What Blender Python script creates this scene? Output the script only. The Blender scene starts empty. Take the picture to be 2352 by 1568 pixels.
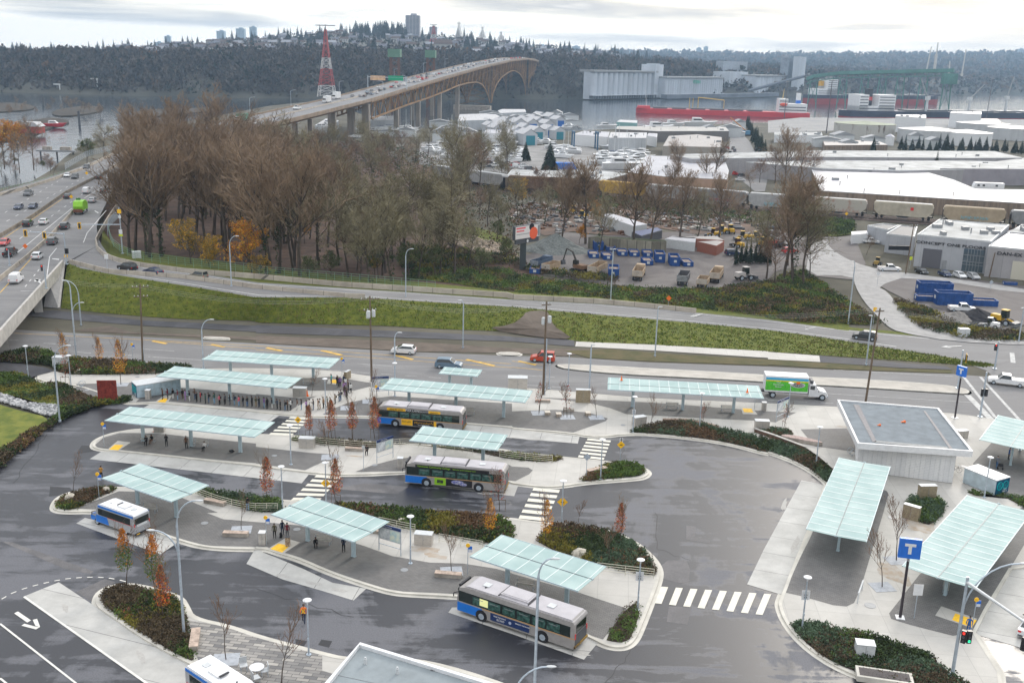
import bpy, math, random
from mathutils import Vector, Matrix
from mathutils.geometry import tessellate_polygon
random.seed(7)
R=random.random
def ru(a,b): return a+(b-a)*R()
PI=math.pi
scene=bpy.context.scene
col=scene.collection
CX,CY=1176,784
F_,PIT,ROL,HC=2345.5,.2689,.02658,50.12
Fw=Vector((0,math.cos(PIT),-math.sin(PIT))); U0=Vector((0,math.sin(PIT),math.cos(PIT))); R0=Vector((1,0,0))
Rt=math.cos(ROL)*R0+math.sin(ROL)*U0; Up=-math.sin(ROL)*R0+math.cos(ROL)*U0
C0=Vector((0,0,HC))
cam=bpy.data.objects.new('camera',bpy.data.cameras.new('camera')); col.objects.link(cam)
cam.matrix_world=Matrix(((Rt.x,Up.x,-Fw.x,0),(Rt.y,Up.y,-Fw.y,0),(Rt.z,Up.z,-Fw.z,HC),(0,0,0,1)))
cam.data.sensor_width=36; cam.data.lens=F_/2352*36; cam.data.clip_start=1; cam.data.clip_end=30000
scene.camera=cam
def ray(p): return Fw+(p[0]-CX)/F_*Rt-(p[1]-CY)/F_*Up
def U(p,z=0.):                       # survey point on a level
    d=ray(p); t=(z-HC)/d.z; return C0+d*t
def UD(p,dist):                      # survey point at a known distance ahead
    d=ray(p); return C0+d*(dist/d.y)
def T(c,r,x,y): return (588*c+x/3.9966,392*r+y/3.9966)
def PP(s):
    o=[];c=None
    for k in s.split():
        if ',' in k:
            x,y=k.split(','); x=float(x);y=float(y)
            o.append((x,y) if c is None else T(c[0],c[1],x,y))
        elif k=='o': c=None
        else: c=(int(k[0]),int(k[1]))
    return o
def chaikin(P,n=2,closed=True):
    for _ in range(n):
        Q=[];N=len(P)
        rng=range(N) if closed else range(N-1)
        if not closed: Q.append(P[0])
        for i in rng:
            a=P[i];b=P[(i+1)%N]
            Q.append(tuple(a[k]*.75+b[k]*.25 for k in range(len(a)))); Q.append(tuple(a[k]*.25+b[k]*.75 for k in range(len(a))))
        if not closed: Q.append(P[-1])
        P=Q
    return P
MATS={}
def mat(name,rgb,rough=.7,metal=0,noise=.0,scale=3.,bump=0,spec=.4,emit=None,es=1,rgb2=None,detail=4,stretch=None,trans=0,coat=0,rough2=None,lo=.35,hi=.65):
    if name in MATS: return MATS[name]
    m=bpy.data.materials.new(name); m.use_nodes=True; nt=m.node_tree; b=nt.nodes['Principled BSDF']
    b.inputs['Base Color'].default_value=(*rgb,1); b.inputs['Roughness'].default_value=rough; b.inputs['Metallic'].default_value=metal
    b.inputs['Specular IOR Level'].default_value=spec
    if coat: b.inputs['Coat Weight'].default_value=coat
    if trans: b.inputs['Transmission Weight'].default_value=trans
    if emit: b.inputs['Emission Color'].default_value=(*emit,1); b.inputs['Emission Strength'].default_value=es
    if noise or rgb2 or bump:
        tc=nt.nodes.new('ShaderNodeTexCoord'); mp=nt.nodes.new('ShaderNodeMapping'); nz=nt.nodes.new('ShaderNodeTexNoise')
        nt.links.new(tc.outputs['Object'],mp.inputs[0]); nt.links.new(mp.outputs[0],nz.inputs['Vector'])
        if stretch: mp.inputs['Scale'].default_value=stretch
        nz.inputs['Scale'].default_value=scale; nz.inputs['Detail'].default_value=detail; nz.inputs['Roughness'].default_value=.6
        cr=nt.nodes.new('ShaderNodeValToRGB'); e=cr.color_ramp.elements
        e[0].position=lo; e[1].position=hi
        c2=rgb2 or tuple(min(1,c*(1+noise)) for c in rgb); c1=rgb if rgb2 else tuple(c*(1-noise) for c in rgb)
        e[0].color=(*c1,1); e[1].color=(*c2,1)
        nt.links.new(nz.outputs['Fac'],cr.inputs[0]); nt.links.new(cr.outputs[0],b.inputs['Base Color'])
        if rough2 is not None:
            mr=nt.nodes.new('ShaderNodeMapRange'); mr.inputs['From Min'].default_value=lo; mr.inputs['From Max'].default_value=hi
            mr.inputs['To Min'].default_value=rough; mr.inputs['To Max'].default_value=rough2
            nt.links.new(nz.outputs['Fac'],mr.inputs[0]); nt.links.new(mr.outputs[0],b.inputs['Roughness'])
        if bump:
            bp=nt.nodes.new('ShaderNodeBump'); bp.inputs['Strength'].default_value=bump; bp.inputs['Distance'].default_value=.3
            nt.links.new(nz.outputs['Fac'],bp.inputs['Height']); nt.links.new(bp.outputs[0],b.inputs['Normal'])
    MATS[name]=m; return m
def asphalt(name,dark,light,stretch,rz=0,lo=.42,hi=.56,scale=.12,speck=.25,streak=0.,r=(.75,.9)):
    """worn or wet asphalt: large streaky patches, fine aggregate, damp areas smoother"""
    m=bpy.data.materials.new(name); m.use_nodes=True; nt=m.node_tree; b=nt.nodes['Principled BSDF']; L=nt.links.new
    tc=nt.nodes.new('ShaderNodeTexCoord'); mp=nt.nodes.new('ShaderNodeMapping'); L(tc.outputs['Object'],mp.inputs[0])
    mp.inputs['Rotation'].default_value=(0,0,rz); mp.inputs['Scale'].default_value=stretch
    n1=nt.nodes.new('ShaderNodeTexNoise'); n1.inputs['Scale'].default_value=scale; n1.inputs['Detail'].default_value=7; n1.inputs['Roughness'].default_value=.68; n1.inputs['Distortion'].default_value=.7
    L(mp.outputs[0],n1.inputs['Vector'])
    mq=nt.nodes.new('ShaderNodeMapping'); L(tc.outputs['Object'],mq.inputs[0]); mq.inputs['Rotation'].default_value=(0,0,rz+.3); mq.inputs['Scale'].default_value=(.12,1,1)
    n3=nt.nodes.new('ShaderNodeTexNoise'); n3.inputs['Scale'].default_value=.55; n3.inputs['Detail'].default_value=6; n3.inputs['Roughness'].default_value=.65; n3.inputs['Distortion'].default_value=.4; L(mq.outputs[0],n3.inputs['Vector'])
    mxn=nt.nodes.new('ShaderNodeMath'); mxn.operation='MULTIPLY_ADD'; mxn.inputs[1].default_value=streak; L(n3.outputs['Fac'],mxn.inputs[0]); ms=nt.nodes.new('ShaderNodeMath'); ms.operation='MULTIPLY_ADD'; ms.inputs[1].default_value=1-streak; L(n1.outputs['Fac'],ms.inputs[0]); L(mxn.outputs[0],ms.inputs[2]); mxn.inputs[2].default_value=0
    cr=nt.nodes.new('ShaderNodeValToRGB'); e=cr.color_ramp.elements; e[0].position=lo; e[1].position=hi; e[0].color=(*dark,1); e[1].color=(*light,1)
    el=cr.color_ramp.elements.new((lo+hi)/2-.02); el.color=(*[a*.75+c*.25 for a,c in zip(dark,light)],1)
    L(ms.outputs[0],cr.inputs[0])
    n2=nt.nodes.new('ShaderNodeTexNoise'); n2.inputs['Scale'].default_value=9; n2.inputs['Detail'].default_value=5; L(tc.outputs['Object'],n2.inputs['Vector'])
    mr=nt.nodes.new('ShaderNodeMapRange'); mr.inputs['From Min'].default_value=.3; mr.inputs['From Max'].default_value=.7; mr.inputs['To Min'].default_value=1-speck; mr.inputs['To Max'].default_value=1+speck
    L(n2.outputs['Fac'],mr.inputs[0])
    mx=nt.nodes.new('ShaderNodeVectorMath'); mx.operation='SCALE'; L(cr.outputs[0],mx.inputs[0]); L(mr.outputs[0],mx.inputs['Scale'])
    L(mx.outputs[0],b.inputs['Base Color'])
    r2=nt.nodes.new('ShaderNodeMapRange'); r2.inputs['From Min'].default_value=lo; r2.inputs['From Max'].default_value=hi; r2.inputs['To Min'].default_value=r[0]; r2.inputs['To Max'].default_value=r[1]; b.inputs['Specular IOR Level'].default_value=.25 if r[0]>.5 else .5
    L(ms.outputs[0],r2.inputs[0]); L(r2.outputs[0],b.inputs['Roughness'])
    MATS[name]=m; return m
def brickmat(name,c1,c2,mortar,scale=1.,bw=.5,rh=.25,rough=.75,rz=0,msz=.02,off=.5,noise=.2):
    """pavers, concrete slabs, panels: brick pattern in true size with blotchy wear"""
    m=bpy.data.materials.new(name); m.use_nodes=True; nt=m.node_tree; b=nt.nodes['Principled BSDF']; L=nt.links.new
    tc=nt.nodes.new('ShaderNodeTexCoord'); mp=nt.nodes.new('ShaderNodeMapping'); L(tc.outputs['Object'],mp.inputs[0]); mp.inputs['Rotation'].default_value=(0,0,rz)
    br=nt.nodes.new('ShaderNodeTexBrick'); L(mp.outputs[0],br.inputs['Vector']); br.offset=off
    br.inputs['Color1'].default_value=(*c1,1); br.inputs['Color2'].default_value=(*c2,1); br.inputs['Mortar'].default_value=(*mortar,1)
    br.inputs['Scale'].default_value=scale; br.inputs['Brick Width'].default_value=bw; br.inputs['Row Height'].default_value=rh; br.inputs['Mortar Size'].default_value=msz; br.inputs['Mortar Smooth'].default_value=.1
    n2=nt.nodes.new('ShaderNodeTexNoise'); n2.inputs['Scale'].default_value=.35; n2.inputs['Detail'].default_value=8; n2.inputs['Roughness'].default_value=.7; L(tc.outputs['Object'],n2.inputs['Vector'])
    mr=nt.nodes.new('ShaderNodeMapRange'); mr.inputs['From Min'].default_value=.3; mr.inputs['From Max'].default_value=.7; mr.inputs['To Min'].default_value=1-noise; mr.inputs['To Max'].default_value=1+noise*.6
    L(n2.outputs['Fac'],mr.inputs[0])
    mx=nt.nodes.new('ShaderNodeVectorMath'); mx.operation='SCALE'; L(br.outputs[0],mx.inputs[0]); L(mr.outputs[0],mx.inputs['Scale']); L(mx.outputs[0],b.inputs['Base Color'])
    b.inputs['Roughness'].default_value=rough; MATS[name]=m; return m
class MB:
    def __init__(s): s.v=[];s.f=[];s.m=[]
    def add(s,vs,fs,m=0):
        n=len(s.v); s.v+= [tuple(v) for v in vs]; s.f+=[tuple(i+n for i in f) for f in fs]; s.m+=[m]*len(fs); return s
    def face(s,pts,m=0): return s.add(pts,[tuple(range(len(pts)))],m)
    def box(s,c,d,rz=0,m=0,top=1.,tilt=None):
        x,y,z=d[0]/2,d[1]/2,d[2]/2; cs,sn=math.cos(rz),math.sin(rz); vs=[]
        for sz in(-1,1):
            k=top if sz>0 else 1
            for sx,sy in((-1,-1),(1,-1),(1,1),(-1,1)):
                a,b=sx*x*k,sy*y*k; vs.append((c[0]+a*cs-b*sn,c[1]+a*sn+b*cs,c[2]+sz*z))
        return s.add(vs,[(3,2,1,0),(4,5,6,7),(0,1,5,4),(1,2,6,5),(2,3,7,6),(3,0,4,7)],m)
    def prism(s,poly,z0,z1,m=0,mt=None,bottom=False):
        """vertical extrusion; poly 2D points; z1 may be a function"""
        n=len(poly); A=sum(poly[i][0]*poly[(i+1)%n][1]-poly[(i+1)%n][0]*poly[i][1] for i in range(n))
        if A<0: poly=poly[::-1]
        zf=z1 if callable(z1) else (lambda x,y:z1)
        b=[(p[0],p[1],z0) for p in poly]; t=[(p[0],p[1],zf(p[0],p[1])) for p in poly]
        s.add(b+t,[(i,(i+1)%n,n+(i+1)%n,n+i) for i in range(n)],m)
        tris=tessellate_polygon([[Vector((p[0],p[1],0)) for p in t]]); k=len(s.v)-n
        for a in tris:
            p0,p1,p2=[t[i] for i in a]
            cr=(p1[0]-p0[0])*(p2[1]-p0[1])-(p1[1]-p0[1])*(p2[0]-p0[0])
            a=a if cr>0 else a[::-1]
            s.f.append(tuple(i+k for i in a)); s.m.append(m if mt is None else mt)
        if bottom: s.add(b,[tuple(range(n-1,-1,-1))],m)
        return s
    def sheet(s,poly,z,m=0):
        zf=z if callable(z) else (lambda p:z)
        t=[(p[0],p[1],zf(p)) for p in poly]; k=len(s.v); s.v+=t
        for a in tessellate_polygon([[Vector((p[0],p[1],0)) for p in t]]):
            p0,p1,p2=[t[i] for i in a]
            cr=(p1[0]-p0[0])*(p2[1]-p0[1])-(p1[1]-p0[1])*(p2[0]-p0[0])
            a=a if cr>0 else a[::-1]
            s.f.append(tuple(i+k for i in a)); s.m.append(m)
        return s
    def strip(s,A,B,m=0,closed=False):
        n=min(len(A),len(B)); k=len(s.v); s.v+=[tuple(p) for p in A[:n]]+[tuple(p) for p in B[:n]]
        for i in range(n if closed else n-1):
            j=(i+1)%n; s.f.append((k+i,k+j,k+n+j,k+n+i)); s.m.append(m)
        return s
    def tube(s,a,b,r0,r1=None,n=6,m=0,caps=True):
        a=Vector(a);b=Vector(b); r1=r0 if r1 is None else r1; d=b-a
        if d.length<1e-6: return s
        d.normalize(); x=d.orthogonal().normalized(); y=d.cross(x); vs=[]
        for c,r in((a,r0),(b,r1)):
            for i in range(n):
                t=2*PI*i/n; vs.append(c+x*(r*math.cos(t))+y*(r*math.sin(t)))
        fs=[(i,(i+1)%n,n+(i+1)%n,n+i) for i in range(n)]
        if caps: fs+=[tuple(range(n-1,-1,-1)),tuple(range(n,2*n))]
        return s.add(vs,fs,m)
    def path(s,P,r,n=6,m=0):
        for i in range(len(P)-1):
            ra=r[i] if isinstance(r,list) else r; rb=r[i+1] if isinstance(r,list) else r
            s.tube(P[i],P[i+1],ra,rb,n,m)
        return s
    def lathe(s,prof,c=(0,0,0),n=16,m=0,axis=2):
        vs=[]
        for r,z in prof:
            for i in range(n):
                t=2*PI*i/n; p=[r*math.cos(t),r*math.sin(t),z]
                if axis==1: p=[p[0],p[2],p[1]]
                if axis==0: p=[p[2],p[0],p[1]]
                vs.append((c[0]+p[0],c[1]+p[1],c[2]+p[2]))
        fs=[]
        for k in range(len(prof)-1):
            for i in range(n):
                f=(k*n+i,k*n+(i+1)%n,(k+1)*n+(i+1)%n,(k+1)*n+i); fs.append(f if axis!=1 else f[::-1])
        fs+=[tuple(range(n-1,-1,-1)),tuple(range((len(prof)-1)*n,len(prof)*n))]
        return s.add(vs,fs,m)
    def ell(s,c,r,nu=8,nv=5,m=0):
        prof=[]; vs=[(c[0],c[1],c[2]-r[2])]
        for j in range(1,nv):
            a=-PI/2+PI*j/nv
            for i in range(nu):
                t=2*PI*i/nu; vs.append((c[0]+r[0]*math.cos(a)*math.cos(t),c[1]+r[1]*math.cos(a)*math.sin(t),c[2]+r[2]*math.sin(a)))
        vs.append((c[0],c[1],c[2]+r[2])); fs=[]; e=len(vs)-1
        for i in range(nu):
            fs.append((0,1+(i+1)%nu,1+i)); b=1+(nv-2)*nu; fs.append((e,b+i,b+(i+1)%nu))
            for j in range(nv-2):
                q=1+j*nu; fs.append((q+i,q+(i+1)%nu,q+nu+(i+1)%nu,q+nu+i))
        return s.add(vs,fs,m)
    def prof(s,P,w0,w1,m=0,axis='y',wtop=None):
        """side profile polygon in x,z extruded across y from w0 to w1; wtop: function z->half width scale"""
        k=(lambda z:1) if wtop is None else wtop
        n=len(P); a=[(p[0],w0*k(p[1]),p[1]) for p in P]; b=[(p[0],w1*k(p[1]),p[1]) for p in P]
        A=sum(P[i][0]*P[(i+1)%n][1]-P[(i+1)%n][0]*P[i][1] for i in range(n))
        fs=[(i,(i+1)%n,n+(i+1)%n,n+i) for i in range(n)]+[tuple(range(n-1,-1,-1)),tuple(range(n,2*n))]
        if A>0: fs=[f[::-1] for f in fs]
        if w0>w1: fs=[f[::-1] for f in fs]
        return s.add(a+b,[f[::-1] for f in fs],m)
    def mesh(s,name,mats,smooth=False):
        me=bpy.data.meshes.new(name); me.from_pydata(s.v,[],s.f)
        for m in mats: me.materials.append(m)
        if len(mats)>1: me.polygons.foreach_set('material_index',s.m)
        if smooth: me.polygons.foreach_set('use_smooth',[True]*len(me.polygons))
        me.update(); return me
CH={}
def link(name,me,parent=None,loc=(0,0,0),rz=0):
    o=bpy.data.objects.new(name,me); col.objects.link(o); o.location=loc; o.rotation_euler=(0,0,rz)
    CH[o]=[]
    if parent is not None: o.parent=parent; CH[parent].append(o)
    return o
def put(mb,name,mats,parent=None,loc=(0,0,0),rz=0,smooth=False,label=None):
    o=link(name,mb.mesh(name,mats if isinstance(mats,(list,tuple)) else [mats],smooth),parent,loc,rz)
    if label: o['label']=label
    return o
def tag(o,label,cat,group=None):
    o['label']=label; o['category']=cat
    if group: o['group']=group
    return o
def thing(name,label,cat,loc=(0,0,0),rz=0,group=None):
    return tag(link(name,None,None,loc,rz),label,cat,group)
def single(mb,name,label,cat,mats,loc=(0,0,0),rz=0,group=None,smooth=False):
    return tag(put(mb,name,mats,None,loc,rz,smooth),label,cat,group)
def struct(mb,name,mats,kind='structure',smooth=False,loc=(0,0,0)):
    o=put(mb,name,mats,None,loc,0,smooth); o['kind']=kind; return o
def dup(o,loc,rz=0,label=None,group=None,scale=None,mats=None,parent=None,top=True):
    c=o.copy(); col.objects.link(c); CH[c]=[]
    if top:
        c.location=loc; c.rotation_euler=(0,0,rz)
        if scale: c.scale=scale if isinstance(scale,(tuple,list)) else (scale,)*3
        if label: c['label']=label
        if group: c['group']=group
    else: c.parent=parent; CH[parent].append(c)
    if mats and o.data:
        key=o.name.split('.')[0]
        if key in mats:
            ml=mats[key]; ml=ml if isinstance(ml,(list,tuple)) else [ml]
            for i,mm in enumerate(ml):
                if mm and i<len(c.material_slots): c.material_slots[i].link='OBJECT'; c.material_slots[i].material=mm
    for ch in CH[o]: dup(ch,None,mats=mats,parent=c,top=False)
    return c
def recolor(o,mats):
    if o.data:
        key=o.name.split('.')[0]
        if key in mats:
            ml=mats[key]; ml=ml if isinstance(ml,(list,tuple)) else [ml]
            for i,mm in enumerate(ml):
                if mm: o.material_slots[i].link='OBJECT'; o.material_slots[i].material=mm
    for c in CH[o]: recolor(c,mats)
class Proto:
    """first use moves the built thing itself, later uses copy it"""
    def __init__(s,build): s.build=build; s.o=None; s.used=False
    def at(s,loc,rz=0,label=None,group=None,scale=None,mats=None,name=None):
        if s.o is None: s.o=s.build()
        if not s.used:
            s.used=True; s.first=(mats,)
            o=s.o; o.location=loc; o.rotation_euler=(0,0,rz)
            if scale: o.scale=scale if isinstance(scale,(tuple,list)) else (scale,)*3
            if label: o['label']=label
            if group: o['group']=group
            if mats: recolor(o,mats)
            return o
        return dup(s.o,loc,rz,label,group,scale or 1.,mats)
def textmesh(s,size,mat_,name='lettering',parent=None,M=None,depth=.01,bold=0.0,align='CENTER',squash=1.):
    cu=bpy.data.curves.new('t','FONT'); cu.body=s; cu.size=size; cu.align_x=align; cu.align_y='CENTER'; cu.extrude=depth; cu.offset=bold; cu.resolution_u=3
    o=bpy.data.objects.new('t',cu); col.objects.link(o)
    bpy.context.view_layer.update()
    me=bpy.data.meshes.new_from_object(o.evaluated_get(bpy.context.evaluated_depsgraph_get()))
    bpy.data.objects.remove(o); bpy.data.curves.remove(cu)
    if M is not None: me.transform(M@Matrix.Diagonal((squash,1,1,1)))
    me.materials.clear(); me.materials.append(mat_)
    return link(name,me,parent)
def facing(x,y,z,rz): # text plane: upright, reading along direction rz, facing -normal side
    return Matrix.Translation((x,y,z))@Matrix.Rotation(rz,4,'Z')@Matrix.Rotation(PI/2,4,'X')
white=mat('white_paint',(.64,.65,.66),.45,noise=.06,scale=2)
steel=mat('galvanised_steel',(.42,.48,.54),.45,.35,noise=.12,scale=3)
palest=mat('pale_blue_steel',(.42,.52,.56),.45,.1,noise=.06)
dark=mat('black_paint',(.02,.02,.024),.4)
dgrey=mat('dark_grey_paint',(.08,.085,.095),.5,noise=.15)
mgrey=mat('mid_grey_paint',(.25,.26,.27),.5,noise=.1)
lgrey=mat('light_grey_paint',(.5,.52,.53),.5,noise=.08)
yellow=mat('yellow_paint',(.85,.48,.02),.5,noise=.08)
orange=mat('orange_paint',(.8,.16,.02),.5)
red=mat('red_paint',(.62,.03,.03),.4)
blue=mat('blue_paint',(.02,.14,.55),.4,noise=.05)
navy=mat('navy_paint',(.015,.035,.12),.45,noise=.2)
green=mat('green_paint',(.05,.4,.03),.5)
teal=mat('teal_paint',(.03,.42,.45),.5)
rubber=mat('rubber',(.015,.015,.016),.85)
glass=mat('vehicle_glass',(.015,.022,.025),.08,spec=.9)
glasspale=mat('window_glass',(.07,.10,.12),.1,spec=.9)
stainless=mat('brushed_metal',(.5,.47,.43),.38,.4,noise=.15,scale=2,stretch=(1,1,6))
wood=mat('bench_timber',(.30,.22,.17),.75,noise=.25,scale=4,stretch=(8,1,1))
polewood=mat('pole_timber',(.13,.095,.065),.9,noise=.35,scale=2,stretch=(6,6,.4))
concrete=mat('concrete',(.40,.385,.36),.85,noise=.16,scale=.6,detail=8)
oldconc=mat('weathered_concrete',(.30,.27,.235),.9,noise=.3,scale=.9,detail=9)
redl=mat('red_lamp',(.6,.02,.02),.4,emit=(1,.05,.03),es=1.5)
grnl=mat('green_lamp',(.02,.6,.3),.4,emit=(.05,1,.45),es=1.5)
skyb=mat('ultramarine',(.01,.06,.3),.5)
w=bpy.data.worlds.new('World'); scene.world=w; w.use_nodes=True; nt=w.node_tree; nt.nodes.clear(); L=nt.links.new
out=nt.nodes.new('ShaderNodeOutputWorld'); bg=nt.nodes.new('ShaderNodeBackground'); sky=nt.nodes.new('ShaderNodeTexSky')
SUNEL,SUNAZ=math.radians(26),math.radians(28)    # azimuth east of the view direction (+Y)
sky.sky_type='NISHITA'; sky.sun_disc=False; sky.sun_elevation=SUNEL; sky.sun_rotation=SUNAZ; sky.air_density=1.2; sky.dust_density=3
tc=nt.nodes.new('ShaderNodeTexCoord'); sep=nt.nodes.new('ShaderNodeSeparateXYZ'); L(tc.outputs['Generated'],sep.inputs[0])
mp=nt.nodes.new('ShaderNodeMapping'); mp.inputs['Scale'].default_value=(2.6,2.6,30); mp.inputs['Location'].default_value=(.9,.35,.32); L(tc.outputs['Generated'],mp.inputs[0])
nz=nt.nodes.new('ShaderNodeTexNoise'); nz.inputs['Scale'].default_value=1.25; nz.inputs['Detail'].default_value=6; nz.inputs['Roughness'].default_value=.52; nz.inputs['Distortion'].default_value=.35; L(mp.outputs[0],nz.inputs['Vector'])
add=nt.nodes.new('ShaderNodeMath'); add.operation='MULTIPLY_ADD'; add.inputs[1].default_value=4.2; L(sep.outputs['Z'],add.inputs[0]); ax=nt.nodes.new('ShaderNodeMath'); ax.operation='MULTIPLY_ADD'; ax.inputs[1].default_value=.10; L(sep.outputs['X'],ax.inputs[0]); L(nz.outputs['Fac'],ax.inputs[2]); L(ax.outputs[0],add.inputs[2])
cr=nt.nodes.new('ShaderNodeValToRGB'); e=cr.color_ramp.elements
e[0].position=.62; e[0].color=(14,13,11.4,1); e[1].position=.79; e[1].color=(5.3,5.4,5.6,1)
k=cr.color_ramp.elements.new(.68); k.color=(10.4,9.8,8.7,1)
k=cr.color_ramp.elements.new(.74); k.color=(7.2,7.05,6.7,1)
k=cr.color_ramp.elements.new(.87); k.color=(12.5,12,11.2,1)
k=cr.color_ramp.elements.new(1.0); k.color=(8.,8.1,8.3,1)
L(add.outputs[0],cr.inputs[0])
zb=nt.nodes.new('ShaderNodeMapRange'); zb.inputs['From Min'].default_value=.25; zb.inputs['From Max'].default_value=.9; zb.inputs['To Min'].default_value=1.; zb.inputs['To Max'].default_value=2.2
L(sep.outputs['Z'],zb.inputs[0])
sc=nt.nodes.new('ShaderNodeVectorMath'); sc.operation='SCALE'; L(cr.outputs[0],sc.inputs[0]); L(zb.outputs[0],sc.inputs['Scale'])
mx=nt.nodes.new('ShaderNodeMix'); mx.data_type='RGBA'; mx.inputs[0].default_value=.88; L(sky.outputs[0],mx.inputs[6]); L(sc.outputs[0],mx.inputs[7])
L(mx.outputs[2],bg.inputs[0]); bg.inputs[1].default_value=.118; L(bg.outputs[0],out.inputs[0])
sl=bpy.data.lights.new('sun','SUN'); sl.energy=2.0; sl.angle=math.radians(14); sl.color=(1,.93,.84)
so=bpy.data.objects.new('sun',sl); col.objects.link(so)
dv=Vector((math.sin(SUNAZ)*math.cos(SUNEL),math.cos(SUNAZ)*math.cos(SUNEL),math.sin(SUNEL)))
so.rotation_euler=dv.to_track_quat('Z','Y').to_euler(); so.location=(0,0,200)
scene.view_settings.view_transform='Standard'; scene.view_settings.look='None'; scene.view_settings.exposure=.06; scene.view_settings.gamma=1
scene.render.engine='CYCLES'
scene.cycles.max_bounces=5; scene.cycles.diffuse_bounces=2; scene.cycles.glossy_bounces=2; scene.cycles.transmission_bounces=2; scene.cycles.volume_bounces=0; scene.cycles.transparent_max_bounces=8
M_bus=asphalt('bus_lane_asphalt',(.024,.025,.031),(.106,.108,.121),(1,.6,1),.15,lo=.497,hi=.54,scale=.075,streak=.4,r=(.38,.75))
M_road=asphalt('road_asphalt',(.15,.148,.15),(.215,.212,.21),(.25,1,1),-.05,lo=.35,hi=.65,scale=.2,speck=.12)
M_path=asphalt('path_asphalt',(.05,.05,.056),(.08,.08,.088),(1,1,1),0,scale=.1,speck=.15)
M_conc=brickmat('concrete_slabs',(.40,.385,.355),(.44,.425,.395),(.30,.29,.27),bw=3.,rh=3.,rz=.1,msz=.02,off=0,noise=.12)
M_pad=brickmat('concrete_bus_pad',(.40,.395,.375),(.44,.435,.415),(.16,.155,.15),bw=4.3,rh=40,rz=.13,msz=.035,off=0,noise=.22)
M_pad2=brickmat('concrete_bus_pad_b',(.40,.395,.375),(.44,.435,.415),(.16,.155,.15),bw=40,rh=4.3,rz=.33,msz=.035,off=0,noise=.22)
M_pav=brickmat('grey_pavers',(.13,.125,.122),(.165,.16,.155),(.08,.078,.075),bw=.4,rh=.2,msz=.02,rz=.2)
M_pavm=brickmat('mottled_pavers',(.13,.128,.13),(.36,.34,.31),(.09,.088,.085),bw=1.1,rh=.42,msz=.03,rz=.15)
M_kerb=mat('kerb_concrete',(.50,.48,.43),.85,noise=.12,scale=.5)
M_soil=mat('planting_soil',(.022,.015,.012),1,rgb2=(.05,.035,.025),scale=2,bump=.4)
M_grass=mat('grass',(.045,.065,.006),1,rgb2=(.125,.135,.014),scale=.9,detail=12,bump=1.,lo=.3,hi=.7)
M_grass2=mat('dull_grass',(.06,.062,.022),1,rgb2=(.105,.085,.04),scale=.3,detail=9,bump=.5)
M_litter=mat('leaf_litter',(.045,.028,.020),1,rgb2=(.10,.06,.042),scale=.25,detail=10,bump=.5)
M_dirt=mat('bare_soil',(.085,.068,.055),1,rgb2=(.13,.105,.085),scale=.3,detail=9,bump=.4)
M_yard=asphalt('yard_gravel',(.075,.066,.066),(.14,.128,.122),(1,1,1),0,scale=.06,speck=.3)
M_land=mat('land',(.045,.042,.028),1,rgb2=(.11,.10,.075),scale=.035,detail=12,bump=.3)
M_mark=mat('marking_white',(.62,.61,.57),.7,noise=.10,scale=1.5,detail=8)
M_markw=mat('marking_worn',(.42,.42,.41),.8,noise=.25,scale=1.5,detail=8)
M_marky=mat('marking_yellow',(.55,.34,.06),.7,noise=.3,scale=1,detail=8)
M_bars=mat('crosswalk_paint',(.60,.58,.50),.65,noise=.08,scale=1.2,detail=8)
M_tact=mat('tactile_yellow',(.85,.50,.03),.7,noise=.12)
def W(s,z=0.,sm=0):
    P=PP(s) if isinstance(s,str) else s
    if sm: P=chaikin(P,sm)
    return [tuple(U(p,z))[:2] for p in P]
def Wo(s,z=0.,sm=0):
    P=PP(s) if isinstance(s,str) else s
    if sm: P=chaikin(P,sm,False)
    return [tuple(U(p,z)) for p in P]
def inset(P,d,closed=True):
    """offset a 2D polyline sideways by d (left positive)"""
    n=len(P);o=[]
    for i in range(n):
        a=P[(i-1)%n] if closed or i>0 else P[i]; b=P[(i+1)%n] if closed or i<n-1 else P[i]
        dx,dy=b[0]-a[0],b[1]-a[1]; l=math.hypot(dx,dy) or 1; o.append((P[i][0]-dy/l*d,P[i][1]+dx/l*d))
    return o
def ccw(P):
    A=sum(P[i][0]*P[(i+1)%len(P)][1]-P[(i+1)%len(P)][0]*P[i][1] for i in range(len(P)))
    return P if A>0 else P[::-1]
def island(s,name='pavement',z=.15,sm=2,m=None,kerb=True):
    P=ccw(W(s,z,sm)); struct(MB().prism(P,-.05,z),name,[m or M_conc])
    if kerb:
        mb=MB(); A=inset(P,.28); B=inset(P,-.04)
        mb.strip([(x,y,z+.02) for x,y in B],[(x,y,z+.02) for x,y in A],closed=True)
        mb.strip([(x,y,-.02) for x,y in B],[(x,y,z+.02) for x,y in B],closed=True)
        G=inset(P,-.42); mb.strip([(x,y,.012) for x,y in G],[(x,y,.012) for x,y in B],closed=True)
        struct(mb,'kerb',[M_kerb])
    return P
def sheet(s,name,m,z=.004,sm=0,kind='structure'):
    P=W(s,z,sm); return struct(MB().sheet(P,z),name,[m],kind)
ZR=lambda x: 5.4*(1-min(1,max(0,(x-330)/1500.)))     # height of the ramp road along the picture
land=PP('o -500,620 -60,470 0,432 70,418 115,392 150,360 185,335 235,318 300,300 420,282 520,262 620,243 700,235 780,246 860,272 925,292 1045,301 1290,303 1350,299 1480,293 1600,287 1700,283 1880,279 2100,279 2352,281 3000,292')
Lp=[tuple(U(p,0))[:2] for p in land]+[(900,-200),(-900,-200)]
lm=MB().sheet(Lp,-.05); lm.strip([(x,y,-.05) for x,y in Lp[:len(land)]],[(x*1.002,y*1.004,-6) for x,y in Lp[:len(land)]])
struct(lm,'ground',[M_land])
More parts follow.
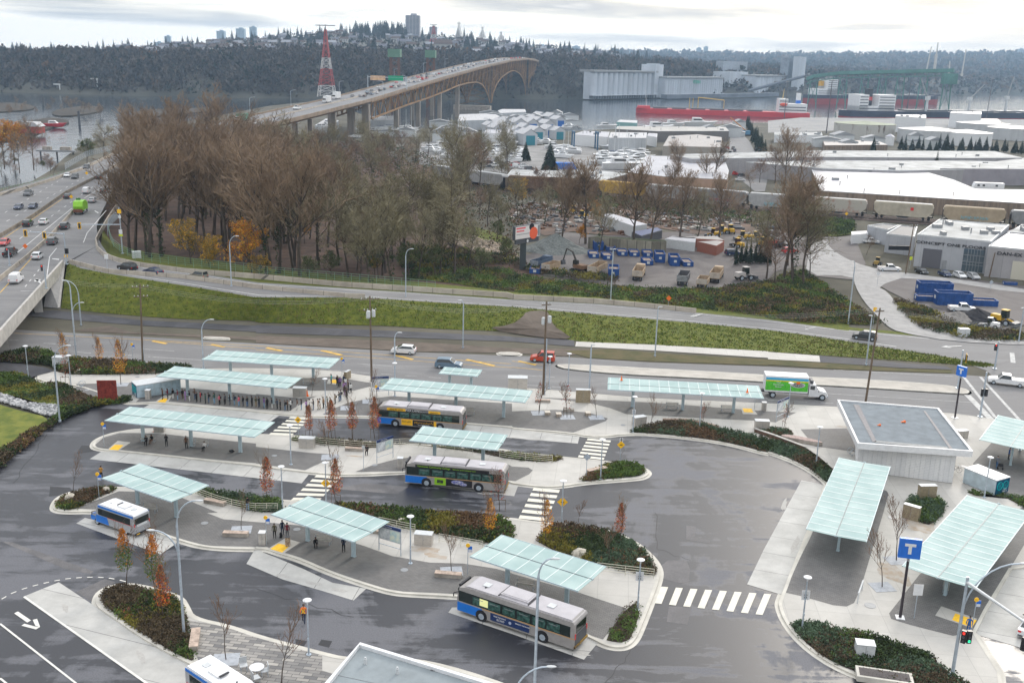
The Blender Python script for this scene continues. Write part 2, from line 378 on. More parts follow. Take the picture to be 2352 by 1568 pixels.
wm=mat('water',(.02,.03,.04),.10,bump=.3,scale=.12,stretch=(1,.3,1),spec=.9,detail=8)
nzs=[n for n in wm.node_tree.nodes if n.type=='BUMP'][0]; nzs.inputs['Distance'].default_value=1.2
for l_ in list(wm.node_tree.links):
    if l_.to_socket.name=='Base Color': wm.node_tree.links.remove(l_)
struct(MB().face([(-9000,-500,-1.6),(9000,-500,-1.6),(9000,14000,-1.6),(-9000,14000,-1.6)]),'water',[wm])
for s in ('o 118,264 125,254 160,248 190,244 222,244 240,252 215,260 150,268','o -60,250 -20,238 30,236 66,240 84,248 60,254 20,256 -60,262','o -40,300 20,290 80,276 120,270 155,276 160,284 120,292 90,305 60,318 -40,330','o 300,262 330,252 420,250 500,246 520,252 420,262 330,270'):
    P=chaikin(PP(s),1); G=[tuple(U(p,-1))[:2] for p in P]; struct(MB().prism(G,-2,-.7),'mudflat',[mat('mudflat',(.025,.02,.015),1,rgb2=(.05,.04,.028),scale=.05,detail=8)])
bl=W('o -260,1300 -30,1085 20,1040 60,990 150,935 300,880 420,850 700,860 1000,890 1400,905 1800,925 2240,960 2500,1020 2700,1300 2700,1900 -700,1900 -700,1500',0)
struct(MB().sheet(bl,0),'bus_loop_road',[M_bus])
sheet('o -300,735 40,757 140,763 12 0,18 700,58 1500,100 2350,132 22 480,142 1250,192 2350,230 32 600,262 1690,298 2000,322 o 2352,850 2700,890 2700,1060 2352,1010 2240,968 2000,948 1750,930 1500,914 1290,902 1100,895 870,876 760,867 470,848 345,834 230,826 140,816 60,806 -300,790','main_road',M_road,.012)
sheet('o 2270,770 2352,780 2700,800 2700,1000 2352,940 2300,880 2264,850 2230,838','side_road',M_road,.008)
rn=PP('o 155,604 185,616 240,627 330,641 500,668 588,683 11 990,1165 1400,1193 2350,1250 21 0,1250 800,1322 1600,1390 2350,1462 31 300,1500 750,1568 32 1000,45 1600,135 o 2290,838')
rf=PP('o 232,560 242,580 262,596 330,612 500,634 588,648 11 990,1090 1400,1115 2350,1182 21 0,1182 800,1222 1400,1272 2350,1367 31 300,1405 750,1462 1400,1520 2350,1590 o 2400,802')
def rs(P,n=60):
    d=[0]
    for a,b in zip(P,P[1:]): d.append(d[-1]+math.hypot(b[0]-a[0],b[1]-a[1]))
    o=[];j=0
    for i in range(n):
        t=d[-1]*i/(n-1)
        while j<len(P)-2 and d[j+1]<t: j+=1
        k=(t-d[j])/((d[j+1]-d[j]) or 1); k=min(1,max(0,k)); o.append(tuple(P[j][q]+(P[j+1][q]-P[j][q])*k for q in range(len(P[j]))))
    return o
RN=rs(rn,70);RF=rs(rf,70)
zr=lambda p:ZR(p[0])+.024
RN3=[U(p,zr(p)) for p in RN]; RF3=[U(p,zr(p)) for p in RF]
struct(MB().strip(RN3,RF3),'ramp_road',[M_road])
mb=MB()
for a,b in ((.13,.16),(.86,.89)):
    A=[p.lerp(q,a)+Vector((0,0,.02)) for p,q in zip(RN3,RF3)][:62]; B=[p.lerp(q,b)+Vector((0,0,.02)) for p,q in zip(RN3,RF3)][:62]; mb.strip(A,B)
struct(mb,'road_marking',[M_markw])
bank=rs(PP('01 560,1262 900,1300 1300,1335 1700,1362 2350,1375 11 0,1392 1200,1422 1700,1452 2350,1475 21 100,1500 580,1556 22 590,0 1300,28 2350,88 32 0,92 1000,158 1690,205 1990,232'),70)
BK=[U(p,.02) for p in bank]
mid=[a.lerp(b,.5)+Vector((0,0,.35*min(1,(b.z-a.z)/3))) for a,b in zip(BK,RN3)]
gb=MB().strip(BK,mid).strip(mid,RN3)
struct(gb,'grass_bank',[M_grass],smooth=True)
tb_=MB()
for k in range(5200):
    t_=R(); i=random.randint(0,68); f=R(); a=BK[i].lerp(BK[i+1],f); m_=mid[i].lerp(mid[i+1],f); c=RN3[i].lerp(RN3[i+1],f); p=a.lerp(m_,t_*2) if t_<.5 else m_.lerp(c,t_*2-1)
    for _ in range(3):
        x,y=ru(-.5,.5),ru(-.5,.5); tb_.add([(p.x+x-.1,p.y+y,p.z-.02),(p.x+x+.1,p.y+y,p.z-.02),(p.x+x+ru(-.2,.2),p.y+y+ru(-.1,.1),p.z+ru(.1,.32))],[(0,1,2)],random.choices((0,1,2),(4,2,1+2*(math.sin(p.x*.13)>.3)))[0])
struct(tb_,'grass_tufts',[mat('tuft_green',(.065,.10,.014),1),mat('tuft_lime',(.13,.16,.03),1),mat('tuft_straw',(.16,.12,.06),1)],'stuff')
fs=[U((p[0]+4,p[1]-min(34,6+ZR(p[0])*6)),0) for p in RF]
struct(MB().strip(RF3,fs),'grass_verge',[M_grass])
tp=[]
for s in ('21 130,1290 100,1340 0,1410 -250,1450 300,1535 560,1545 470,1480 380,1420 350,1330 310,1280',):
    P=chaikin(PP(s),1)
    def zb_(p):
        i=min(range(70),key=lambda i:abs(RN[i][0]-p[0])); j=min(range(70),key=lambda i:abs(bank[i][0]-p[0]))
        k=(bank[j][1]-p[1])/(bank[j][1]-RN[i][1]+1e-6); k=min(1,max(0,k)); return k*zr(RN[i])+.12+.5*math.sin(PI*k)
    mbp=MB(); pts=[tuple(U(p,zb_(p))) for p in P]; c=U((T(2,1,230,1450)),zb_(T(2,1,230,1450)))
    for i in range(len(pts)): mbp.face([pts[i],pts[(i+1)%len(pts)],tuple(c)])
    struct(mbp,'bare_patch',[M_dirt])
sheet('01 200,1290 500,1280 1300,1372 2350,1422 11 0,1415 1500,1480 2350,1520 21 0,1525 580,1552 22 570,0 575,45 o 1180,784 11 0,1487 01 2350,1478 1300,1420 700,1372 200,1330','path',M_path,.02)
sheet('22 590,0 1300,30 2350,90 32 0,95 470,130 480,188 0,162 22 2350,150 1300,82 580,45','path',M_conc,.022)
sheet('32 470,130 1000,175 1640,228 1690,258 1200,240 480,190','path',M_path,.022)
sheet('22 480,85 900,70 1400,110 2350,165 32 0,165 600,200 1200,245 1680,262 1690,292 600,250 0,212 22 2350,218 1250,180 700,150','grass_verge',M_grass2,.02)
sheet('01 650,1470 1000,1420 1200,1480 2350,1525 11 0,1510 1400,1568 22 0,60 900,70 480,135 0,105 12 1500,92 0,12 01 2350,1555 1300,1500','verge',M_dirt,.018)
sheet('o 1130,662 1300,672 1500,700 1780,738 1950,760 1950,742 1860,725 1620,690 1300,650 1100,640','grass_verge',M_grass,.03)
for s in ('22 410,222 430,208 700,214 1500,258 2350,305 32 0,320 420,325 1000,352 1600,395 1800,428 1856,458 1820,478 1700,470 900,420 420,392 0,375 22 2270,362 1600,325 1000,295 500,250','12 2215,98 2350,95 22 80,105 70,122 0,125 12 2240,118','01 1870,1518 2110,1530 2100,1545 1880,1535'):
    island(s,'median',.16,1,mat('median_concrete',(.40,.375,.335),.9,noise=.12,scale=.4,detail=8))
plaza='02 300,330 480,270 560,290 700,310 1330,300 1500,270 1880,250 12 0,245 660,262 1050,322 1250,345 1700,378 2200,420 2350,430 22 120,430 300,440 880,492 1280,525 2350,568 32 600,600 1600,655 1750,665 2100,720 2350,760 o 2420,985 2600,1400 33 2350,330 1895,1085 1930,1150 2200,1568 o 2290,1900 2060,1900 33 1200,1680 1040,1572 800,1490 600,1400 400,1270 250,1130 150,990 100,860 108,800 150,700 200,560 300,350 385,190 32 540,1330 540,1300 450,1225 350,1160 200,1085 0,1015 22 2350,1035 2100,965 1900,922 1650,888 1400,862 1180,845 1000,850 870,868 700,868 560,840 0,795 12 2350,785 1920,752 1060,690 820,685 600,690 280,668 0,642 02 2350,640 1900,600 1430,560 1180,565 1150,560 1000,500 700,400 480,388'
PZ=island(plaza,'plaza',.15,1)
pm=island('02 845,960 870,905 950,862 1060,830 1290,795 1700,800 2300,850 12 0,848 330,860 540,882 1200,925 1600,950 2300,985 22 0,1015 510,1060 980,1108 1130,1128 1220,1160 1265,1200 1225,1240 1150,1258 850,1280 640,1298 470,1325 300,1335 0,1300 12 2330,1285 1850,1240 1400,1197 1340,1200 840,1225 480,1200 0,1140 02 2350,1135 1900,1090 1460,1040 1080,1003 900,988')
p3=island('02 485,1510 520,1440 600,1390 750,1358 950,1335 1120,1335 1500,1350 1910,1370 2350,1428 12 0,1435 340,1460 760,1495 1100,1520 1500,1550 13 1600,0 1900,20 2200,45 2350,55 23 60,62 200,85 390,100 620,115 850,155 1000,205 1130,270 1230,350 1310,430 1358,520 1352,600 1320,700 1270,830 1200,1010 1130,1170 1050,1230 950,1238 840,1210 720,1145 300,960 0,830 13 2200,800 1800,765 1350,745 1200,720 1000,660 700,560 400,430 200,372 100,335 0,330 03 2350,338 1900,325 1640,255 1400,170 1000,60 02 900,1568 800,1556 600,1562 500,1545')
p4=island('03 872,850 900,735 1000,675 1150,650 1300,670 1450,710 1650,772 1700,860 1750,965 2100,1040 2350,1130 13 300,1210 600,1290 820,1342 1200,1340 1570,1360 2250,1560 o 1480,1700 600,1700 03 2300,1640 1740,1388 1350,1182 1000,935')
for s,m in (('02 930,1010 822,1078 1200,1120 2350,1252 12 420,1300 488,1216 0,1150 02 2350,1145 1080,1012',M_pad),('12 1395,1214 1365,1295 1600,1325 2350,1416 22 20,1418 55,1325 0,1312 12 2330,1295',M_pad),
 ('02 1385,570 1310,612 2350,715 12 130,737 212,680 0,652 02 2350,645 1500,570',M_pad),('12 1150,735 1110,745 1500,795 2350,886 22 0,884 604,936 620,872 0,806 12 2350,792 1920,760',M_pad),
 ('03 700,100 780,50 1500,210 1620,285 1470,385 1100,250',M_pad2),('13 0,395 0,505 870,818 1035,690 700,578 400,445 200,388 100,350 50,352 o 588,1256 563,1293 648,1330 ',None),
 ('13 1800,872 1765,918 2350,1115 23 660,1350 785,1200 700,1150 0,850',M_pad),('03 220,770 540,640 880,865 1000,945 1350,1195 1735,1400 2250,1640 o 480,1700 400,1640 03 1350,1568',M_pad2),
 ('32 310,1270 535,1325 400,1450 33 385,20 180,540 130,720 108,750 0,722 -190,680 o 1835,1106',None)):
    if m: sheet(s,'bus_pad',m,.02)
sheet('o 588,1256 605,1268 640,1282 700,1307 763,1337 841,1351 812,1378 740,1356 650,1330 566,1294','bus_pad',M_pad,.02)
sheet('o 1841,1102 1892,1113 1888,1125 1858,1205 1808,1330 1795,1365 1716,1341 1755,1260','bus_pad',M_pad2,.02)
sheet('33 2350,350 1905,1090 1935,1125 2350,1250 2700,1350 3000,600','bus_pad',M_pad2,.02)
for s,m in (('02 870,950 950,880 1100,838 1250,838 1500,848 2350,935 12 0,965 500,1020 720,1035 768,1055 730,1080 600,1110 450,1180 0,1118 02 2350,1115 1900,1075 1080,990 900,975',M_pav),
 ('12 2000,1095 1990,1090 1500,1050 1280,1080 1050,1140 910,1195 1340,1188 1400,1185 2330,1275 22 30,1280 160,1215 190,1180 150,1155 0,1145 12 2300,1120',M_pav),
 ('02 1090,1372 1400,1380 1640,1420 2000,1568 03 1900,5 2050,62 2350,88 13 180,98 400,120 1000,310 1250,400 1600,460 1900,468 2200,515 2350,558 23 0,560 600,730 1055,880 835,1165 700,1120 300,935 0,800 13 2200,780 1800,745 1350,725 1200,700 1000,640 700,540 400,410 200,352 100,315 0,312 03 2350,315 1900,305 1640,238 1400,150 1000,30 02 900,1540 700,1530',M_pav),
 ('02 1480,410 1900,440 2350,490 12 0,480 400,520 560,500 500,525 300,640 0,620 02 2350,620 1500,545 1300,555 1150,552 1240,560 1420,400',M_pav),
 ('02 700,390 1220,375 1300,400 1240,480 1150,530 900,560 700,470',M_pav),
 ('12 610,670 700,620 850,560 1000,530 1250,500 2350,570 22 0,640 400,625 700,650 880,705 860,730 560,835 0,790 12 2350,775 1920,740 1060,678',M_pav),
 ('12 400,340 700,320 1050,380 1060,410 900,450 500,450 100,400',M_pav),
 ('22 200,510 880,540 1300,560 2350,640 32 260,650 70,740 0,735 22 2350,730 1700,700 1050,665 900,610 700,560 300,520',M_pav),
 ('32 300,805 720,795 870,960 890,1080 830,1015 430,960 410,940',M_pav),
 ('33 395,190 215,560 165,735 300,765 600,850 720,862 790,830 850,700 1060,0 32 1105,1400 1090,1370 1060,1360 700,1330',M_pav),
 ('33 1390,570 1112,925 1130,975 1300,1030 1700,1132 1880,1085 2350,300 o 2500,1150 2400,1130',M_pav),
 ('32 2050,930 1880,1120 2020,1320 1980,1400 2100,1400 2350,1420 o 2500,1240 2500,1000 2400,980',M_pav)):
    sheet(s,'paving',m,.162)
P=W('03 1712,985 2100,1055 2350,1140 13 300,1222 608,1305 608,1450 705,1480 560,1700 o 500,1700 480,1590 460,1530 430,1440',.162)
struct(MB().sheet(P,.164),'paving',[M_pavm])
mb=MB()
def bars(a0,a1,b0,b1,n,fr=.5):
    """bars between edge line a (a0->a1) and edge line b (b0->b1)"""
    A0,A1,B0,B1=[U(p,.03) for p in (a0,a1,b0,b1)]
    for i in range(n):
        t0=i/(n-1+fr); t1=(i+fr)/(n-1+fr)
        mb.face([A0.lerp(A1,t0),B0.lerp(B1,t0),B0.lerp(B1,t1),A0.lerp(A1,t1)])
bars(T(1,2,318,690),T(1,2,118,852),T(1,2,508,704),T(1,2,330,860),6,.55)
bars(T(1,2,558,1222),T(1,2,320,1455),T(1,2,785,1240),T(1,2,580,1460),6,.55)
bars(T(2,2,695,888),T(2,2,605,1060),T(2,2,908,908),T(2,2,842,1085),6,.55)
bars(T(2,2,200,1340),T(2,3,60,55),T(2,2,440,1362),T(2,3,310,80),6,.55)
bars(T(2,3,1370,680),T(3,3,30,750),T(2,3,1310,832),T(3,3,-50,940),8,.48)
struct(mb,'crosswalk',[M_bars])
mb=MB()
def seg(p,q,w=.12,z=.03,dash=None,g=None):
    A,B=U(p,z),U(q,z); d=(B-A); Ln=d.length; d.normalize(); n=Vector((-d.y,d.x,0))*w/2
    t=0
    while t<Ln:
        e=min(Ln,t+(dash or Ln)); a=A+d*t; b=A+d*e; mb.face([a-n,b-n,b+n,a+n]); t=e+(g or 0)+.001
seg(T(0,3,0,1020),T(0,3,700,1568),.18); seg(T(0,3,220,772),T(0,3,1350,1568),.22,.035); seg(T(0,3,0,1520),T(0,3,60,1568),.18)
pts=PP('03 15,795 100,745 200,705 300,675 400,650 500,628 600,610 700,600 800,594 900,594 1000,602 1100,620 1210,650')
for a,b in zip(pts,pts[1:]): seg(a,((a[0]+b[0])/2,(a[1]+b[1])/2),.14)
def arrow(pl,z=.03):
    mb.face([U(p,z) for p in PP(pl)])
arrow('03 130,925 165,908 285,990 250,1010'); arrow('03 300,985 340,975 368,1050 325,1040'); arrow('03 368,1050 330,1073 196,1038 225,1020 320,1045')
struct(mb,'road_marking',[M_mark])
mb=MB()
for a,b,dsh,g in ((PP('02 390,75 880,110'),0,3,3),(PP('02 1060,115 1380,140'),0,3,3),(PP('02 400,15 1900,105'),0,6,12),(PP('12 930,203 2350,300'),0,6,10),(PP('22 60,308 800,352'),0,6,9),(PP('12 660,262 880,275'),0,None,0),(PP('02 1400,142 1880,172'),0,None,0),
  (PP('12 930,282 1700,335'),0,2,2),(PP('22 140,398 820,445'),0,2,2),(PP('32 520,475 1900,560'),0,None,0),(PP('32 0,535 640,570'),0,2,2),(PP('22 2300,520 2350,525'),0,None,0),(PP('32 600,260 1700,320'),0,None,0),(PP('01 30,1548 290,1562'),0,3,4)):
    seg(a[0],a[1],.13,.03,dsh,g)
for a,b,wd in (('32 1790,315','32 2090,700',.5),('32 1950,325','32 2310,720',.5),('32 1830,490','32 2050,715',1.),('32 2240,105','32 2250,195',.8)):
    seg(PP(a)[0],PP(b)[0],wd,.03)
for s in ('21 1630,1340 1680,1320 1660,1332 1755,1315 1740,1325 1670,1345','31 300,1450 350,1432 350,1442 455,1432 430,1440 350,1450 380,1460','32 1585,52 1640,38 1650,44 1790,38 1770,48 1660,54 1690,66'):
    P=PP(s); mb.sheet([tuple(U(p,zr(p)+.03))[:2] for p in P],zr(P[0])+.06)
struct(mb,'road_marking',[M_markw])
mb=MB()
seg(T(0,1,130,1490),T(1,2,0,38),.14); seg(T(1,2,0,38),T(1,2,2340,205),.14); seg(T(0,2,1400,-5),T(1,2,0,65),.14); seg(T(1,2,0,75),T(1,2,2350,240),.14); seg(T(2,2,0,180),T(2,2,280,215),.14); seg(T(2,2,0,235),T(2,2,280,262),.14)
for a,b in (('12 95,58','12 240,85'),('12 600,82','12 790,125'),('12 1270,125','12 1440,165'),('12 1930,165','12 2190,222'),('02 1940,28','02 2060,50'),('02 1400,-5','02 1530,20'),('22 60,180','22 220,215')):
    seg(PP(a)[0],PP(b)[0],.7)
struct(mb,'road_marking',[M_marky])
for s1,s2 in (('02 1080,910 1200,925 1090,998 985,990','02 1055,945 1135,950 1085,997 1000,990'),('13 270,235 405,275 250,380 105,335','13 205,285 310,305 240,368 130,335'),('02 1510,490 1580,495 1540,560 1430,550','02 1500,520 1545,523 1515,560 1440,552'),
  ('12 665,345 760,348 750,395 650,388','12 705,348 750,352 740,385 680,378'),('22 2090,580 2190,590 2255,670 2120,665','22 2115,612 2200,615 2215,652 2130,648'),('33 1590,860 1920,975 1870,1060 1535,945','33 1720,925 1915,990 1870,1055 1690,985')):
    sheet(s1,'paving',M_conc,.172); sheet(s2,'tactile_pad',M_tact,.18)
mb=MB(); m2=MB(); m3=MB()
def blob(mb,p,a,b,rz,z,m=0,n=16):
    c=U(p,z); q=[]
    for i in range(n): t=2*PI*i/n; k=ru(.6,1.15); x=a*k*math.cos(t); y=b*k*math.sin(t); q.append((c.x+x*math.cos(rz)-y*math.sin(rz),c.y+x*math.sin(rz)+y*math.cos(rz)))
    mb.sheet(q,z,m)
for p,a,b,r_ in ((T(1,3,250,580),1.1,.3,-.3),(T(1,3,530,650),1.2,.32,-.3),(T(1,3,770,715),1.,.3,-.3),(T(0,2,1620,1140),1.6,.25,-.05),(T(0,2,2020,660),1.6,.22,-.05),(T(1,2,2100,1395),1.2,.2,-.08),(T(2,3,620,1290),1.,.3,-.2),(T(0,3,1300,1330),1.5,.3,-1),(T(0,3,600,880),.8,.3,-1),(T(3,3,250,300),2.5,.4,1.2),(T(3,2,150,1500),2.,.3,1.2),(T(2,2,200,900),1.5,.2,0)): blob(mb,p,a,b,r_,.032)
struct(mb,'oil_stain',[mat('oil_stain',(.33,.32,.30),.8,rgb2=(.40,.39,.37),scale=5)])
for s in ('23 1430,440 1600,440 1635,520 1620,660 1500,640 1340,590 1355,500','23 1440,860 1650,870 1610,1030 1420,1005','23 1600,120 1690,130 1680,225 1820,255 1815,285 1600,250','03 20,270 100,270 860,540 830,565 600,520','03 700,730 960,610 1060,640 900,740 860,830','12 700,1350 1000,1300 1400,1330 1300,1400'): m2.sheet(W(s,.006),.006)
struct(m2,'asphalt_patch',[asphalt('patch_asphalt',(.10,.097,.10),(.145,.14,.142),(1,1,1),0,scale=.3,speck=.2,r=(.6,.8))])
for s in ('13 360,1160 470,1180 440,1230 370,1215','13 600,1165 700,1180 670,1240 570,1215','02 750,950 900,960 920,1000 700,1030','02 460,1330 640,1340 700,1400 450,1420','12 640,0 640,0 640,0') [:4]: m3.sheet(W(s,.007),.007)
for a,b in (('23 1310,0','23 1330,330'),('23 1330,330','23 1640,440'),('23 850,1568','23 1090,1260'),('22 1020,860','22 1010,1290'),('02 430,850','02 120,1300'),('13 0,700','13 900,960')):
    A,B=U(PP(a)[0],.008),U(PP(b)[0],.008); P_=[A.lerp(B,i/9)+Vector((ru(-.3,.3),ru(-.3,.3),0))*(0<i<9) for i in range(10)]
    for u_,v_ in zip(P_,P_[1:]): n=Vector((-(v_-u_).y,(v_-u_).x,0)).normalized()*.04; m3.face([u_-n,v_-n,v_+n,u_+n])
struct(m3,'crack_seal',[mat('fresh_tar',(.018,.018,.021),.5)])
mb=MB()
for p,a,b,r_ in ((T(1,3,1550,340),2.2,.9,-.2),(T(1,3,1650,400),1.5,.5,-.3),(T(3,3,1150,560),1.6,3.,.2),(T(3,3,1420,130),2.,2.,.2),(T(3,2,800,790),3.,.5,-.1),(T(1,2,900,1050),1.5,.3,-.1)): blob(mb,p,a,b,r_,.158)
struct(mb,'leaf_stain',[mat('leaf_stained_concrete',(.34,.27,.20),.9,rgb2=(.40,.375,.34),scale=1.2,detail=9)])
mb=MB()
for p,r in ((T(0,3,1878,98),.4),(T(1,3,375,155),.4),(T(1,3,1362,527),.4),(T(1,2,168,1047),.35),(T(1,2,1090,1133),.35),(T(3,3,1137,47),.45),(T(3,3,937,853),.55),(T(3,2,1800,1146),.4),(T(0,2,800,445),.35),(T(0,2,1263,324),.35),(T(2,2,1020,766),.35)):
    c=U(p,.17); mb.lathe([(r,0),(r,.012)],c,18)
struct(mb,'manhole_cover',[mgrey])
V_dg=mat('foliage_dark',(.04,.062,.022),.9,noise=.4,scale=1.2); V_g=mat('foliage_green',(.085,.135,.03),.9,noise=.35,scale=1.2)
V_y=mat('foliage_yellow',(.17,.15,.025),.9,noise=.35,scale=1.2); V_b=mat('foliage_brown',(.10,.075,.045),.95,noise=.4,scale=1.2)
V_o=mat('foliage_orange',(.50,.17,.015),.85,noise=.35,scale=1); V_r=mat('foliage_red',(.40,.055,.02),.85,noise=.35,scale=1)
V_rb=mat('foliage_rust',(.14,.085,.045),.9,noise=.35,scale=1); V_gg=mat('foliage_greygreen',(.085,.13,.075),.9,noise=.3,scale=1)
V_pink=mat('petals_pink',(.45,.13,.10),.9); V_gold=mat('foliage_gold',(.55,.30,.02),.85,noise=.3,scale=1)
M_bark=mat('bark',(.085,.066,.052),.95,noise=.4,scale=2,stretch=(1,1,.2)); M_twig=mat('twig',(.225,.16,.105),.95,noise=.25,scale=.3)
M_twig2=mat('twig_olive',(.20,.175,.105),.95,noise=.3,scale=.3); M_twig3=mat('twig_red',(.19,.12,.08),.95,noise=.3,scale=.3)
def inpoly(x,y,P):
    c=False;j=len(P)-1
    for i in range(len(P)):
        if (P[i][1]>y)!=(P[j][1]>y) and x<(P[j][0]-P[i][0])*(y-P[i][1])/(P[j][1]-P[i][1])+P[i][0]: c=not c
        j=i
    return c
def clump(mb,x,y,z,r,h,m,n=9,leaf=.5):
    """a tuft: loose outward-leaning leaf blades"""
    for i in range(n):
        a=ru(0,2*PI); e=ru(.1,1.35); d=Vector((math.cos(a)*math.cos(e)*r,math.sin(a)*math.cos(e)*r,math.sin(e)*h))
        c=Vector((x,y,z))+d*ru(.55,1); s=Vector((ru(-1,1),ru(-1,1),ru(-.6,.6))).normalized()*r*leaf; t=d.cross(s);
        if t.length<1e-5: continue
        t=t.normalized()*r*leaf*.6; q=d.normalized()*r*leaf
        mb.add([c-s*.5,c+s*.5,c+s*.3+q,c-s*.4+q*.8+t],[(0,1,2,3)],m)
def bed(s,mix,n,z=.15,r=(.25,.5),h=(.2,.5),sm=1,soil=M_soil,zf=None,blades=12,name='ground_cover',leaf=.36,bedname='planting_bed'):
    """soil surface plus uncountable low planting; mix=[(material,weight,clumpiness centre)...]"""
    P=W(s,z,sm) if isinstance(s,str) else s
    if soil: struct(MB().sheet(P,z+.025),bedname,[soil])
    xs=[p[0] for p in P]; ys=[p[1] for p in P]; mb=MB(); mats=[m for m,_ in mix]; k=0; tries=0
    ph=[(ru(0,6),ru(0,6),ru(.15,.4),ru(.15,.4)) for _ in mix]
    n=int(n*.8)
    while k<n and tries<n*12:
        tries+=1; x=ru(min(xs),max(xs)); y=ru(min(ys),max(ys))
        if not inpoly(x,y,P): continue
        k+=1
        wts=[w*max(.02,(.5+.5*math.sin(x*q[2]*1.6+q[0])*math.cos(y*q[3]*1.6+q[1])))**5 for (m,w),q in zip(mix,ph)]
        i=random.choices(range(len(mix)),wts)[0]
        rr=ru(*r); clump(mb,x,y,z if not zf else zf(x,y),rr,ru(*h),i,blades,leaf)
    return struct(mb,name,mats,'stuff')
gy=[(V_dg,1.2),(V_g,1),(V_y,.35),(V_b,.9)]
bed('02 530,1505 545,1450 640,1405 850,1352 1085,1342 950,1405 800,1480 690,1538 570,1545',[(V_g,1),(V_y,.6),(V_b,1),(V_rb,.4),(V_dg,.5)],700)
bed('02 1880,1372 2350,1438 12 0,1445 200,1462 240,1500 235,1568 150,1568 0,1560 02 2350,1560 2100,1490 1780,1385',[(V_g,1),(V_dg,1.5),(V_gg,1)],700,h=(.3,.9))
bed('12 750,1500 1300,1545 13 1600,12 1900,30 2240,62 2340,110 2350,240 23 -20,270 13 2300,312 1700,205 1200,105 900,5 12 700,1540',[(V_g,1.5),(V_dg,1.5),(V_b,.8),(V_y,.3),(V_rb,.5)],2600,h=(.3,.8),r=(.3,.6))
bed('23 380,118 620,133 850,172 1000,222 1120,287 1210,367 1280,440 1308,520 1302,590 850,495 220,300 290,180',[(V_b,1.4),(V_y,.5),(V_gg,1.2),(V_dg,1),(V_rb,.7)],2200,h=(.25,.7))
bed('23 1085,832 1193,860 1100,1150 1030,1192 950,1192 840,1168',[(V_g,.8),(V_b,.8),(V_y,.2)],160,r=(.2,.4))
bed('12 345,872 540,888 1200,930 1600,955 22 0,1020 510,1062 370,1112 0,1085 12 2000,1010 1250,925 1100,985 850,965 320,925',[(V_dg,1),(V_b,1),(V_y,.4),(V_g,.5)],600,r=(.2,.45),h=(.2,.4))
bed('22 620,1288 700,1238 800,1160 980,1110 1130,1130 1225,1180 1195,1222 1140,1240 850,1262',[(V_y,1.2),(V_g,1),(V_rb,.5),(V_b,.4)],900,r=(.25,.5),h=(.3,.6))
bed('03 915,800 960,730 1060,690 1180,675 1450,740 1630,790 1680,900 1708,1000 1730,1100 1790,1340 1750,1368 1400,1172 1050,930',[(V_b,1.6),(V_g,1.2),(V_y,1.1),(V_dg,.8),(V_pink,.12)],2600,r=(.2,.42),h=(.25,.55))
bed('33 192,1002 450,1022 700,1088 1000,1135 1250,1240 1450,1295 1650,1455 1800,1560 o 2245,1600 2200,1640 33 1040,1552 600,1380 400,1245 270,1120',[(V_b,1.6),(V_gg,1.5),(V_g,.8),(V_dg,1)],2000,h=(.25,.6))
bed('32 1275,1450 1420,1430 1550,1440 1625,1500 1620,1568 33 1500,120 1400,100 1380,60 1290,30 32 1265,1500',[(V_gg,1.5),(V_g,1)],500,h=(.4,.8))
bed('22 1040,835 1400,735 1700,745 1900,800 2350,900 32 100,930 340,1000 450,1090 600,1200 590,1290 540,1300 450,1215 350,1145 200,1070 0,1000 22 2350,1022 2100,955 1900,912 1650,878 1400,852 1180,838',[(V_dg,1),(V_gg,1.3),(V_b,1.2),(V_rb,.4)],2600,h=(.2,.7),r=(.25,.5))
bed('22 2230,825 2350,800 32 150,800 210,830 220,890 100,880 0,870 22 2350,865',[(V_gg,1),(V_b,.7),(V_rb,1)],300)
bed('32 1950,1430 2020,1390 2350,1425 o 2500,1200 2500,1270 2340,1150 2240,1130 2215,1128',[(V_gg,1.5),(V_g,1)],500)
bed('02 -300,400 -60,290 180,280 330,370 480,440 540,560 300,540 100,480 -60,440',[(V_y,1),(V_g,1.2),(V_dg,.6)],900,r=(.3,.6),h=(.15,.35),soil=None,z=.5)
bed('02 -400,1500 0,1130 150,1020 300,895 430,790 560,715 700,655 850,600 1000,575 1180,555 1220,520 900,560 680,470 560,400 400,400 550,470 565,600 540,700 430,770 250,860 120,960 -60,1060 -400,1250',[(V_dg,1.3),(V_g,1),(V_b,1),(V_y,.4),(V_rb,.2)],3600,r=(.35,.75),h=(.3,.8))
bed('02 -100,240 100,90 450,95 500,150 700,180 1000,190 1240,200 1330,225 1860,245 1480,290 1330,300 700,305 560,285 470,215 300,200 0,180',[(V_dg,1.8),(V_g,.8),(V_b,.9),(V_y,.2),(V_rb,.3)],3000,r=(.35,.7),h=(.4,1.))
sheet('02 -60,480 -60,300 180,280 330,370 480,440 530,520 520,590 350,560 150,500','grass_slope',mat('grass_lime',(.07,.10,.015),1,rgb2=(.16,.17,.03),scale=.5,detail=9,bump=.6),.35,1)
sheet('02 -60,560 100,610 250,650 430,690 430,760 250,860 100,990 -60,1080','grass_slope',mat('grass_lime',(.1,.1,.1)),.35,1)
sheet('02 -200,180 0,190 240,210 420,240 500,270 290,328 100,290 -200,270','path',M_path,.2)
mb=MB(); P=W('02 -60,470 60,500 250,570 600,600 560,650 540,685 400,675 200,610 -60,530',.2)
xs=[p[0] for p in P]; ys=[p[1] for p in P]
rockm=[mat('pale_rock',(.42,.42,.42),.9,noise=.3),mat('grey_rock',(.22,.225,.23),.9,noise=.3)]
k=0
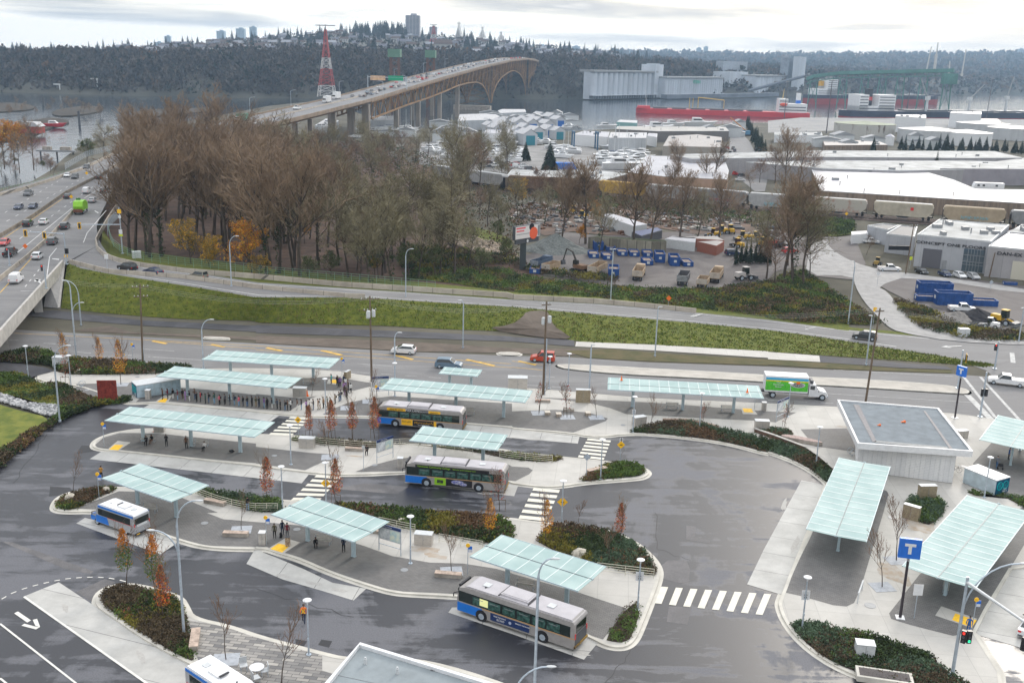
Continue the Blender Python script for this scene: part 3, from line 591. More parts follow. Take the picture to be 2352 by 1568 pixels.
while k<700:
    x,y=ru(min(xs),max(xs)),ru(min(ys),max(ys))
    if inpoly(x,y,P): mb.ell((x,y,.35),(ru(.15,.4),ru(.15,.35),ru(.12,.3)),5,4,random.randint(0,1)); k+=1
struct(mb,'riprap_rocks',rockm,'stuff')
def boulder(p,s,z=.3,label='',grp=None,cm=None):
    m=MB(); m.ell((0,0,0),(s,s*.75,s*.6),9,7)
    m.v=[(x*ru(.85,1.1),y*ru(.85,1.1),zz*ru(.85,1.1)) for x,y,zz in m.v]
    return single(m,'boulder',label,'boulder',[cm or mat('boulder',(.40,.37,.31),.9,noise=.25,scale=2)],U(p,z),ru(0,3))
boulder(T(0,2,640,1432),.8,label='pale boulder in the planted tip of the island by the blue and white minibus')
boulder(T(0,2,975,1362),.65,label='pale boulder under the left end of the shelter beside the minibus')
boulder(T(2,3,625,380),1.,label='pink-grey boulder in the round planting bed behind the parked bus')
boulder(T(0,2,680,265),.8,label='tan boulder at the edge of the shrubs above the curved walkway, left one')
boulder(T(0,2,725,280),.8,label='tan boulder at the edge of the shrubs above the curved walkway, right one')
boulder(T(1,3,1345,85),.7,label='small tan boulder among the green shrubs behind the map board')
def branch(tb,cb,p,d,L,r,lv,seg=4,spread=.75,up=.12,kids=(13,6,6),tw=.05):
    q=Vector(p); d=d.normalized(); pts=[q.copy()]
    for i in range(seg):
        d=(d+Vector((ru(-1,1),ru(-1,1),ru(-1,1)))*.14+Vector((0,0,up))).normalized(); q=q+d*(L/seg); pts.append(q.copy())
    if lv<=1:
        for i in range(seg): tb.tube(pts[i],pts[i+1],r*(1-.8*i/seg),r*(1-.8*(i+1)/seg),5 if lv==0 else 4,0,False)
    elif lv==2:
        for i in range(seg): cb.tube(pts[i],pts[i+1],r*(1-.6*i/seg),r*(1-.6*(i+1)/seg),3,0,False)
    else:
        x=d.orthogonal().normalized()*tw
        cb.add([pts[0]-x,pts[0]+x,pts[-1]],[(0,1,2)],0); m=pts[len(pts)//2]
        for _ in range(3):
            e=(d+Vector((ru(-1,1),ru(-1,1),ru(-.5,1)))*.8).normalized()*L*.6; y=e.orthogonal().normalized()*tw*.8; cb.add([m-y,m+y,m+e],[(0,1,2)],0)
        return
    n=kids[lv]; lo=.35 if lv==0 else .15
    for k in range(n):
        f=lo+(1-lo)*(k+R())/n; i=min(seg-1,int(f*seg)); b=pts[i].lerp(pts[i+1],f*seg-i)
        sd=d.orthogonal(); sd.rotate(Matrix.Rotation(ru(0,2*PI),3,d));
        nd=(d*ru(.35,.8)+sd*spread+Vector((0,0,.15))).normalized()
        branch(tb,cb,b,nd,L*(ru(.38,.62) if lv==0 else ru(.45,.7))*(1.15-.55*f),max(.02,r*(.42 if lv==0 else .5)),lv+1,3 if lv<2 else 2,spread,up,kids,tw)
def bare_tree(H,r,kids,spread=.55,tw=.05,twm=M_twig,ivy=0,leaves=None,name='bare_tree',label='tree'):
    tb=MB();cb=MB(); branch(tb,cb,(0,0,-.2),Vector((ru(-.05,.05),ru(-.05,.05),1)),H*.95,r,0,6,spread,.16,kids,tw)
    cm=[twm]
    if ivy:
        for k in range(ivy): z=ru(0,H*.5); clump(tb,ru(-.4,.4),ru(-.4,.4),z,ru(.4,.8),.6,1,4)
    if leaves:
        lm,nl,sz=leaves; cm=[twm]+lm; V=[Vector(v) for v in cb.v[::3]]
        for k in range(nl):
            c=random.choice(V)+Vector((ru(-1,1),ru(-1,1),ru(-1,1)))*sz*1.5; s=Vector((ru(-1,1),ru(-1,1),ru(-1,1)))*sz; t=Vector((ru(-1,1),ru(-1,1),ru(-1,1)))*sz
            cb.add([c-s,c+t,c+s],[(0,1,2)],random.randint(1,len(lm)))
    o=thing(name,label,'tree'); put(tb,'trunk',[M_bark,V_dg],o); put(cb,'crown',cm,o)
    return o
def B(i):
    def f():
        random.seed(100+i)
        if i<4: return bare_tree(22,.42,(17,8,6),.5,.05,M_twig,ivy=60 if i%2 else 0,label='t')
        if i==4: return bare_tree(20,.35,(16,7,7),.85,.05,M_twig2,label='t')
        if i==5: return bare_tree(17,.25,(15,7,6),.7,.045,M_twig2,ivy=30,label='t')
        if i==6: return bare_tree(12,.18,(13,6,6),.8,.035,M_twig,label='t')
        if i==7: return bare_tree(15,.25,(14,7,6),.8,.045,M_twig3,label='t')
        if i==8: return bare_tree(13,.22,(14,7,6),.85,.045,M_twig2,leaves=([V_gold,V_gold,V_y],3800,.24),name='autumn_tree',label='t')
        if i==9: return bare_tree(14,.22,(14,7,6),.85,.045,M_twig,leaves=([V_o,V_gold],4200,.24),name='autumn_tree',label='t')
        if i==10: return bare_tree(11,.2,(14,7,6),.9,.045,M_twig2,leaves=([V_g,V_dg],3000,.22),name='leafy_tree',label='t')
    return f
BT=[Proto(B(i)) for i in range(11)]
def street_tree(kind):
    """young street trees: 0 bare whip, 1 red maple, 2 orange, 3 half green maple, 4 sparse reddish"""
    def f():
        random.seed(200+kind); H=5.6 if kind in(1,2,3) else 4.6
        tb=MB();cb=MB(); branch(tb,cb,(0,0,0),Vector((0,0,1)),H*.9,.05,0,5,.38,.25,(10,4,3),.012)
        lm={0:[],1:[V_r,V_rb,V_o],2:[V_o,V_gold],3:[V_g,V_y,V_o],4:[V_rb,V_r]}[kind]; n={0:0,1:1300,2:800,3:1300,4:150}[kind]
        for k in range(n):
            t=R(); z=H*(.28+.74*t); rad=(.78*math.sin(PI*min(1,t*.82+.16))**.8)*(R()**.5)*(1+.25*math.sin(5*t+k%3)); a=ru(0,2*PI)
            c=Vector((math.cos(a)*rad,math.sin(a)*rad,z)); s=Vector((ru(-1,1),ru(-1,1),ru(-1,1)))*.105; u=Vector((ru(-1,1),ru(-1,1),ru(-1,1)))*.105
            mi=0 if (kind==3 and t<.55 and R()<.8) else random.randint(0,len(lm)-1)
            if kind==3 and t>.6: mi=2
            cb.add([c-s,c+u,c+s],[(0,1,2)],1+mi)
        o=thing('street_tree','t','tree'); put(tb,'trunk',[M_bark],o); put(cb,'crown',[M_twig3 if kind!=1 else M_twig]+lm,o)
        if kind in(1,4):
            st=MB();
            for sx in(-.6,.6): st.tube((sx,0,0),(sx,0,1.4),.03,.03,5)
            st.box((0,0,1.3),(1.2,.03,.06)); put(st,'stake',[polewood],o)
        return o
    return f
ST=[Proto(street_tree(k)) for k in range(5)]
GR='young street trees of the bus exchange'
for k,p,s,l in ((3,T(0,3,1160,665),1.05,'young maple turning from green to orange, at the rounded tip of the lower left bed'),(3,T(0,3,1430,760),1.1,'young maple half red and half green, middle of the three in the lower left bed'),(1,T(0,3,1505,980),.95,'dark red young maple nearest the curved lamp post in the lower left bed'),
 (1,T(1,2,108,1480),1.,'orange-red young maple above the railing between two shelters, beside the crosswalk'),(1,T(1,2,735,1500),1.,'orange-red young maple just right of the zebra crossing with the yellow sign'),(1,T(1,2,487,880),.8,'leftmost red young maple in the row above the long railing'),(1,T(1,2,695,900),1.,'second red young maple from the left in the row above the long railing'),
 (1,T(1,2,885,890),.92,'third red young maple from the left in the row above the long railing'),(1,T(1,2,1090,895),1.05,'rightmost red young maple in front of the yellow-lettered bus'),(2,T(1,3,2145,250),.85,'bright orange young tree at the right end of the long shrub bed'),(4,T(1,2,2235,1560),1.1,'dark red slender young tree behind the rear of the middle bus'),
 (1,T(2,3,985,270),.8,'small red maple tied to stakes at the road side of the round bed'),(2,T(2,3,310,290),.9,'vivid scarlet young tree at the left edge of round bed'),(0,T(2,3,885,460),.9,'bare whip tree standing in the round bed'),(0,T(2,3,605,110),.6,'bare whip tree at the top kerb of the round bed'),
 (0,T(1,2,680,1060),1.,'bare young tree in a metal grate beside the left end of the middle platform'),(0,T(1,3,1795,540),.9,'bare young tree in a grate behind the timber bench by the parked bus'),(0,T(1,2,845,610),.8,'bare young tree in a grate at the end of the long queue'),(0,T(1,2,1045,550),.9,'bare young tree in a grate beside the blue-topped board near the yellow bus'),(0,T(1,2,512,500),.8,'bare young tree behind the queue beside the steel cabinet'),
 (4,T(2,2,248,657),1.,'thin rust-coloured tree in a grate beside the brown slatted bench'),(4,T(2,2,505,695),1.05,'thin rust-coloured tree in a grate between the stone seats'),(0,T(2,2,773,697),.95,'leafless dark young tree in a grate right of the stone seats'),(4,T(2,2,1745,760),.7,'small sparse red tree at the curved timber seat wall'),
 (0,T(3,3,1048,684),1.15,'bare young tree in a grate just left of the T sign pole, nearer one'),(0,T(3,3,1178,440),1.25,'bare young tree in a grate farther behind the T sign'),(0,T(0,3,2075,1350),1.,'bare young tree in a grate next to the white minibus roof at the bottom edge'),(0,T(1,3,235,1568),1.25,'bare reddish young tree on the mottled pavers at the bottom edge'),
 (2,T(0,2,590,200),.9,'orange young tree over the grey cabinet left of the queue'),(2,T(0,2,920,230),.85,'faded orange young tree in the shrubs above the walkway'),(2,T(0,2,1110,395),1.25,'tallest orange young tree, standing in a grate on the walkway'),(4,T(0,2,600,400),1.,'rust-red tree at the tip of the walkway near the double lamp'),
 (0,T(0,2,675,1390),.9,'bare tree in the planted tip of the island beside the minibus'),(0,T(0,3,2215,160),.8,'bare young tree in a grate behind the pale timber bench of the lower platform'),(4,T(3,2,145,800),.8,'thin reddish tree by the blue-topped board right of the long shelter'),(0,T(2,2,1270,830),1.,'bare whip tree beside the white-topped bin at the loop kerb')):
    ST[k].at(U(p,.15),ru(0,6),l,GR,s)
gp=MB()
for p in (T(1,2,680,1060),T(1,3,1795,540),T(1,2,845,610),T(1,2,1045,550),T(2,2,248,657),T(2,2,505,695),T(2,2,773,697),T(3,3,1048,684),T(3,3,1178,440),T(0,3,2075,1350),T(0,3,2215,160),T(0,2,1110,395)):
    c=U(p,.168); gp.box((c.x,c.y,.172),(2.2,1.9,.012),.15)
struct(gp,'tree_grate',[mat('grate_stone',(.33,.35,.38),.7,noise=.15)])
def glassmat():
    m=bpy.data.materials.new('frosted_roof_glass'); m.use_nodes=True; nt=m.node_tree; b=nt.nodes['Principled BSDF']; L=nt.links.new
    b.inputs['Base Color'].default_value=(.46,.58,.57,1); b.inputs['Roughness'].default_value=.7; b.inputs['Specular IOR Level'].default_value=.25
    tr=nt.nodes.new('ShaderNodeBsdfTranslucent'); tr.inputs[0].default_value=(.55,.78,.78,1); mx=nt.nodes.new('ShaderNodeMixShader'); mx.inputs[0].default_value=.25
    tcn=nt.nodes.new('ShaderNodeTexCoord'); n=nt.nodes.new('ShaderNodeTexNoise'); n.inputs['Scale'].default_value=.35; n.inputs['Detail'].default_value=6; L(tcn.outputs['Object'],n.inputs['Vector'])
    cr=nt.nodes.new('ShaderNodeValToRGB'); e=cr.color_ramp.elements; e[0].position=.35;e[1].position=.7; e[0].color=(.38,.50,.49,1); e[1].color=(.52,.63,.61,1); L(n.outputs['Fac'],cr.inputs[0]); L(cr.outputs[0],b.inputs['Base Color'])
    L(b.outputs[0],mx.inputs[1]); L(tr.outputs[0],mx.inputs[2]); L(mx.outputs[0],nt.nodes['Material Output'].inputs['Surface']); return m
M_roofg=glassmat(); M_beam=mat('roof_beam',(.64,.70,.69),.5); M_gut=mat('gutter',(.12,.16,.17),.5)
def shelter(P4,label,ncol,npan,cols=None,zr_=3.55,wid=5.5,benches=()):
    a=[U(p,zr_) for p in P4]; u=((a[3]-a[0])+(a[2]-a[1])); u.z=0; Ln=((a[3]-a[0]).length+(a[2]-a[1]).length)/2; u.normalize()
    c=(a[0]+a[1]+a[2]+a[3])/4; rz=math.atan2(u.y,u.x); wid=((a[1]-a[0]).length+(a[2]-a[3]).length)/2*.99
    o=thing('bus_shelter',label,'shelter',(c.x,c.y,.15),rz,'glass roofed bus shelters')
    z=zr_-.15; h=wid/2; sl=.09; L2=Ln/2
    g=MB()
    for s in(-1,1):
        g.add([(-L2,0,z),(L2,0,z),(L2,s*h,z+sl),(-L2,s*h,z+sl),(-L2,0,z-.04),(L2,0,z-.04),(L2,s*h,z+sl-.04),(-L2,s*h,z+sl-.04)],
              [(0,1,2,3) if s>0 else (3,2,1,0),(4,7,6,5) if s>0 else (5,6,7,4),(2,6,7,3),(0,3,7,4),(1,5,6,2)])
    put(g,'roof_glass',M_roofg,o)
    b=MB()
    for i in range(npan+1):
        x=-L2+.35+(Ln-.7)*i/npan
        for s in(-1,1):
            b.add([(x-.035,0,z+.03),(x+.035,0,z+.03),(x+.035,s*h,z+sl+.03),(x-.035,s*h,z+sl+.03),(x-.05,0,z-.14),(x+.05,0,z-.14),(x+.05,s*h,z+sl-.08),(x-.05,s*h,z+sl-.08)],
              [(0,1,2,3),(4,7,6,5),(0,3,7,4),(1,5,6,2),(2,6,7,3)])
    put(b,'roof_beam',M_beam,o)
    e=MB()
    for s in(-1,1): e.box((0,s*(h+.03),z+sl-.04),(Ln,.05,.14))
    for s in(-1,1): e.box((s*(L2+.03),0,z+.02),(.05,.3,.16))
    put(e,'edge_channel',palest,o)
    put(MB().box((0,0,z+.012),(Ln,.10,.05)),'gutter',M_gut,o)
    xs=cols or ([-Ln*.33,0,Ln*.33] if ncol==3 else ([-Ln*.28,Ln*.28] if ncol==2 else [0]))
    for x in xs:
        k=MB(); k.box((x,0,z/2-.1),(.42,.24,z-.2)); k.box((x,0,z-.17),(.3,wid*.5,.12)); k.box((x,0,.02),(.5,.34,.04)); put(k,'column',palest,o)
        k=MB(); k.box((x,0,z-.55),(.44,.26,.28)); put(k,'column_band',white,o); k=MB(); k.box((x,0,z-.40),(.30,.27,.07)); put(k,'number_plate',red,o)
    return o
t=T
SH=[shelter([(465,826.5),(494,805),(779,824),(758,847)],'topmost glass bus shelter on the left, on the kerb of the main road',3,13),
 shelter([t(0,2,1450,325),t(0,2,1580,230),t(1,2,415,340),t(1,2,290,435)],'long glass bus shelter directly above the long queue of people',3,13),
 shelter([t(0,2,980,725),t(0,2,1170,607),t(1,2,165,740),(588,1006.6)],'long glass bus shelter on the left of the middle platform, with people on benches beneath',3,13),
 shelter([t(0,2,945,1262),t(0,2,1270,1120),t(0,2,1905,1322),t(0,2,1590,1480)],'short glass bus shelter above the blue and white minibus',2,7),
 shelter([(632,1185),(697,1138),(889.5,1198.5),(818,1247)],'short glass bus shelter at the centre of the lower platform, beside the street map board',2,7),
 shelter([(1085,1280),(1145,1228),(1388.7,1301),(1332,1360.6)],'short glass bus shelter standing behind the nearest long bus',2,7),
 shelter([(874.5,894),(894.5,869),(1222,897.8),(1208.5,926)],'long glass bus shelter behind the bus with the yellow sign',3,13),
 shelter([t(1,2,1688,298),t(1,2,1715,238),t(1,2,2070,265),t(1,2,2040,327)],'smallest glass bus shelter, at the edge of the main road below the grey-blue car',2,4),
 shelter([t(1,2,1418,915),t(1,2,1515,780),t(1,2,2298,862),t(1,2,2230,1005)],'short glass bus shelter between the two buses in the middle, behind the long railing',2,7),
 shelter([t(2,2,880,445),t(2,2,878,335),t(2,2,2265,412),t(2,2,2315,527)],'long glass bus shelter at the road left of the green delivery truck',3,15),
 shelter([(1986.7,1251),(1855,1210.5),(1928,1051),(2044,1073)],'narrow glass bus shelter pointing away from view, left of the blue T sign',3,14),
 shelter([(2229.4,1352),(2081.8,1302),(2218,1133),(2374,1182)],'largest glass bus shelter, right of the blue T sign',3,16),
 shelter([(2393,1043),(2250.6,1009),(2294,953),(2428,982)],'glass bus shelter cut off at the right edge beside the white flat-roofed pavilion',2,8)]
def seatb():
    o=thing('metal_bench','t','bench'); m=MB()
    for i in range(5): m.box((0,-.2+i*.1,.45),(1.9,.07,.03))
    put(m,'seat',mgrey if 0 else stainless,o); m=MB()
    for i in range(4): m.box((0,.27+i*.015,.55+i*.1),(1.9,.03,.07))
    put(m,'backrest',stainless,o)
    for x in(-.85,.85):
        m=MB(); m.box((x,-.18,.22),(.05,.05,.45)); m.box((x,.25,.45),(.05,.05,.9)); m.box((x,0,.42),(.05,.5,.05)); put(m,'leg',steel,o)
    return o
PB=Proto(seatb)
for p,r,l in ((T(0,2,1360,920),.0,'metal bench with two seated people under the left of the middle platform shelter'),(T(0,2,1850,960),.0,'metal bench with one seated person in a light top'),(T(0,2,1370,1560),-.25,'empty metal bench under the shelter beside the minibus'),(T(1,3,610,290),-.2,'metal bench under the lower platform shelter with a bent-over person'),
   (T(2,3,120,700),-.25,'empty metal bench behind the nearest long bus'),(T(2,2,1470,615),.0,'left metal bench under the shelter beside the delivery truck'),(T(2,2,1975,640),.0,'right metal bench under the shelter beside the delivery truck'),(T(1,2,485,390),.0,'metal bench at the main road shelter above the steel cabinet'),
   (T(3,3,1635,710),1.1,'metal bench under the end of the largest shelter'),(T(1,2,1950,665),.0,'metal bench right of the yellow-lettered bus')):
    PB.at(U(p,.16),r,l,'metal benches of the bus exchange')
def timb():
    o=thing('timber_bench','t','bench'); m=MB().box((0,0,.2),(2.7,.62,.4)); put(m,'base',oldconc,o)
    m=MB()
    for i in range(12): m.box((-1.24+i*.225,0,.43),(.205,.68,.06))
    put(m,'seat',mat('pale_timber',(.42,.33,.27),.75,noise=.3,scale=2),o); return o
PT=Proto(timb)
for p,r,s,l in ((T(0,3,2165,215),-.02,1,'pale timber-topped bench on the grey pavers of the lower platform, left of the steel bin'),(T(1,3,1765,590),-.12,1,'pale timber-topped bench at the front of the parked long bus'),(T(0,3,1790,1190),-1.35,1.15,'timber-topped bench standing end-on beside the lower left planting bed'),
  (T(0,2,1975,1490),-.35,1,'timber bench against the curved railing right of the minibus shelter'),(T(1,2,905,1000),-.05,.9,'brown timber bench at the long railing beside a seated person'),(T(2,2,780,1195),.5,1.05,'timber bench at the left of the small round planting bed'),
  (T(2,2,282,555),.0,.85,'brown slatted bench beside the rust-coloured street tree'),(T(0,2,1370,290),.0,.7,'small brown bench at the end of the dark shrubs left of the queue shelter'),(T(1,3,1090,185),-.3,.8,'timber bench half hidden behind the street map board')):
    PT.at(U(p,.16),r,l,'timber benches of the bus exchange',s)
def stonec():
    m=MB().box((0,0,.22),(.75,.9,.44)); m.box((0,0,.45),(.78,.93,.03),m=1); return single(m,'stone_seat','t','seat',[mat('seat_stone',(.30,.25,.20),.85,noise=.25),mat('seat_top',(.55,.50,.43),.8,noise=.1)])
PS=Proto(stonec)
for p,l in ((T(2,2,325,670),'stone block seat left of the thin central tree'),(T(2,2,428,685),'middle stone block seat beside the long slab seat'),(T(2,2,697,675),'stone block seat farthest right, before the leafless tree')): PS.at(U(p,.16),.1,l,'stone block seats')
m=MB().box((0,0,.2),(1.6,.7,.4)); single(m,'stone_seat','long dark stone slab seat behind the middle thin tree','seat',[oldconc],U(T(2,2,520,640),.16),0)
m=MB(); m.prism(chaikin([(-2.8,1.2),(-1.2,1.5),(2.6,-1.0),(2.2,-1.8),(-2.4,.4)],2),0,.5); o=thing('curved_bench','wedge-shaped reddish timber platform bench beside the pavilion','bench',U(T(3,2,310,920),.16),0); put(m,'base',oldconc,o)
m=MB(); m.prism(chaikin([(-2.75,1.15),(-1.2,1.45),(2.55,-1.0),(2.15,-1.75),(-2.35,.45)],2),.5,.55); put(m,'seat',mat('red_timber',(.30,.22,.20),.7,noise=.3,scale=1.2,stretch=(6,1,1)),o)
m=MB(); pts=Wo('22 1385,735 1600,738 1750,765 1890,800',.16);
for a,b in zip(pts,pts[1:]):
    d=(Vector(b)-Vector(a)); c=(Vector(a)+Vector(b))/2; m.box((c.x,c.y,.38),(d.length+.05,.5,.45),math.atan2(d.y,d.x))
single(m,'seat_wall','low curved seat wall with brown timber face above the shrub bed','wall',[wood])
m=MB(); pts=Wo('32 -120,830 60,890 350,1000 480,1090 600,1195',.16)
for a,b in zip(pts,pts[1:]):
    d=(Vector(b)-Vector(a)); c=(Vector(a)+Vector(b))/2; m.box((c.x,c.y,.42),(d.length+.05,.35,.5),math.atan2(d.y,d.x)); m.box((c.x,c.y,.69),(d.length+.08,.45,.05),math.atan2(d.y,d.x),1)
single(m,'retaining_wall','long low brown retaining wall with pale coping along the bus loop','wall',[mat('brown_wall',(.12,.07,.05),.8,noise=.2),concrete])
def cab(w,d,h,m1=stainless,m2=lgrey):
    def f():
        o=thing('cabinet','t','cabinet'); put(MB().box((0,0,h/2),(w,d,h)).box((0,0,.04),(w*.94,d*.94,.08)),'body',m1,o); put(MB().box((0,0,h+.02),(w+.06,d+.06,.05)),'lid',m2,o)
        m=MB();
        for s in(-.02,.02): m.box((s,-d/2-.006,h*.5),(.015,.012,h*.85))
        m.box((.1,-d/2-.01,h*.55),(.04,.03,.14)); put(m,'door_handle',mgrey,o); return o
    return f
C1=Proto(cab(2.,1.,1.35)); C2=Proto(cab(.62,.62,1.25,stainless,white)); C3=Proto(cab(2.3,.8,2.1,mat('bronze_metal',(.30,.25,.17),.5,.3,noise=.15))); C4=Proto(cab(1.5,1.,1.2,lgrey,lgrey))
for pr,p,r,s,l in ((C1,T(1,2,405,500),.0,1,'brushed steel cabinet between the queue and the road shelter'),(C1,T(1,2,470,970),-.05,1,'brushed steel cabinet at the left end of the long railing'),(C1,T(1,3,1540,290),-.12,.95,'brushed steel cabinet at the railing right of the street map board'),(C1,T(2,2,1165,765),.45,.95,'curved-top steel cabinet beside the pedestrian crossing light'),
  (C1,T(3,2,-60,805),-.05,1,'steel cabinet with white lid at the right of the shrub bed'),(C2,T(0,2,1362,525),.0,1.1,'tall white-topped bin beside the bicycle locker'),(C2,T(1,3,62,290),.0,1.1,'white-topped bin beside the waiting group and the yellow pad'),(C2,T(1,2,1325,1160),.0,1.1,'white-topped bin at the front of the middle bus'),(C2,T(1,2,1062,650),.0,1.05,'white-topped bin at the front of the yellow-lettered bus'),
  (C2,T(3,2,-40,630),.0,1.,'small grey bin by the yellow pad right of the long road shelter'),(C3,T(2,2,650,555),.0,.95,'tall bronze electrical cabinet between the street trees'),(C1,T(0,2,1465,825),.0,.7,'steel box behind the orange cone on the middle platform'),(C3,T(1,2,840,340),1.2,.6,'dark bronze cabinet behind the bunched end of the queue'),(C3,T(3,2,1450,1450),.1,.9,'tall dark screen cabinet in the clipped bed before the pavilion'),
  (C3,T(3,3,1310,60),-.7,.8,'tilted stone-coloured cabinet beside the round hedge bed'),(C4,T(3,3,880,1310),-.15,1.05,'square concrete block with pale top in the lower right bed'),(C4,T(0,2,560,230),.0,1.4,'grey-green utility cabinet in the shrubs behind the double-headed lamps'),(C4,T(3,1,1790,1520),.0,1.3,'white utility cabinet on the corner by the gravel heap'),(C4,T(0,1,1255,800),.5,1.2,'grey utility cabinet behind the barrier on the highway corner'),(C1,T(2,2,50,440),.0,1.5,'long pale cabinet at the road edge right of the glass shelter'),(C1,T(3,2,1775,880),.3,.8,'pale box at the right corner of the pavilion')):
    z=ZR(T(0,1,1255,800)[0]) if 'highway' in l else .16
    pr.at(U(p,z),r,l,'cabinets and bins of the exchange',s)
o=thing('planter_box','pale rectangular concrete planter at the bottom right edge','planter',U((2030,1560),.16),-.22); put(MB().box((0,0,.25),(4.6,1.7,.5)),'box',M_kerb,o); put(MB().box((0,0,.505),(4.1,1.2,.03)),'gravel',M_yard,o)
def locker(p,rz,Lx,l):
    o=thing('bicycle_locker',l,'locker',U(p,.16),rz,'bicycle lockers'); w=2.6;h=1.9
    put(MB().box((Lx/2,w/2,h/2+.05),(Lx,w,h)),'body',mat('locker_side',(.42,.50,.54),.5,noise=.15,scale=1),o); put(MB().box((Lx/2,w/2,h+.1),(Lx+.1,w+.1,.1)),'roof',lgrey,o)
    f=MB().box((-.02,w/2,h/2+.05),(.03,w-.05,h-.1)); pe=put(f,'end_panel',mat('locker_graphic',(.0,.045,.12),.4,rgb2=(.0,.10,.16),scale=.8),o)
    g=MB()
    for cy in(.75,1.85):
        for i in range(20):
            a=2*PI*i/20;b=2*PI*(i+1)/20; g.tube((-.05,cy+.5*math.cos(a),1.15+.5*math.sin(a)),(-.05,cy+.5*math.cos(b),1.15+.5*math.sin(b)),.03,.03,4)
            if i%4==0: g.tube((-.05,cy,1.15),(-.05,cy+.5*math.cos(a),1.15+.5*math.sin(a)),.012,.012,3)
    put(g,'bicycle_graphic',mat('bright_teal',(.0,.55,.55),.5),pe)
    for k,tx in enumerate(("Let's","Ride It.")): textmesh(tx,.3,white,'lettering',pe,facing(-.06,.75,.62-.28*k,-PI/2),.01)
    n=int(Lx/1.1)
    for i in range(n):
        d=MB().box((.55+i*Lx/n,-.015,h/2+.05),(Lx/n-.12,.03,h-.2)); dd=put(d,'door',mat('locker_door',(.36,.46,.52),.4,noise=.2,scale=1.5),o); put(MB().box((.75+i*Lx/n,-.05,1.05),(.1,.04,.1)),'handle',mgrey,dd)
    return o
locker(T(0,2,1262,525),.62,6.5,'bicycle locker with a teal bicycle picture, left of the queue'); locker(T(3,2,2200,1380),2.1,4.5,'bicycle locker with a teal bicycle picture at the right edge')
o=thing('art_screen','tall rust-red metal screen with a cut-out leaf pattern','screen',U(T(0,2,905,560),.2),.12)
def holes():
    m=mat('corten_steel',(.20,.028,.018),.7,noise=.25,scale=3); nt=m.node_tree; return m
m=MB().box((1.35,0,1.75),(2.75,.1,3.3)); put(m,'panel',holes(),o); m=MB(); random.seed(5)
for i in range(26):
    cx,cz=ru(.25,2.45),ru(.3,3.2); a0=ru(0,6)
    m.path([(cx+.22*math.cos(a0+a*.5)*(1-a*.05),-.06,cz+.28*math.sin(a0+a*.5)*(1-a*.05)) for a in range(8)],.022,4)
put(m,'cut_pattern',mat('pierced_dark',(.05,.01,.008),.8),o)
for x in(.1,2.6): put(MB().tube((x,0,0),(x,0,.4),.05),'foot',dark,o)
def board(pl,pr,ztop,label,hb=1.35):
    a=U(pl,.16);b=U(pr,.16); d=b-a; Ln=d.length; rz=math.atan2(d.y,d.x); o=thing('map_board',label,'information board',a,rz,'information boards')
    for x in(0,Ln): put(MB().tube((x,0,0),(x,0,ztop),.05),'post',steel,o)
    put(MB().box((Ln/2,0,ztop-hb/2-.3),(Ln,.09,hb)),'panel',lgrey,o); put(MB().box((Ln/2,0,ztop-.12),(Ln+.05,.14,.3)),'header',navy,o); put(MB().box((Ln/2,0,.75),(Ln,.05,.05)),'rail',steel,o)
    textmesh('Phibbs Exchange',.16,white,'lettering',o,facing(Ln*.42,-.08,ztop-.12,0))
    p=put(MB().box((Ln*.27,-.055,ztop-hb/2-.32),(Ln*.44,.02,hb*.86)),'map_sheet',mat('map_bw',(.45,.48,.5),.5,rgb2=(.75,.77,.78),scale=3,detail=2),o)
    p=put(MB().box((Ln*.74,-.055,ztop-hb/2-.32),(Ln*.44,.02,hb*.86)),'map_sheet',mat('map_colour',(.35,.55,.62),.5,rgb2=(.72,.74,.60),scale=1.5,detail=3),o)
board(T(1,3,1130,340),T(1,3,1330,400),3.,'double map board on the lower platform right of the central shelter'); board(T(1,2,1110,1115),T(1,2,1258,1065),3.,'double map board at the left of the middle bus',1.3)
board(T(1,2,1066,500),T(1,2,1218,492),3.,'map board partly behind the left end of the shelter near the yellow-lettered bus',1.3); board(T(3,2,72,735),T(3,2,172,690),3.1,'map board right of the long road shelter, seen at an angle')
def totem(p,h,rz,s,label,w=1.75):
    o=thing('station_sign',label,'sign',U(p,.16),rz,'tall blue signs'); put(MB().tube((0,0,0),(0,0,h),.14,.12,12),'pole',mat('brown_pole',(.035,.028,.035),.5),o); put(MB().box((0,0,.03),(.8,.8,.06)),'base_plate',white,o)
    bx=put(MB().box((0,0,h+w*.47),(w,.35,w)),'sign_box',blue,o)
    if s:
        m=MB(); zc=h+w*.47
        m.box((0,-.19,zc+w*.2),(w*.5,.03,w*.14)); m.box((0,-.19,zc-w*.06),(w*.15,.03,w*.42)); put(m,'letter_t',white,bx)
    put(MB().tube((0,0,h-.4),(0,0,h+.05),.13),'collar',lgrey,o)
totem(T(3,3,1212,965),6.3,-.2,1,'tall pole with a blue box sign bearing a white T, between two shelters',1.95); totem(T(3,2,1715,700),6.6,-1.,1,'tall pole with a blue box sign at the main road kerb behind the pavilion',1.5)
def plamp():
    o=thing('pedestrian_lamp','t','lamp post'); H=5.2; put(MB().tube((0,0,0),(0,0,H-.3),.085,.06,8).lathe([(.22,0),(.22,.06)],(0,0,0),12),'post',steel,o)
    put(MB().lathe([(.06,H-.35),(.1,H-.1),(.30,H),(.38,H+.03),(.38,H+.07),(.2,H+.14)],(0,0,0),14),'lamp_head',white,o)
    put(MB().box((0,-.1,1.5),(.12,.1,.3)),'access_box',steel,o); return o
PL=Proto(plamp)
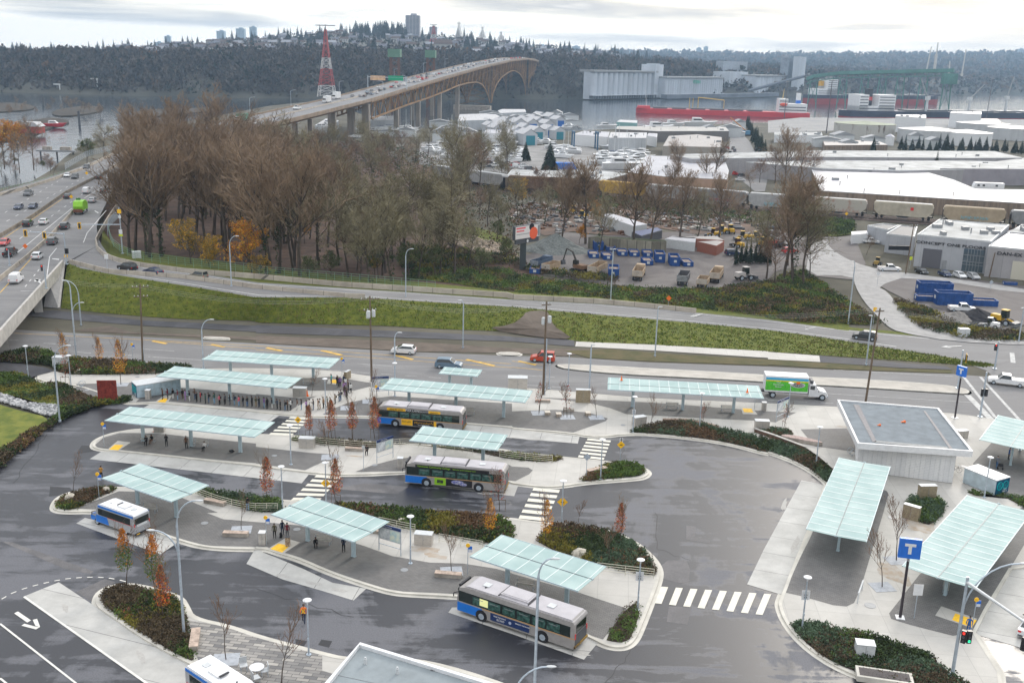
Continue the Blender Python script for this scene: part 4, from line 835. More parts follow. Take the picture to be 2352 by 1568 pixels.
for p,l in ((T(0,2,262,338),'round-headed lamp post at the far left beside the dark walkway'),(T(0,2,655,432),'round-headed lamp post at the tip of the walkway beside the curved street light'),(T(1,2,322,1128),'round-headed lamp post with a yellow tag on the middle platform left of the seats'),(T(1,2,245,1540),'round-headed lamp post rising behind the railing left of the central shelter'),
 (T(1,2,645,1500),'round-headed lamp post with yellow warning sign at the zebra crossing'),(T(1,3,1418,468),'round-headed lamp post on the lower platform left of the steel cabinet'),(T(1,3,485,1305),'round-headed lamp post beside the worker in the orange vest'),(T(2,3,1152,895),'round-headed lamp post with a pedestrian sign at the tip of the lower platform'),
 (T(3,3,312,1065),'round-headed lamp post with a pedestrian sign in the lower right bed'),(T(2,2,1108,832),'round-headed lamp post with a pedestrian sign beside the curved steel cabinet'),(T(2,2,812,1262),'round-headed lamp post in the small round planting bed'),(T(2,3,455,110),'round-headed lamp post with yellow diamond sign above the zebra crossing'),
 (T(2,2,1720,795),'round-headed lamp post behind the sparse red tree'),(T(3,2,440,1130),'round-headed lamp post in the shrubs left of the pavilion'),(T(3,2,1985,1430),'round-headed lamp post at the left of the right-edge bicycle locker'),(T(1,2,640,660),'round-headed lamp post among the queue at the crossing'),
 (T(1,2,1275,500),'round-headed lamp post above the left end of the yellow-lettered bus'),(T(2,2,515,400),'round-headed lamp post at the road edge above the thin tree'),(T(3,2,180,690),'round-headed lamp post in front of the delivery truck logo'),(T(2,2,340,430),'slim lamp post close to the timber utility pole')):
    PL.at(U(p,.16),0,l,'round headed lamp posts')
def sign(p,h,shape,label,rz=0,colr=None,sz=.6,txt=None,pole=True):
    z=.16 if not isinstance(p,Vector) else 0; c=U(p,.16) if not isinstance(p,Vector) else p
    o=thing('traffic_sign',label,'sign',c,rz,'small traffic signs')
    if pole: put(MB().tube((0,0,0),(0,0,h),.035),'post',steel,o)
    m=MB()
    if shape=='diamond': m.face([(0,-.06,h-sz*.75),(sz*.75,-.06,h),(0,-.06,h+sz*.75),(-sz*.75,-.06,h)]); m.face([(-sz*.75,-.04,h),(0,-.04,h+sz*.75),(sz*.75,-.04,h),(0,-.04,h-sz*.75)])
    elif shape=='round': m.lathe([(sz/2,-.03),(sz/2,.0)],(0,-.05,h),16,axis=1)
    else: m.box((0,-.06,h),(sz,.03,sz*1.25))
    pn=put(m,'panel',colr or white,o)
    if txt=='walk':
        k=MB(); k.ell((0,-.09,h+.25),(.06,.02,.06),8,5); k.path([(0,-.09,h+.18),(0,-.09,h-.05),(.12,-.09,h-.28)],.035,5); k.path([(0,-.09,h-.05),(-.12,-.09,h-.27)],.035,5); k.path([(-.14,-.09,h+.02),(0,-.09,h+.14),(.13,-.09,h+.0)],.028,5); put(k,'walking_figure',dark,pn)
    elif txt=='ped': k=MB(); k.box((0,-.09,h),(.34,.01,.09)); k.box((.12,-.09,h+.03),(.12,.01,.05)); put(k,'symbol',dark,pn)
    elif txt: textmesh(txt,.2,dark,'lettering',pn,facing(0,-.09,h,0))
    return o
sign(T(2,3,1152,880),3.4,'rect','white pedestrian crossing sign on the lamp post at the platform tip',0,white,.75,'walk',False); sign(T(3,3,312,1050),3.3,'rect','white pedestrian crossing sign on the lamp post in the lower right bed',0,white,.75,'walk',False); sign(T(2,2,1108,828),3.,'rect','small white and blue pedestrian sign beside the curved steel cabinet',0,white,.5,'walk',False)
sign(T(1,2,645,1490),2.6,'diamond','yellow diamond sign on the lamp post at the lower zebra crossing',0,yellow,.75,'ped',False); sign(T(2,3,455,100),2.6,'diamond','yellow diamond sign on the lamp post at the right zebra crossing',0,yellow,.8,'ped',False)
sign(T(1,2,390,870),2.4,'diamond','yellow diamond sign at the crossing left of the four red maples',0,yellow,.65,'ped'); sign(T(2,2,992,1105),2.4,'diamond','yellow diamond sign at the upper right zebra crossing',0,yellow,.7,'ped'); sign(T(2,2,992,1103),3.,'rect','small blue and white pedestrian sign above a yellow diamond',0,white,.45,'walk',False)
sign(T(2,2,680,1250),2.8,'diamond','back of a plain grey diamond sign by the timber bench',0,steel,.65)
sign(T(3,3,1340,970),3.,'rect','white sign with a green ring at the foot of the T sign',0,white,.9); o=sign(T(1,2,988,1180),3.1,'rect','narrow white stop flag on a thin post between bench and map board',0,lgrey,.35)
for p,l in ((T(0,2,958,965),'bus stop flag with a yellow disc at the left tip of the middle platform'),(T(0,2,912,1450),'bus stop flag with a yellow disc in front of the minibus shelter'),(T(1,3,98,300),'bus stop flag with a yellow disc beside the three waiting people'),(T(1,3,1942,565),'bus stop flag with a yellow disc at the front door of the nearest bus'),
  (T(1,2,1105,600),'bus stop flag above the front of the yellow-lettered bus'),(T(3,3,1870,1080),'bus stop flag with a yellow disc under the largest shelter end'),(T(2,2,2225,620),'dark bus stop post beside the yellow pad of the long road shelter'),(T(0,2,1222,195),'blue-topped stop post at the main road left of the utility pole'),(T(1,2,790,330),'dark thin post beside the bunched end of the queue')):
    c=U(p,.16); o=thing('bus_stop_sign',l,'sign',c,0,'bus stop flags'); put(MB().tube((0,0,0),(0,0,3.),.035),'post',steel,o); put(MB().box((.22,0,2.75),(.42,.05,.62)),'panel',blue,o); put(MB().box((.22,-.03,2.6),(.36,.02,.26)),'route_plate',white,o); put(MB().lathe([(.22,-.03),(.22,.03)],(0,0,3.15),12,axis=1),'disc',yellow,o)
o=thing('handrail','pale slanting handrail between the narrow shelter and the bare trees','handrail',U(T(3,3,820,835),.16),.0); a=U(T(3,3,862,715),.16)-U(T(3,3,820,835),.16); m=MB()
m.tube((0,0,0),(0,0,1.1),.06); m.tube(a,a+Vector((0,0,1.1)),.06); m.tube((0,0,1.1),a+Vector((0,0,1.1)),.08); m.box(tuple(a*.5+Vector((0,0,.9))),(.05,a.length,.35),math.atan2(a.y,a.x)-PI/2); put(m,'rail',lgrey,o)
def cone():
    o=thing('traffic_cone','t','traffic cone'); put(MB().box((0,0,.02),(.38,.38,.04)).lathe([(.16,.04),(.03,.72)],(0,0,0),10),'cone',orange,o); put(MB().lathe([(.115,.28),(.085,.42)],(0,0,0),10),'band',mat('cone_band',(.85,.35,.25),.5),o); return o
CN=Proto(cone)
CN.at(U(T(0,2,1425,825),.16),0,'orange cone standing on the middle platform beneath the long shelter','traffic cones',1.3); CN.at(U(T(1,2,470,500),.16),0,'orange cone beside the steel cabinet behind the queue','traffic cones',1.3)
m=MB().ell((0,0,.2),(.4,.25,.2),8,5); single(m,'duffel_bag','black bag left alone on the paving of the middle platform','bag',[dark],U(T(0,2,2130,1015),.16),.3)
def rail(s,label,h=1.05,post=2.4,z=.16,m=None,nr=4):
    P=rs([tuple(v) for v in Wo(s,z,1)],60); L_=sum(math.dist(a,b) for a,b in zip(P,P[1:])); n=max(2,int(L_/post)); P=rs(P,n*3+1)
    o=thing('guard_rail',label,'railing',P[0],0,'low railings'); o0=Vector(P[0]); Q=[Vector(p)-o0 for p in P]; mm=m or mat('railing_cream',(.55,.53,.43),.5,noise=.08)
    pm=MB().tube((0,0,0),(0,0,h),.03,.03,5).mesh('post',[mm])
    for i in range(0,len(Q),3): link('post',pm,o,Q[i])
    for k in range(nr): a=MB(); a.path([q+Vector((0,0,h*(k+.9)/nr)) for q in Q],.028,4); put(a,'rail',mm,o)
rail('02 1770,1405 2100,1520 2350,1560','cream rail from the minibus shelter down to the right',1.0); rail('12 0,1560 200,1562','short cream rail left of the central shelter')
rail('13 1130,120 1350,170 1460,190','cream rail behind the street map board'); rail('13 1680,275 2080,345','cream rail right of the lower steel cabinet'); rail('23 780,545 1300,605','cream rail under the round bed near the platform tip')
rail('12 320,925 700,965 1100,1000 1300,960 1450,960 1990,1030','long double cream rail above the middle platform',1.1); rail('12 2235,1060 22 0,1080 370,1112','cream rail right of the middle shelter')
a=U(T(3,2,840,945),4.6);
R4=[U(p,4.6) for p in (T(3,2,635,545),T(3,2,820,945),T(3,2,1880,1020),T(3,2,1565,622))]
o=thing('pavilion','white pavilion with a large flat grey roof and white rim','building',(0,0,0)); P=[tuple(v)[:2] for v in R4]
M_mem=mat('roof_membrane',(.17,.195,.215),.9,noise=.14,scale=.8,detail=8)
rf_=MB().prism(inset(ccw(P),.3),4.2,4.62); roof=put(rf_,'roof',[M_mem],o)
mb=MB(); A=ccw(P); B_=inset(A,.32)
mb.strip([(x,y,4.82) for x,y in A],[(x,y,4.82) for x,y in B_],closed=True).strip([(x,y,4.0) for x,y in A],[(x,y,4.82) for x,y in A],closed=True).strip([(x,y,4.82) for x,y in B_],[(x,y,4.6) for x,y in B_],closed=True)
mb.face([(x,y,4.05) for x,y in A][::-1]); put(mb,'fascia',white,roof)
mb=MB()
def onroof(q): return U(q,4.66)
for s in ('32 780,575 835,578 1000,920 960,920','32 1425,635 1445,635 1700,990 1670,988'):
    mb.face([onroof(p) for p in PP(s)][::-1])
put(mb,'drain_strip',mat('membrane_dark',(.10,.10,.115),.6,noise=.3),roof)
mb=MB().face([onroof(p) for p in PP('32 960,905 1640,965 1665,990 985,925')][::-1]); put(mb,'walk_strip',mat('membrane_mid',(.14,.155,.165),.6,noise=.2),roof)
W4=[U(p,.15) for p in (T(3,2,930,1205),T(3,2,1660,1298))]
d=(W4[1]-W4[0]); w_=d.length+2; ang=math.atan2(d.y,d.x)
wl=brickmat('pierced_white_panel',(.70,.70,.69),(.64,.645,.65),(.42,.43,.44),bw=1.15,rh=30,msz=.012,off=0,noise=.12,rz=0)
c=(W4[0]+W4[1])/2; nrm=Vector((-math.sin(ang),math.cos(ang),0));
body=MB().box((0,0,2.1),(w_,7.,4.1)); put(body,'wall',wl,o,tuple(c+nrm*3.5-Vector((math.cos(ang),math.sin(ang),0))*.6),ang)
g=MB();
for i in range(10): g.box((-w_/2+w_/20+i*w_/10,-3.52,2.1),(.03,.04,4.05))
for i in range(18): g.box((0,-3.515,.3+i*.21),(w_-.1,.02,.012))
put(g,'panel_joints',lgrey,o,tuple(c+nrm*3.5-Vector((math.cos(ang),math.sin(ang),0))*.6),ang)
for p,s,l,tl in ((T(3,2,1030,765),.75,'orange cone lying on the grey pavilion roof, left one','a'),(T(3,2,1255,735),1.,'orange cone lying on the grey pavilion roof, right one','b')):
    k=CN.at(U(p,4.75),.3,l,'traffic cones',s); k.rotation_euler=(0,-1.5,.4)
for p,l in ((T(2,2,1005,355),'red cone standing on the glass roof, left end of the road shelter'),(T(2,2,2160,468),'red cone box on the glass roof, right end of the road shelter')): CN.at(U(p,3.75),0,l,'traffic cones',1.)
pts=PP('13 955,1200 2400,1640 o 1250,1700 700,1700 13 590,1620'); P=[tuple(U(p,4.4))[:2] for p in pts]
o=thing('washroom_building','flat grey roof with a thick white rim at the bottom edge of the view','building',(0,0,0)); A=ccw(P); B_=inset(A,.35)
put(MB().prism(inset(A,.3),4.0,4.2),'roof',[mat('roof_membrane_light',(.22,.25,.265),.9,noise=.1,scale=.8,detail=8)],o)
mb=MB().strip([(x,y,4.5) for x,y in A],[(x,y,4.5) for x,y in B_],closed=True).strip([(x,y,3.7) for x,y in A],[(x,y,4.5) for x,y in A],closed=True).strip([(x,y,4.5) for x,y in B_],[(x,y,4.18) for x,y in B_],closed=True); put(mb,'parapet',white,o)
put(MB().prism(inset(A,1.2),0,3.9),'wall',white,o)
for p in (T(1,3,1005,1390),T(1,3,1298,1480)): put(MB().tube((0,0,0),(0,0,.45),.12,.12,10).tube((0,0,.45),(0,0,.6),.08,.08,8),'vent_pipe',[lgrey],o,U(p,4.2))
put(MB().box((0,0,.0),(.7,.4,.03)),'drain_cover',[dgrey],o,U(T(1,3,1645,1440),4.22))
mb=MB(); q=[U(p,4.215) for p in PP('13 740,1490 1100,1568')]; mb.tube(q[0],q[1],.02); put(mb,'seam',[mgrey],o)
o=thing('cafe_table','round white table on the mottled pavers at the bottom edge','table',U(T(1,3,10,1490),.16)); put(MB().lathe([(.62,.72),(.62,.76)],(0,0,0),24),'tabletop',white,o); put(MB().tube((0,0,0),(0,0,.72),.05),'stem',steel,o)
def chair_():
    o=thing('cafe_chair','t','chair'); put(MB().box((0,0,.45),(.5,.48,.04)),'seat',lgrey,o); put(MB().box((0,.24,.72),(.5,.04,.45)),'backrest',lgrey,o)
    for x in(-.2,.2):
        for y in(-.2,.2): put(MB().tube((x,y,0),(x,y,.45),.02),'leg',steel,o)
    return o
CC=Proto(chair_)
CC.at(U(T(1,3,80,1500),.16),-1.2,'grey metal chair right of the round white table','cafe chairs',1.25); CC.at(U((588,1568),.16),2.2,'grey metal chair in front of the round white table at the very bottom','cafe chairs',1.25); CC.at(U((560,1540),.16),.4,'grey metal chair left of the round white table','cafe chairs',1.25)
def paint(n,rgb,r=.35): return mat('car_'+n,rgb,r,.0,noise=.04,coat=.35,spec=.5)
CP=dict(white=paint('white',(.66,.67,.68)),black=paint('black',(.012,.012,.014)),grey=paint('grey',(.10,.105,.115)),dark=paint('dark',(.035,.038,.045)),silver=paint('silver',(.38,.39,.40)),blue=paint('greyblue',(.11,.17,.23)),red=paint('red',(.42,.02,.02)),orange=paint('orangered',(.42,.05,.02)),olive=paint('beige',(.20,.19,.15)),navy=paint('navy',(.015,.03,.08)),yellow=paint('yellow',(.5,.4,.02)),tan=paint('tan',(.3,.24,.17)))
def wheel(o,x,y,r,w=.24):
    t_=put(MB().lathe([(r*.7,-w/2),(r,-w/2+.03),(r,w/2-.03),(r*.7,w/2)],(0,0,0),14,axis=1),'wheel',rubber,o,(x,y,r)); put(MB().lathe([(r*.2,-w/2-.012),(r*.62,-w/2-.012),(r*.62,w/2+.012),(r*.2,w/2+.012)],(0,0,0),10,axis=1),'rim',steel,t_)
def car(kind):
    """front towards +x"""
    SP=dict(sedan=(4.6,1.8,.62,1.42,[(-1.75,.95),(-1.2,1.4),(.35,1.42),(1.15,.95)]),suv=(4.6,1.86,.8,1.7,[(-2.2,1.05),(-1.95,1.62),(-1.2,1.7),(.3,1.68),(1.15,1.05)]),
      hatch=(4.2,1.76,.7,1.5,[(-2.0,.98),(-1.6,1.45),(.2,1.5),(1.2,.98)]),boxy=(4.3,1.8,.85,1.78,[(-2.1,1.05),(-2.0,1.75),(.3,1.78),(1.0,1.05)]),pickup=(5.7,1.95,.85,1.85,[(-.75,1.1),(-.55,1.8),(.75,1.84),(1.45,1.1)]),van=(4.7,1.85,.9,1.9,[(-2.3,1.1),(-2.25,1.85),(-1.2,1.92),(.7,1.88),(1.55,1.1)]))
    Ln,wd,bh,hh,cab=SP[kind]
    def f():
        L2=Ln/2;h=wd/2; o=thing({'pickup':'pickup_truck','van':'delivery_van'}.get(kind,'car'),'t',{'pickup':'pickup','van':'van'}.get(kind,'car'))
        base=cab[0][1]; nose=base-.16
        P=[(-L2+.06,.28),(-L2,.5),(-L2+.03,base-.05),(-L2+.12,base),(cab[-1][0]-.05,base),(L2-.35,nose),(L2-.05,nose-.15),(L2,.5),(L2-.06,.28)]
        if kind=='pickup': P=[(-L2,.4),(-L2,base+.05),(-.8,base+.05),(cab[-1][0]+.05,base),(L2-.2,nose),(L2-.02,nose-.18),(L2,.42)]
        b=MB().prof(P,-h,h,0,wtop=lambda z: 1 if z<.75 else .97)
        wt=lambda z: .97-.20*(z-base)/(hh-base)
        b.prof(cab,-h,h,0,wtop=wt)
        if kind=='pickup': b.box((-1.85,0,base+.06),(1.9,wd*.82,.02),m=1)
        put(b,'body',[CP['white'],dark],o)
        g=MB(); c0,c1=cab[0],cab[-1]; mid=sum(p[0] for p in cab)/len(cab)
        def sc(p,k=.86): return (mid+(p[0]-mid)*k, base+.06+(p[1]-base)*.80)
        if kind!='van':
            for s in(-1,1):
                pts=[(x,s*(h*wt(z)+.012),z) for x,z in [sc(p) for p in cab]]
                put(MB().face(pts if s>0 else pts[::-1]),'side_window',glass,o)
        else:
            for s in(-1,1):
                pts=[(.1,s*(h*wt(1.2)+.012),1.2),(.1,s*(h*wt(1.7)+.012),1.7),(.65,s*(h*wt(1.7)+.012),1.7),(1.25,s*(h*wt(1.2)+.012),1.2)]; put(MB().face(pts if s>0 else pts[::-1]),'side_window',glass,o)
        def pane(pa,pb,nm):
            (x0,z0),(x1,z1)=pa,pb; dx,dz=x1-x0,z1-z0; n=math.hypot(dx,dz); nx,nz_=-dz/n*.015,dx/n*.015
            if x0<0: nx,nz_=-abs(nx),abs(nz_)
            else: nx,nz_=abs(nx),abs(nz_)
            a=(x0+dx*.08+nx,z0+dz*.08+nz_); c=(x0+dx*.93+nx,z0+dz*.93+nz_); wa=h*wt(a[1])*.90; wc=h*wt(c[1])*.88
            put(MB().face([(a[0],-wa,a[1]),(a[0],wa,a[1]),(c[0],wc,c[1]),(c[0],-wc,c[1])]),nm,glass,o)
        pane(cab[-1],cab[-2],'windscreen')
        if kind!='van': pane(cab[0],cab[1],'rear_window')
        rw=.36 if kind in('pickup','boxy','suv') else .32
        for x in(-L2+.85,L2-.85):
            for s in(-1,1): wheel(o,x,s*(h-.10),rw,.22)
        for s in(-1,1):
            put(MB().box((L2-.10,s*h*.72,.66),(.14,.34,.15)),'headlight',lgrey,o); put(MB().box((-L2+.03,s*h*.78,.80),(.08,.26,.18)),'tail_light',red,o); put(MB().box((cab[-1][0]-.35,s*(h+.08),base+.08),(.14,.16,.12)),'mirror',dark,o)
        [put(MB().box((s*(L2-.01),0,.42),(.06,wd*.9,.14)),'bumper',dgrey,o) for s in(-1,1)]
        return o
    return f
CAR={k:Proto(car(k)) for k in('sedan','suv','hatch','boxy','pickup','van')}
def place_car(kind,colr,p,z,hd,label,group=None,s=1.):
    """p: picture point of the ground under the middle; hd: heading in the world"""
    return CAR[kind].at(U(p,z),hd,label,group,s,{'body':[CP[colr]]})
def hdg(a,b,z): d=U(b,z)-U(a,z); return math.atan2(d.y,d.x)
HZ=5.45
up=hdg(T(0,1,260,500),T(0,1,950,60),HZ+.4);
GH='vehicles on the highway lanes at the left'
for k,c,x,y,away,l in (('sedan','white',620,55,0,'white car beside a dark one on the far left highway lanes'),('suv','dark',690,70,0,'dark grey-blue car just right of the white car on the far highway lanes'),('suv','black',915,75,1,'black car by the central barrier near the top of the highway'),('pickup','grey',262,225,0,'dark grey pickup alone on the leftmost highway lane'),
  ('van','white',795,205,1,'white van right of the central barrier on the highway'),('sedan','black',957,200,1,'black car on the outer lane near the grass edge of the highway'),('sedan','dark',622,250,1,'dark red-brown car beside the yellow warning sign on the barrier'),('sedan','silver',848,288,1,'silver-white car just right of the bright green truck'),
  ('sedan','navy',172,350,0,'left one of two dark cars side by side coming down the highway'),('sedan','navy',305,342,0,'right one of two dark cars side by side coming down the highway'),('suv','black',258,505,1,'black car beside the white one next to the central barrier'),('sedan','white',403,487,1,'white car between the black car and the barrier'),
  ('suv','dark',598,530,1,'dark grey car on the exit lane below the lamp arm'),('suv','grey',483,670,1,'dark grey car under the pair of yellow-backed signals'),('sedan','red',40,680,0,'bright red car at the left edge of the highway'),('pickup','black',95,775,1,'black pickup next to the red car at the left edge'),
  ('hatch','white',345,805,1,'white hatchback with a dark roof rear on the overpass lane'),('van','white',150,1020,1,'white van on the overpass at the lower left')):
    place_car(k,c,T(0,1,x,y),HZ+.08,up+(0 if away else PI),l,GH)
for k,c,x,y,l in (('suv','dark',795,1550,'dark car coming down the highway farther up, beside the mesh fence'),('suv','grey',1070,1438,'grey car farthest up the highway before the bare trees')):
    place_car(k,c,T(0,0,x,y),7,up+PI,l,GH)
hr=lambda x:hdg((300,632),(420,652),5)
place_car('suv','black',T(0,1,1172,912),ZR(290)+.1,hdg((320,630),(290,624),5.2),'black car first in the line of three on the curving ramp')
place_car('sedan','navy',T(0,1,1408,948),ZR(352)+.1,hdg((380,640),(330,630),5.2),'dark blue saloon with lit brake lights on the ramp')
place_car('boxy','olive',T(0,1,1820,988),ZR(455)+.1,hdg((500,650),(430,640),5),'boxy beige car third in line on the ramp',None,.93)
place_car('suv','dark',T(3,1,885,1545),.15,hdg((1990,775),(1930,768),0),'dark grey car passing the utility pole on the ramp road')
rd=hdg((900,806),(1010,812),0)
place_car('hatch','white',T(1,2,1355,108),.05,rd+PI,'white hatchback on the main road by the brown verge',None,1.02)
place_car('suv','blue',T(1,2,1770,240),.05,hdg((1000,838),(1060,842),0),'grey-blue car on the main road above the smallest shelter',None,.98)
place_car('boxy','orange',T(2,2,280,180),.05,rd+PI,'red boxy car with black trim beside the utility pole on the main road')
place_car('pickup','white',T(3,2,2185,395),.05,hdg((2330,866),(2280,860),0),'white crew-cab pickup waiting at the right edge of the junction')
place_car('sedan','white',T(3,3,2420,1090),.02,hdg((2350,1480),(2400,1380),0),'white car cut off by the lower right edge')
for k,c,x,y,l in (('sedan','black',1408,940,'black car parked before the grey roller door of the flooring warehouse'),('sedan','navy',1622,965,'dark blue car parked second from the roller door'),('hatch','white',1757,980,'white car parked before the glazed entrance'),('hatch','silver',1882,990,'silver car parked right of the white one at the warehouse')):
    place_car(k,c,T(3,1,x,y),.05,-PI/2+.1,l,'cars parked at the flooring warehouse',.97)
place_car('pickup','white',T(3,1,1110,920),.05,.0,'dusty white pickup parked outside the grey workshop'); place_car('pickup','white',T(3,1,940,665),.05,-.3,'white pickup beside the white box trailer in the side yard',None,.9)
place_car('pickup','white',T(3,1,1780,1290),.05,-.1,'white work pickup between the blue bins and the gravel heap')
grl=mat('bus_silver',(.32,.305,.295),.4,.1,noise=.10,scale=1.5); broof=mat('bus_roof',(.40,.385,.405),.5,noise=.08,scale=.7); bblue=mat('bus_blue',(.01,.16,.58),.35,noise=.05,coat=.3); bgold=mat('bus_stripe',(.50,.30,.14),.5); bglass=mat('bus_glass',(.012,.02,.018),.1,spec=.9); seatc=mat('bus_interior',(.012,.035,.03),.3,rgb2=(.06,.14,.12),scale=3,detail=1); M_lit=mat('lit_cabin',(.5,.5,.2),.5,emit=(.9,.9,.45),es=.5)
def bus(fr,rn,label,kind):
    A=U(fr,2.95);B=U(rn,2.95); d=A-B; d.z=0; d.normalize(); rz=math.atan2(d.y,d.x); n=Vector((-d.y,d.x,0))    # left of heading = near side
    c=(A+B)/2-n*1.27; o=thing('city_bus',label,'bus',(c.x,c.y,.03),rz,'long city buses')
    L2=6.15;h=1.28
    P=[(-L2+.1,.32),(-L2,.6),(-L2,2.7),(-L2+.15,2.93),(L2-.9,2.93),(L2-.25,2.75),(L2,1.6),(L2,.5),(L2-.1,.32)]
    b=MB().prof(P,-h,h,0); b.prof([(-L2+.2,2.92),(-L2+.35,3.05),(L2-1.2,3.05),(L2-.7,2.92)],-h+.22,h-.22,0); put(b,'body',grl,o)
    r=MB().prof([(-L2+.12,2.90),(-L2+.25,2.95),(-L2+.4,3.07),(L2-1.2,3.07),(L2-.85,2.95)],-h+.12,h-.12,0); put(r,'roof',broof,o)
    u=MB().box((.2,0,3.14),(2.9,1.8,.18)).box((.2,0,3.24),(2.6,1.5,.06)); put(u,'roof_unit',broof,o); [put(MB().box((x,0,3.1),(.12,2.2,.1)),'roof_rib',dark,o) for x in(1.75,-1.35)]
    for x in(3.6,-3.2): put(MB().box((x,0,3.11),(.7,.7,.06)),'roof_hatch',lgrey,o)
    put(MB().tube((3.5,.5,3.07),(3.5,.5,3.15),.09,.09,8),'roof_vent',dark,o)
    s=1.003
    g=MB()
    for y in(1,-1): g.box((.1,y*(h+.004),1.92),(11.7,.02,1.05))
    put(g,'window_band',bglass,o)
    for i,x in enumerate((3.75,2.1,.55,-1.0,-2.6,-4.05)):
        for y in(1,-1): put(MB().box((x,y*(h+.017),1.88),(1.3,.012,.78)).box((x,y*(h+.025),2.1),(.9,.008,.05),m=1),'window_pane',[M_lit if (i==1 and kind=='near' and y>0 and False) else seatc,mgrey],o)
    put(MB().box((L2-.012,0,1.95),(.05,2.2,1.25)),'windscreen',bglass,o); put(MB().box((L2-.06,0,2.75),(.2,1.8,.22)),'destination_sign',dark,o)
    put(MB().box((-L2-.01,0,2.15),(.03,1.9,.8)),'rear_window',bglass,o); put(MB().box((-L2-.02,0,1.1),(.05,2.2,1.1)),'engine_grille',dgrey,o); put(MB().box((-L2-.05,0,.5),(.14,2.5,.22)),'rear_bumper',mat('bumper_yellowblack',(.35,.2,.02),.5,rgb2=(.03,.03,.03),scale=2),o)
    for y in(1,-1):
        put(MB().box((4.75,y*(h+.004),.82),(2.7,.02,.88)),'blue_panel',bblue,o); put(MB().box((-1.4,y*(h+.006),1.33),(9.6,.02,.09)),'gold_stripe',bgold,o); put(MB().box((L2-.02,y*.95,.85),(.06,.3,.2)),'headlight',lgrey,o); put(MB().box((-L2-.03,y*1.1,1.5),(.05,.16,.5)),'tail_light',red,o)
        put(MB().path([(L2-.2,y*h,2.3),(L2+.2,y*(h+.28),2.2),(L2+.2,y*(h+.28),1.85)],.05,5),'mirror',dark,o)
        for x in(3.45,-3.0):
            put(MB().lathe([(.0,-.02),(.62,-.02),(.62,.02),(.0,.02)],(x,y*(h-.005),.55),16,axis=1),'wheel_arch',dark,o); wheel(o,x,y*(h-.13),.5,.3)
    put(MB().box((L2-1.,-h-.006,1.45),(1.,.02,2.1)),'door',bglass,o); put(MB().box((-.6,-h-.006,1.45),(1.3,.02,2.1)),'door',bglass,o)
    put(MB().box((L2-.02,0,.9),(.06,2.3,.5)),'front_panel',bblue,o)
    def tx(s_,x,z,sz,m,par,sq=1.): textmesh(s_,sz,m,'lettering',par,facing(x,h+.05,z,PI),.02,squash=sq)
    Y=h+.03
    if kind=='law':
        a=put(MB().box((3.3,Y,2.62),(2.7,.03,.34)),'advert_panel',yellow,o); tx('(604)787-6529',3.3,2.62,.32,dark,a)
        a=put(MB().box((.3,Y,2.62),(3.3,.03,.34)),'advert_panel',dark,o); tx('PAX LAW',.95,2.62,.42,white,a,1.1); tx('CORPORATION',-.65,2.6,.22,white,a)
        a=put(MB().box((-2.2,Y,2.62),(1.7,.03,.34)),'advert_panel',yellow,o); tx('paxlaw.ca',-2.2,2.62,.28,dark,a)
        a=put(MB().box((1.75,Y,.86),(1.6,.03,.85)),'advert_panel',yellow,o); tx('PAX LAW',1.8,.95,.3,dark,a); a=put(MB().box((-.75,Y,.86),(3.3,.03,.85)),'advert_panel',dark,o); tx('مهاجرت و پناهندگی',-.7,1.0,.3,yellow,a); tx('امور حقوقی خانواده',-.7,.68,.2,white,a); put(MB().box((-2.3,Y+.001,.86),(.35,.03,.85)),'advert_panel',yellow,o)
    if kind=='college':
        a=put(MB().box((.3,Y,2.62),(9.1,.03,.34)),'advert_panel',dark,o); gm=mat('lime',(.25,.5,.02),.5); tx('Vancouver Community College',2.55,2.62,.32,gm,a); tx('Start your career training at vcc.ca',-1.2,2.6,.2,gm,a)
        a=put(MB().box((1.75,Y,.86),(1.4,.03,.9)),'advert_panel',gm,o); k=MB().box((1.75,Y+.03,.88),(.75,.01,.4)); put(k,'logo_block',dark,a); tx('vcc',1.75,.86,.26,gm,a)
        a=put(MB().box((-.6,Y,.86),(3.2,.03,.9)),'advert_panel',dark,o); put(MB().ell((-.4,Y+.02,.95),(.8,.02,.28),10,5).ell((-1.1,Y+.02,.75),(.5,.02,.2),10,5),'picture',mat('ad_picture',(.03,.05,.35),.5,rgb2=(.5,.5,.55),scale=4),a)
    if kind=='near':
        a=put(MB().box((.4,Y,.86),(4.1,.03,.72)),'advert_panel',navy,o); tx('HEAR THE ECHO',1.45,1.02,.17,white,a); tx('ECHO',1.35,.74,.3,white,a); put(MB().lathe([(.15,-.01),(.15,.01)],(.35,Y+.03,.85),10,axis=1),'picture',mat('ad_pale',(.4,.45,.6),.5),a); tx('BENEATH THE WAVES',-.95,1.,.15,white,a)
        put(MB().box((3.2,Y-.01,1.95),(.9,.012,.7)),'lit_window',M_lit,o)
    return o
bus(T(1,3,1838,662),T(2,3,588,1022),'nearest long silver bus with dark blue advert, front pointing left','near')
bus(T(1,2,1378,1108),T(1,2,2273,1192),'middle long bus with a black and green college advert','college')
bus(T(1,2,1122,590),T(1,2,1878,655),'farthest long bus with yellow and black law firm lettering','law')
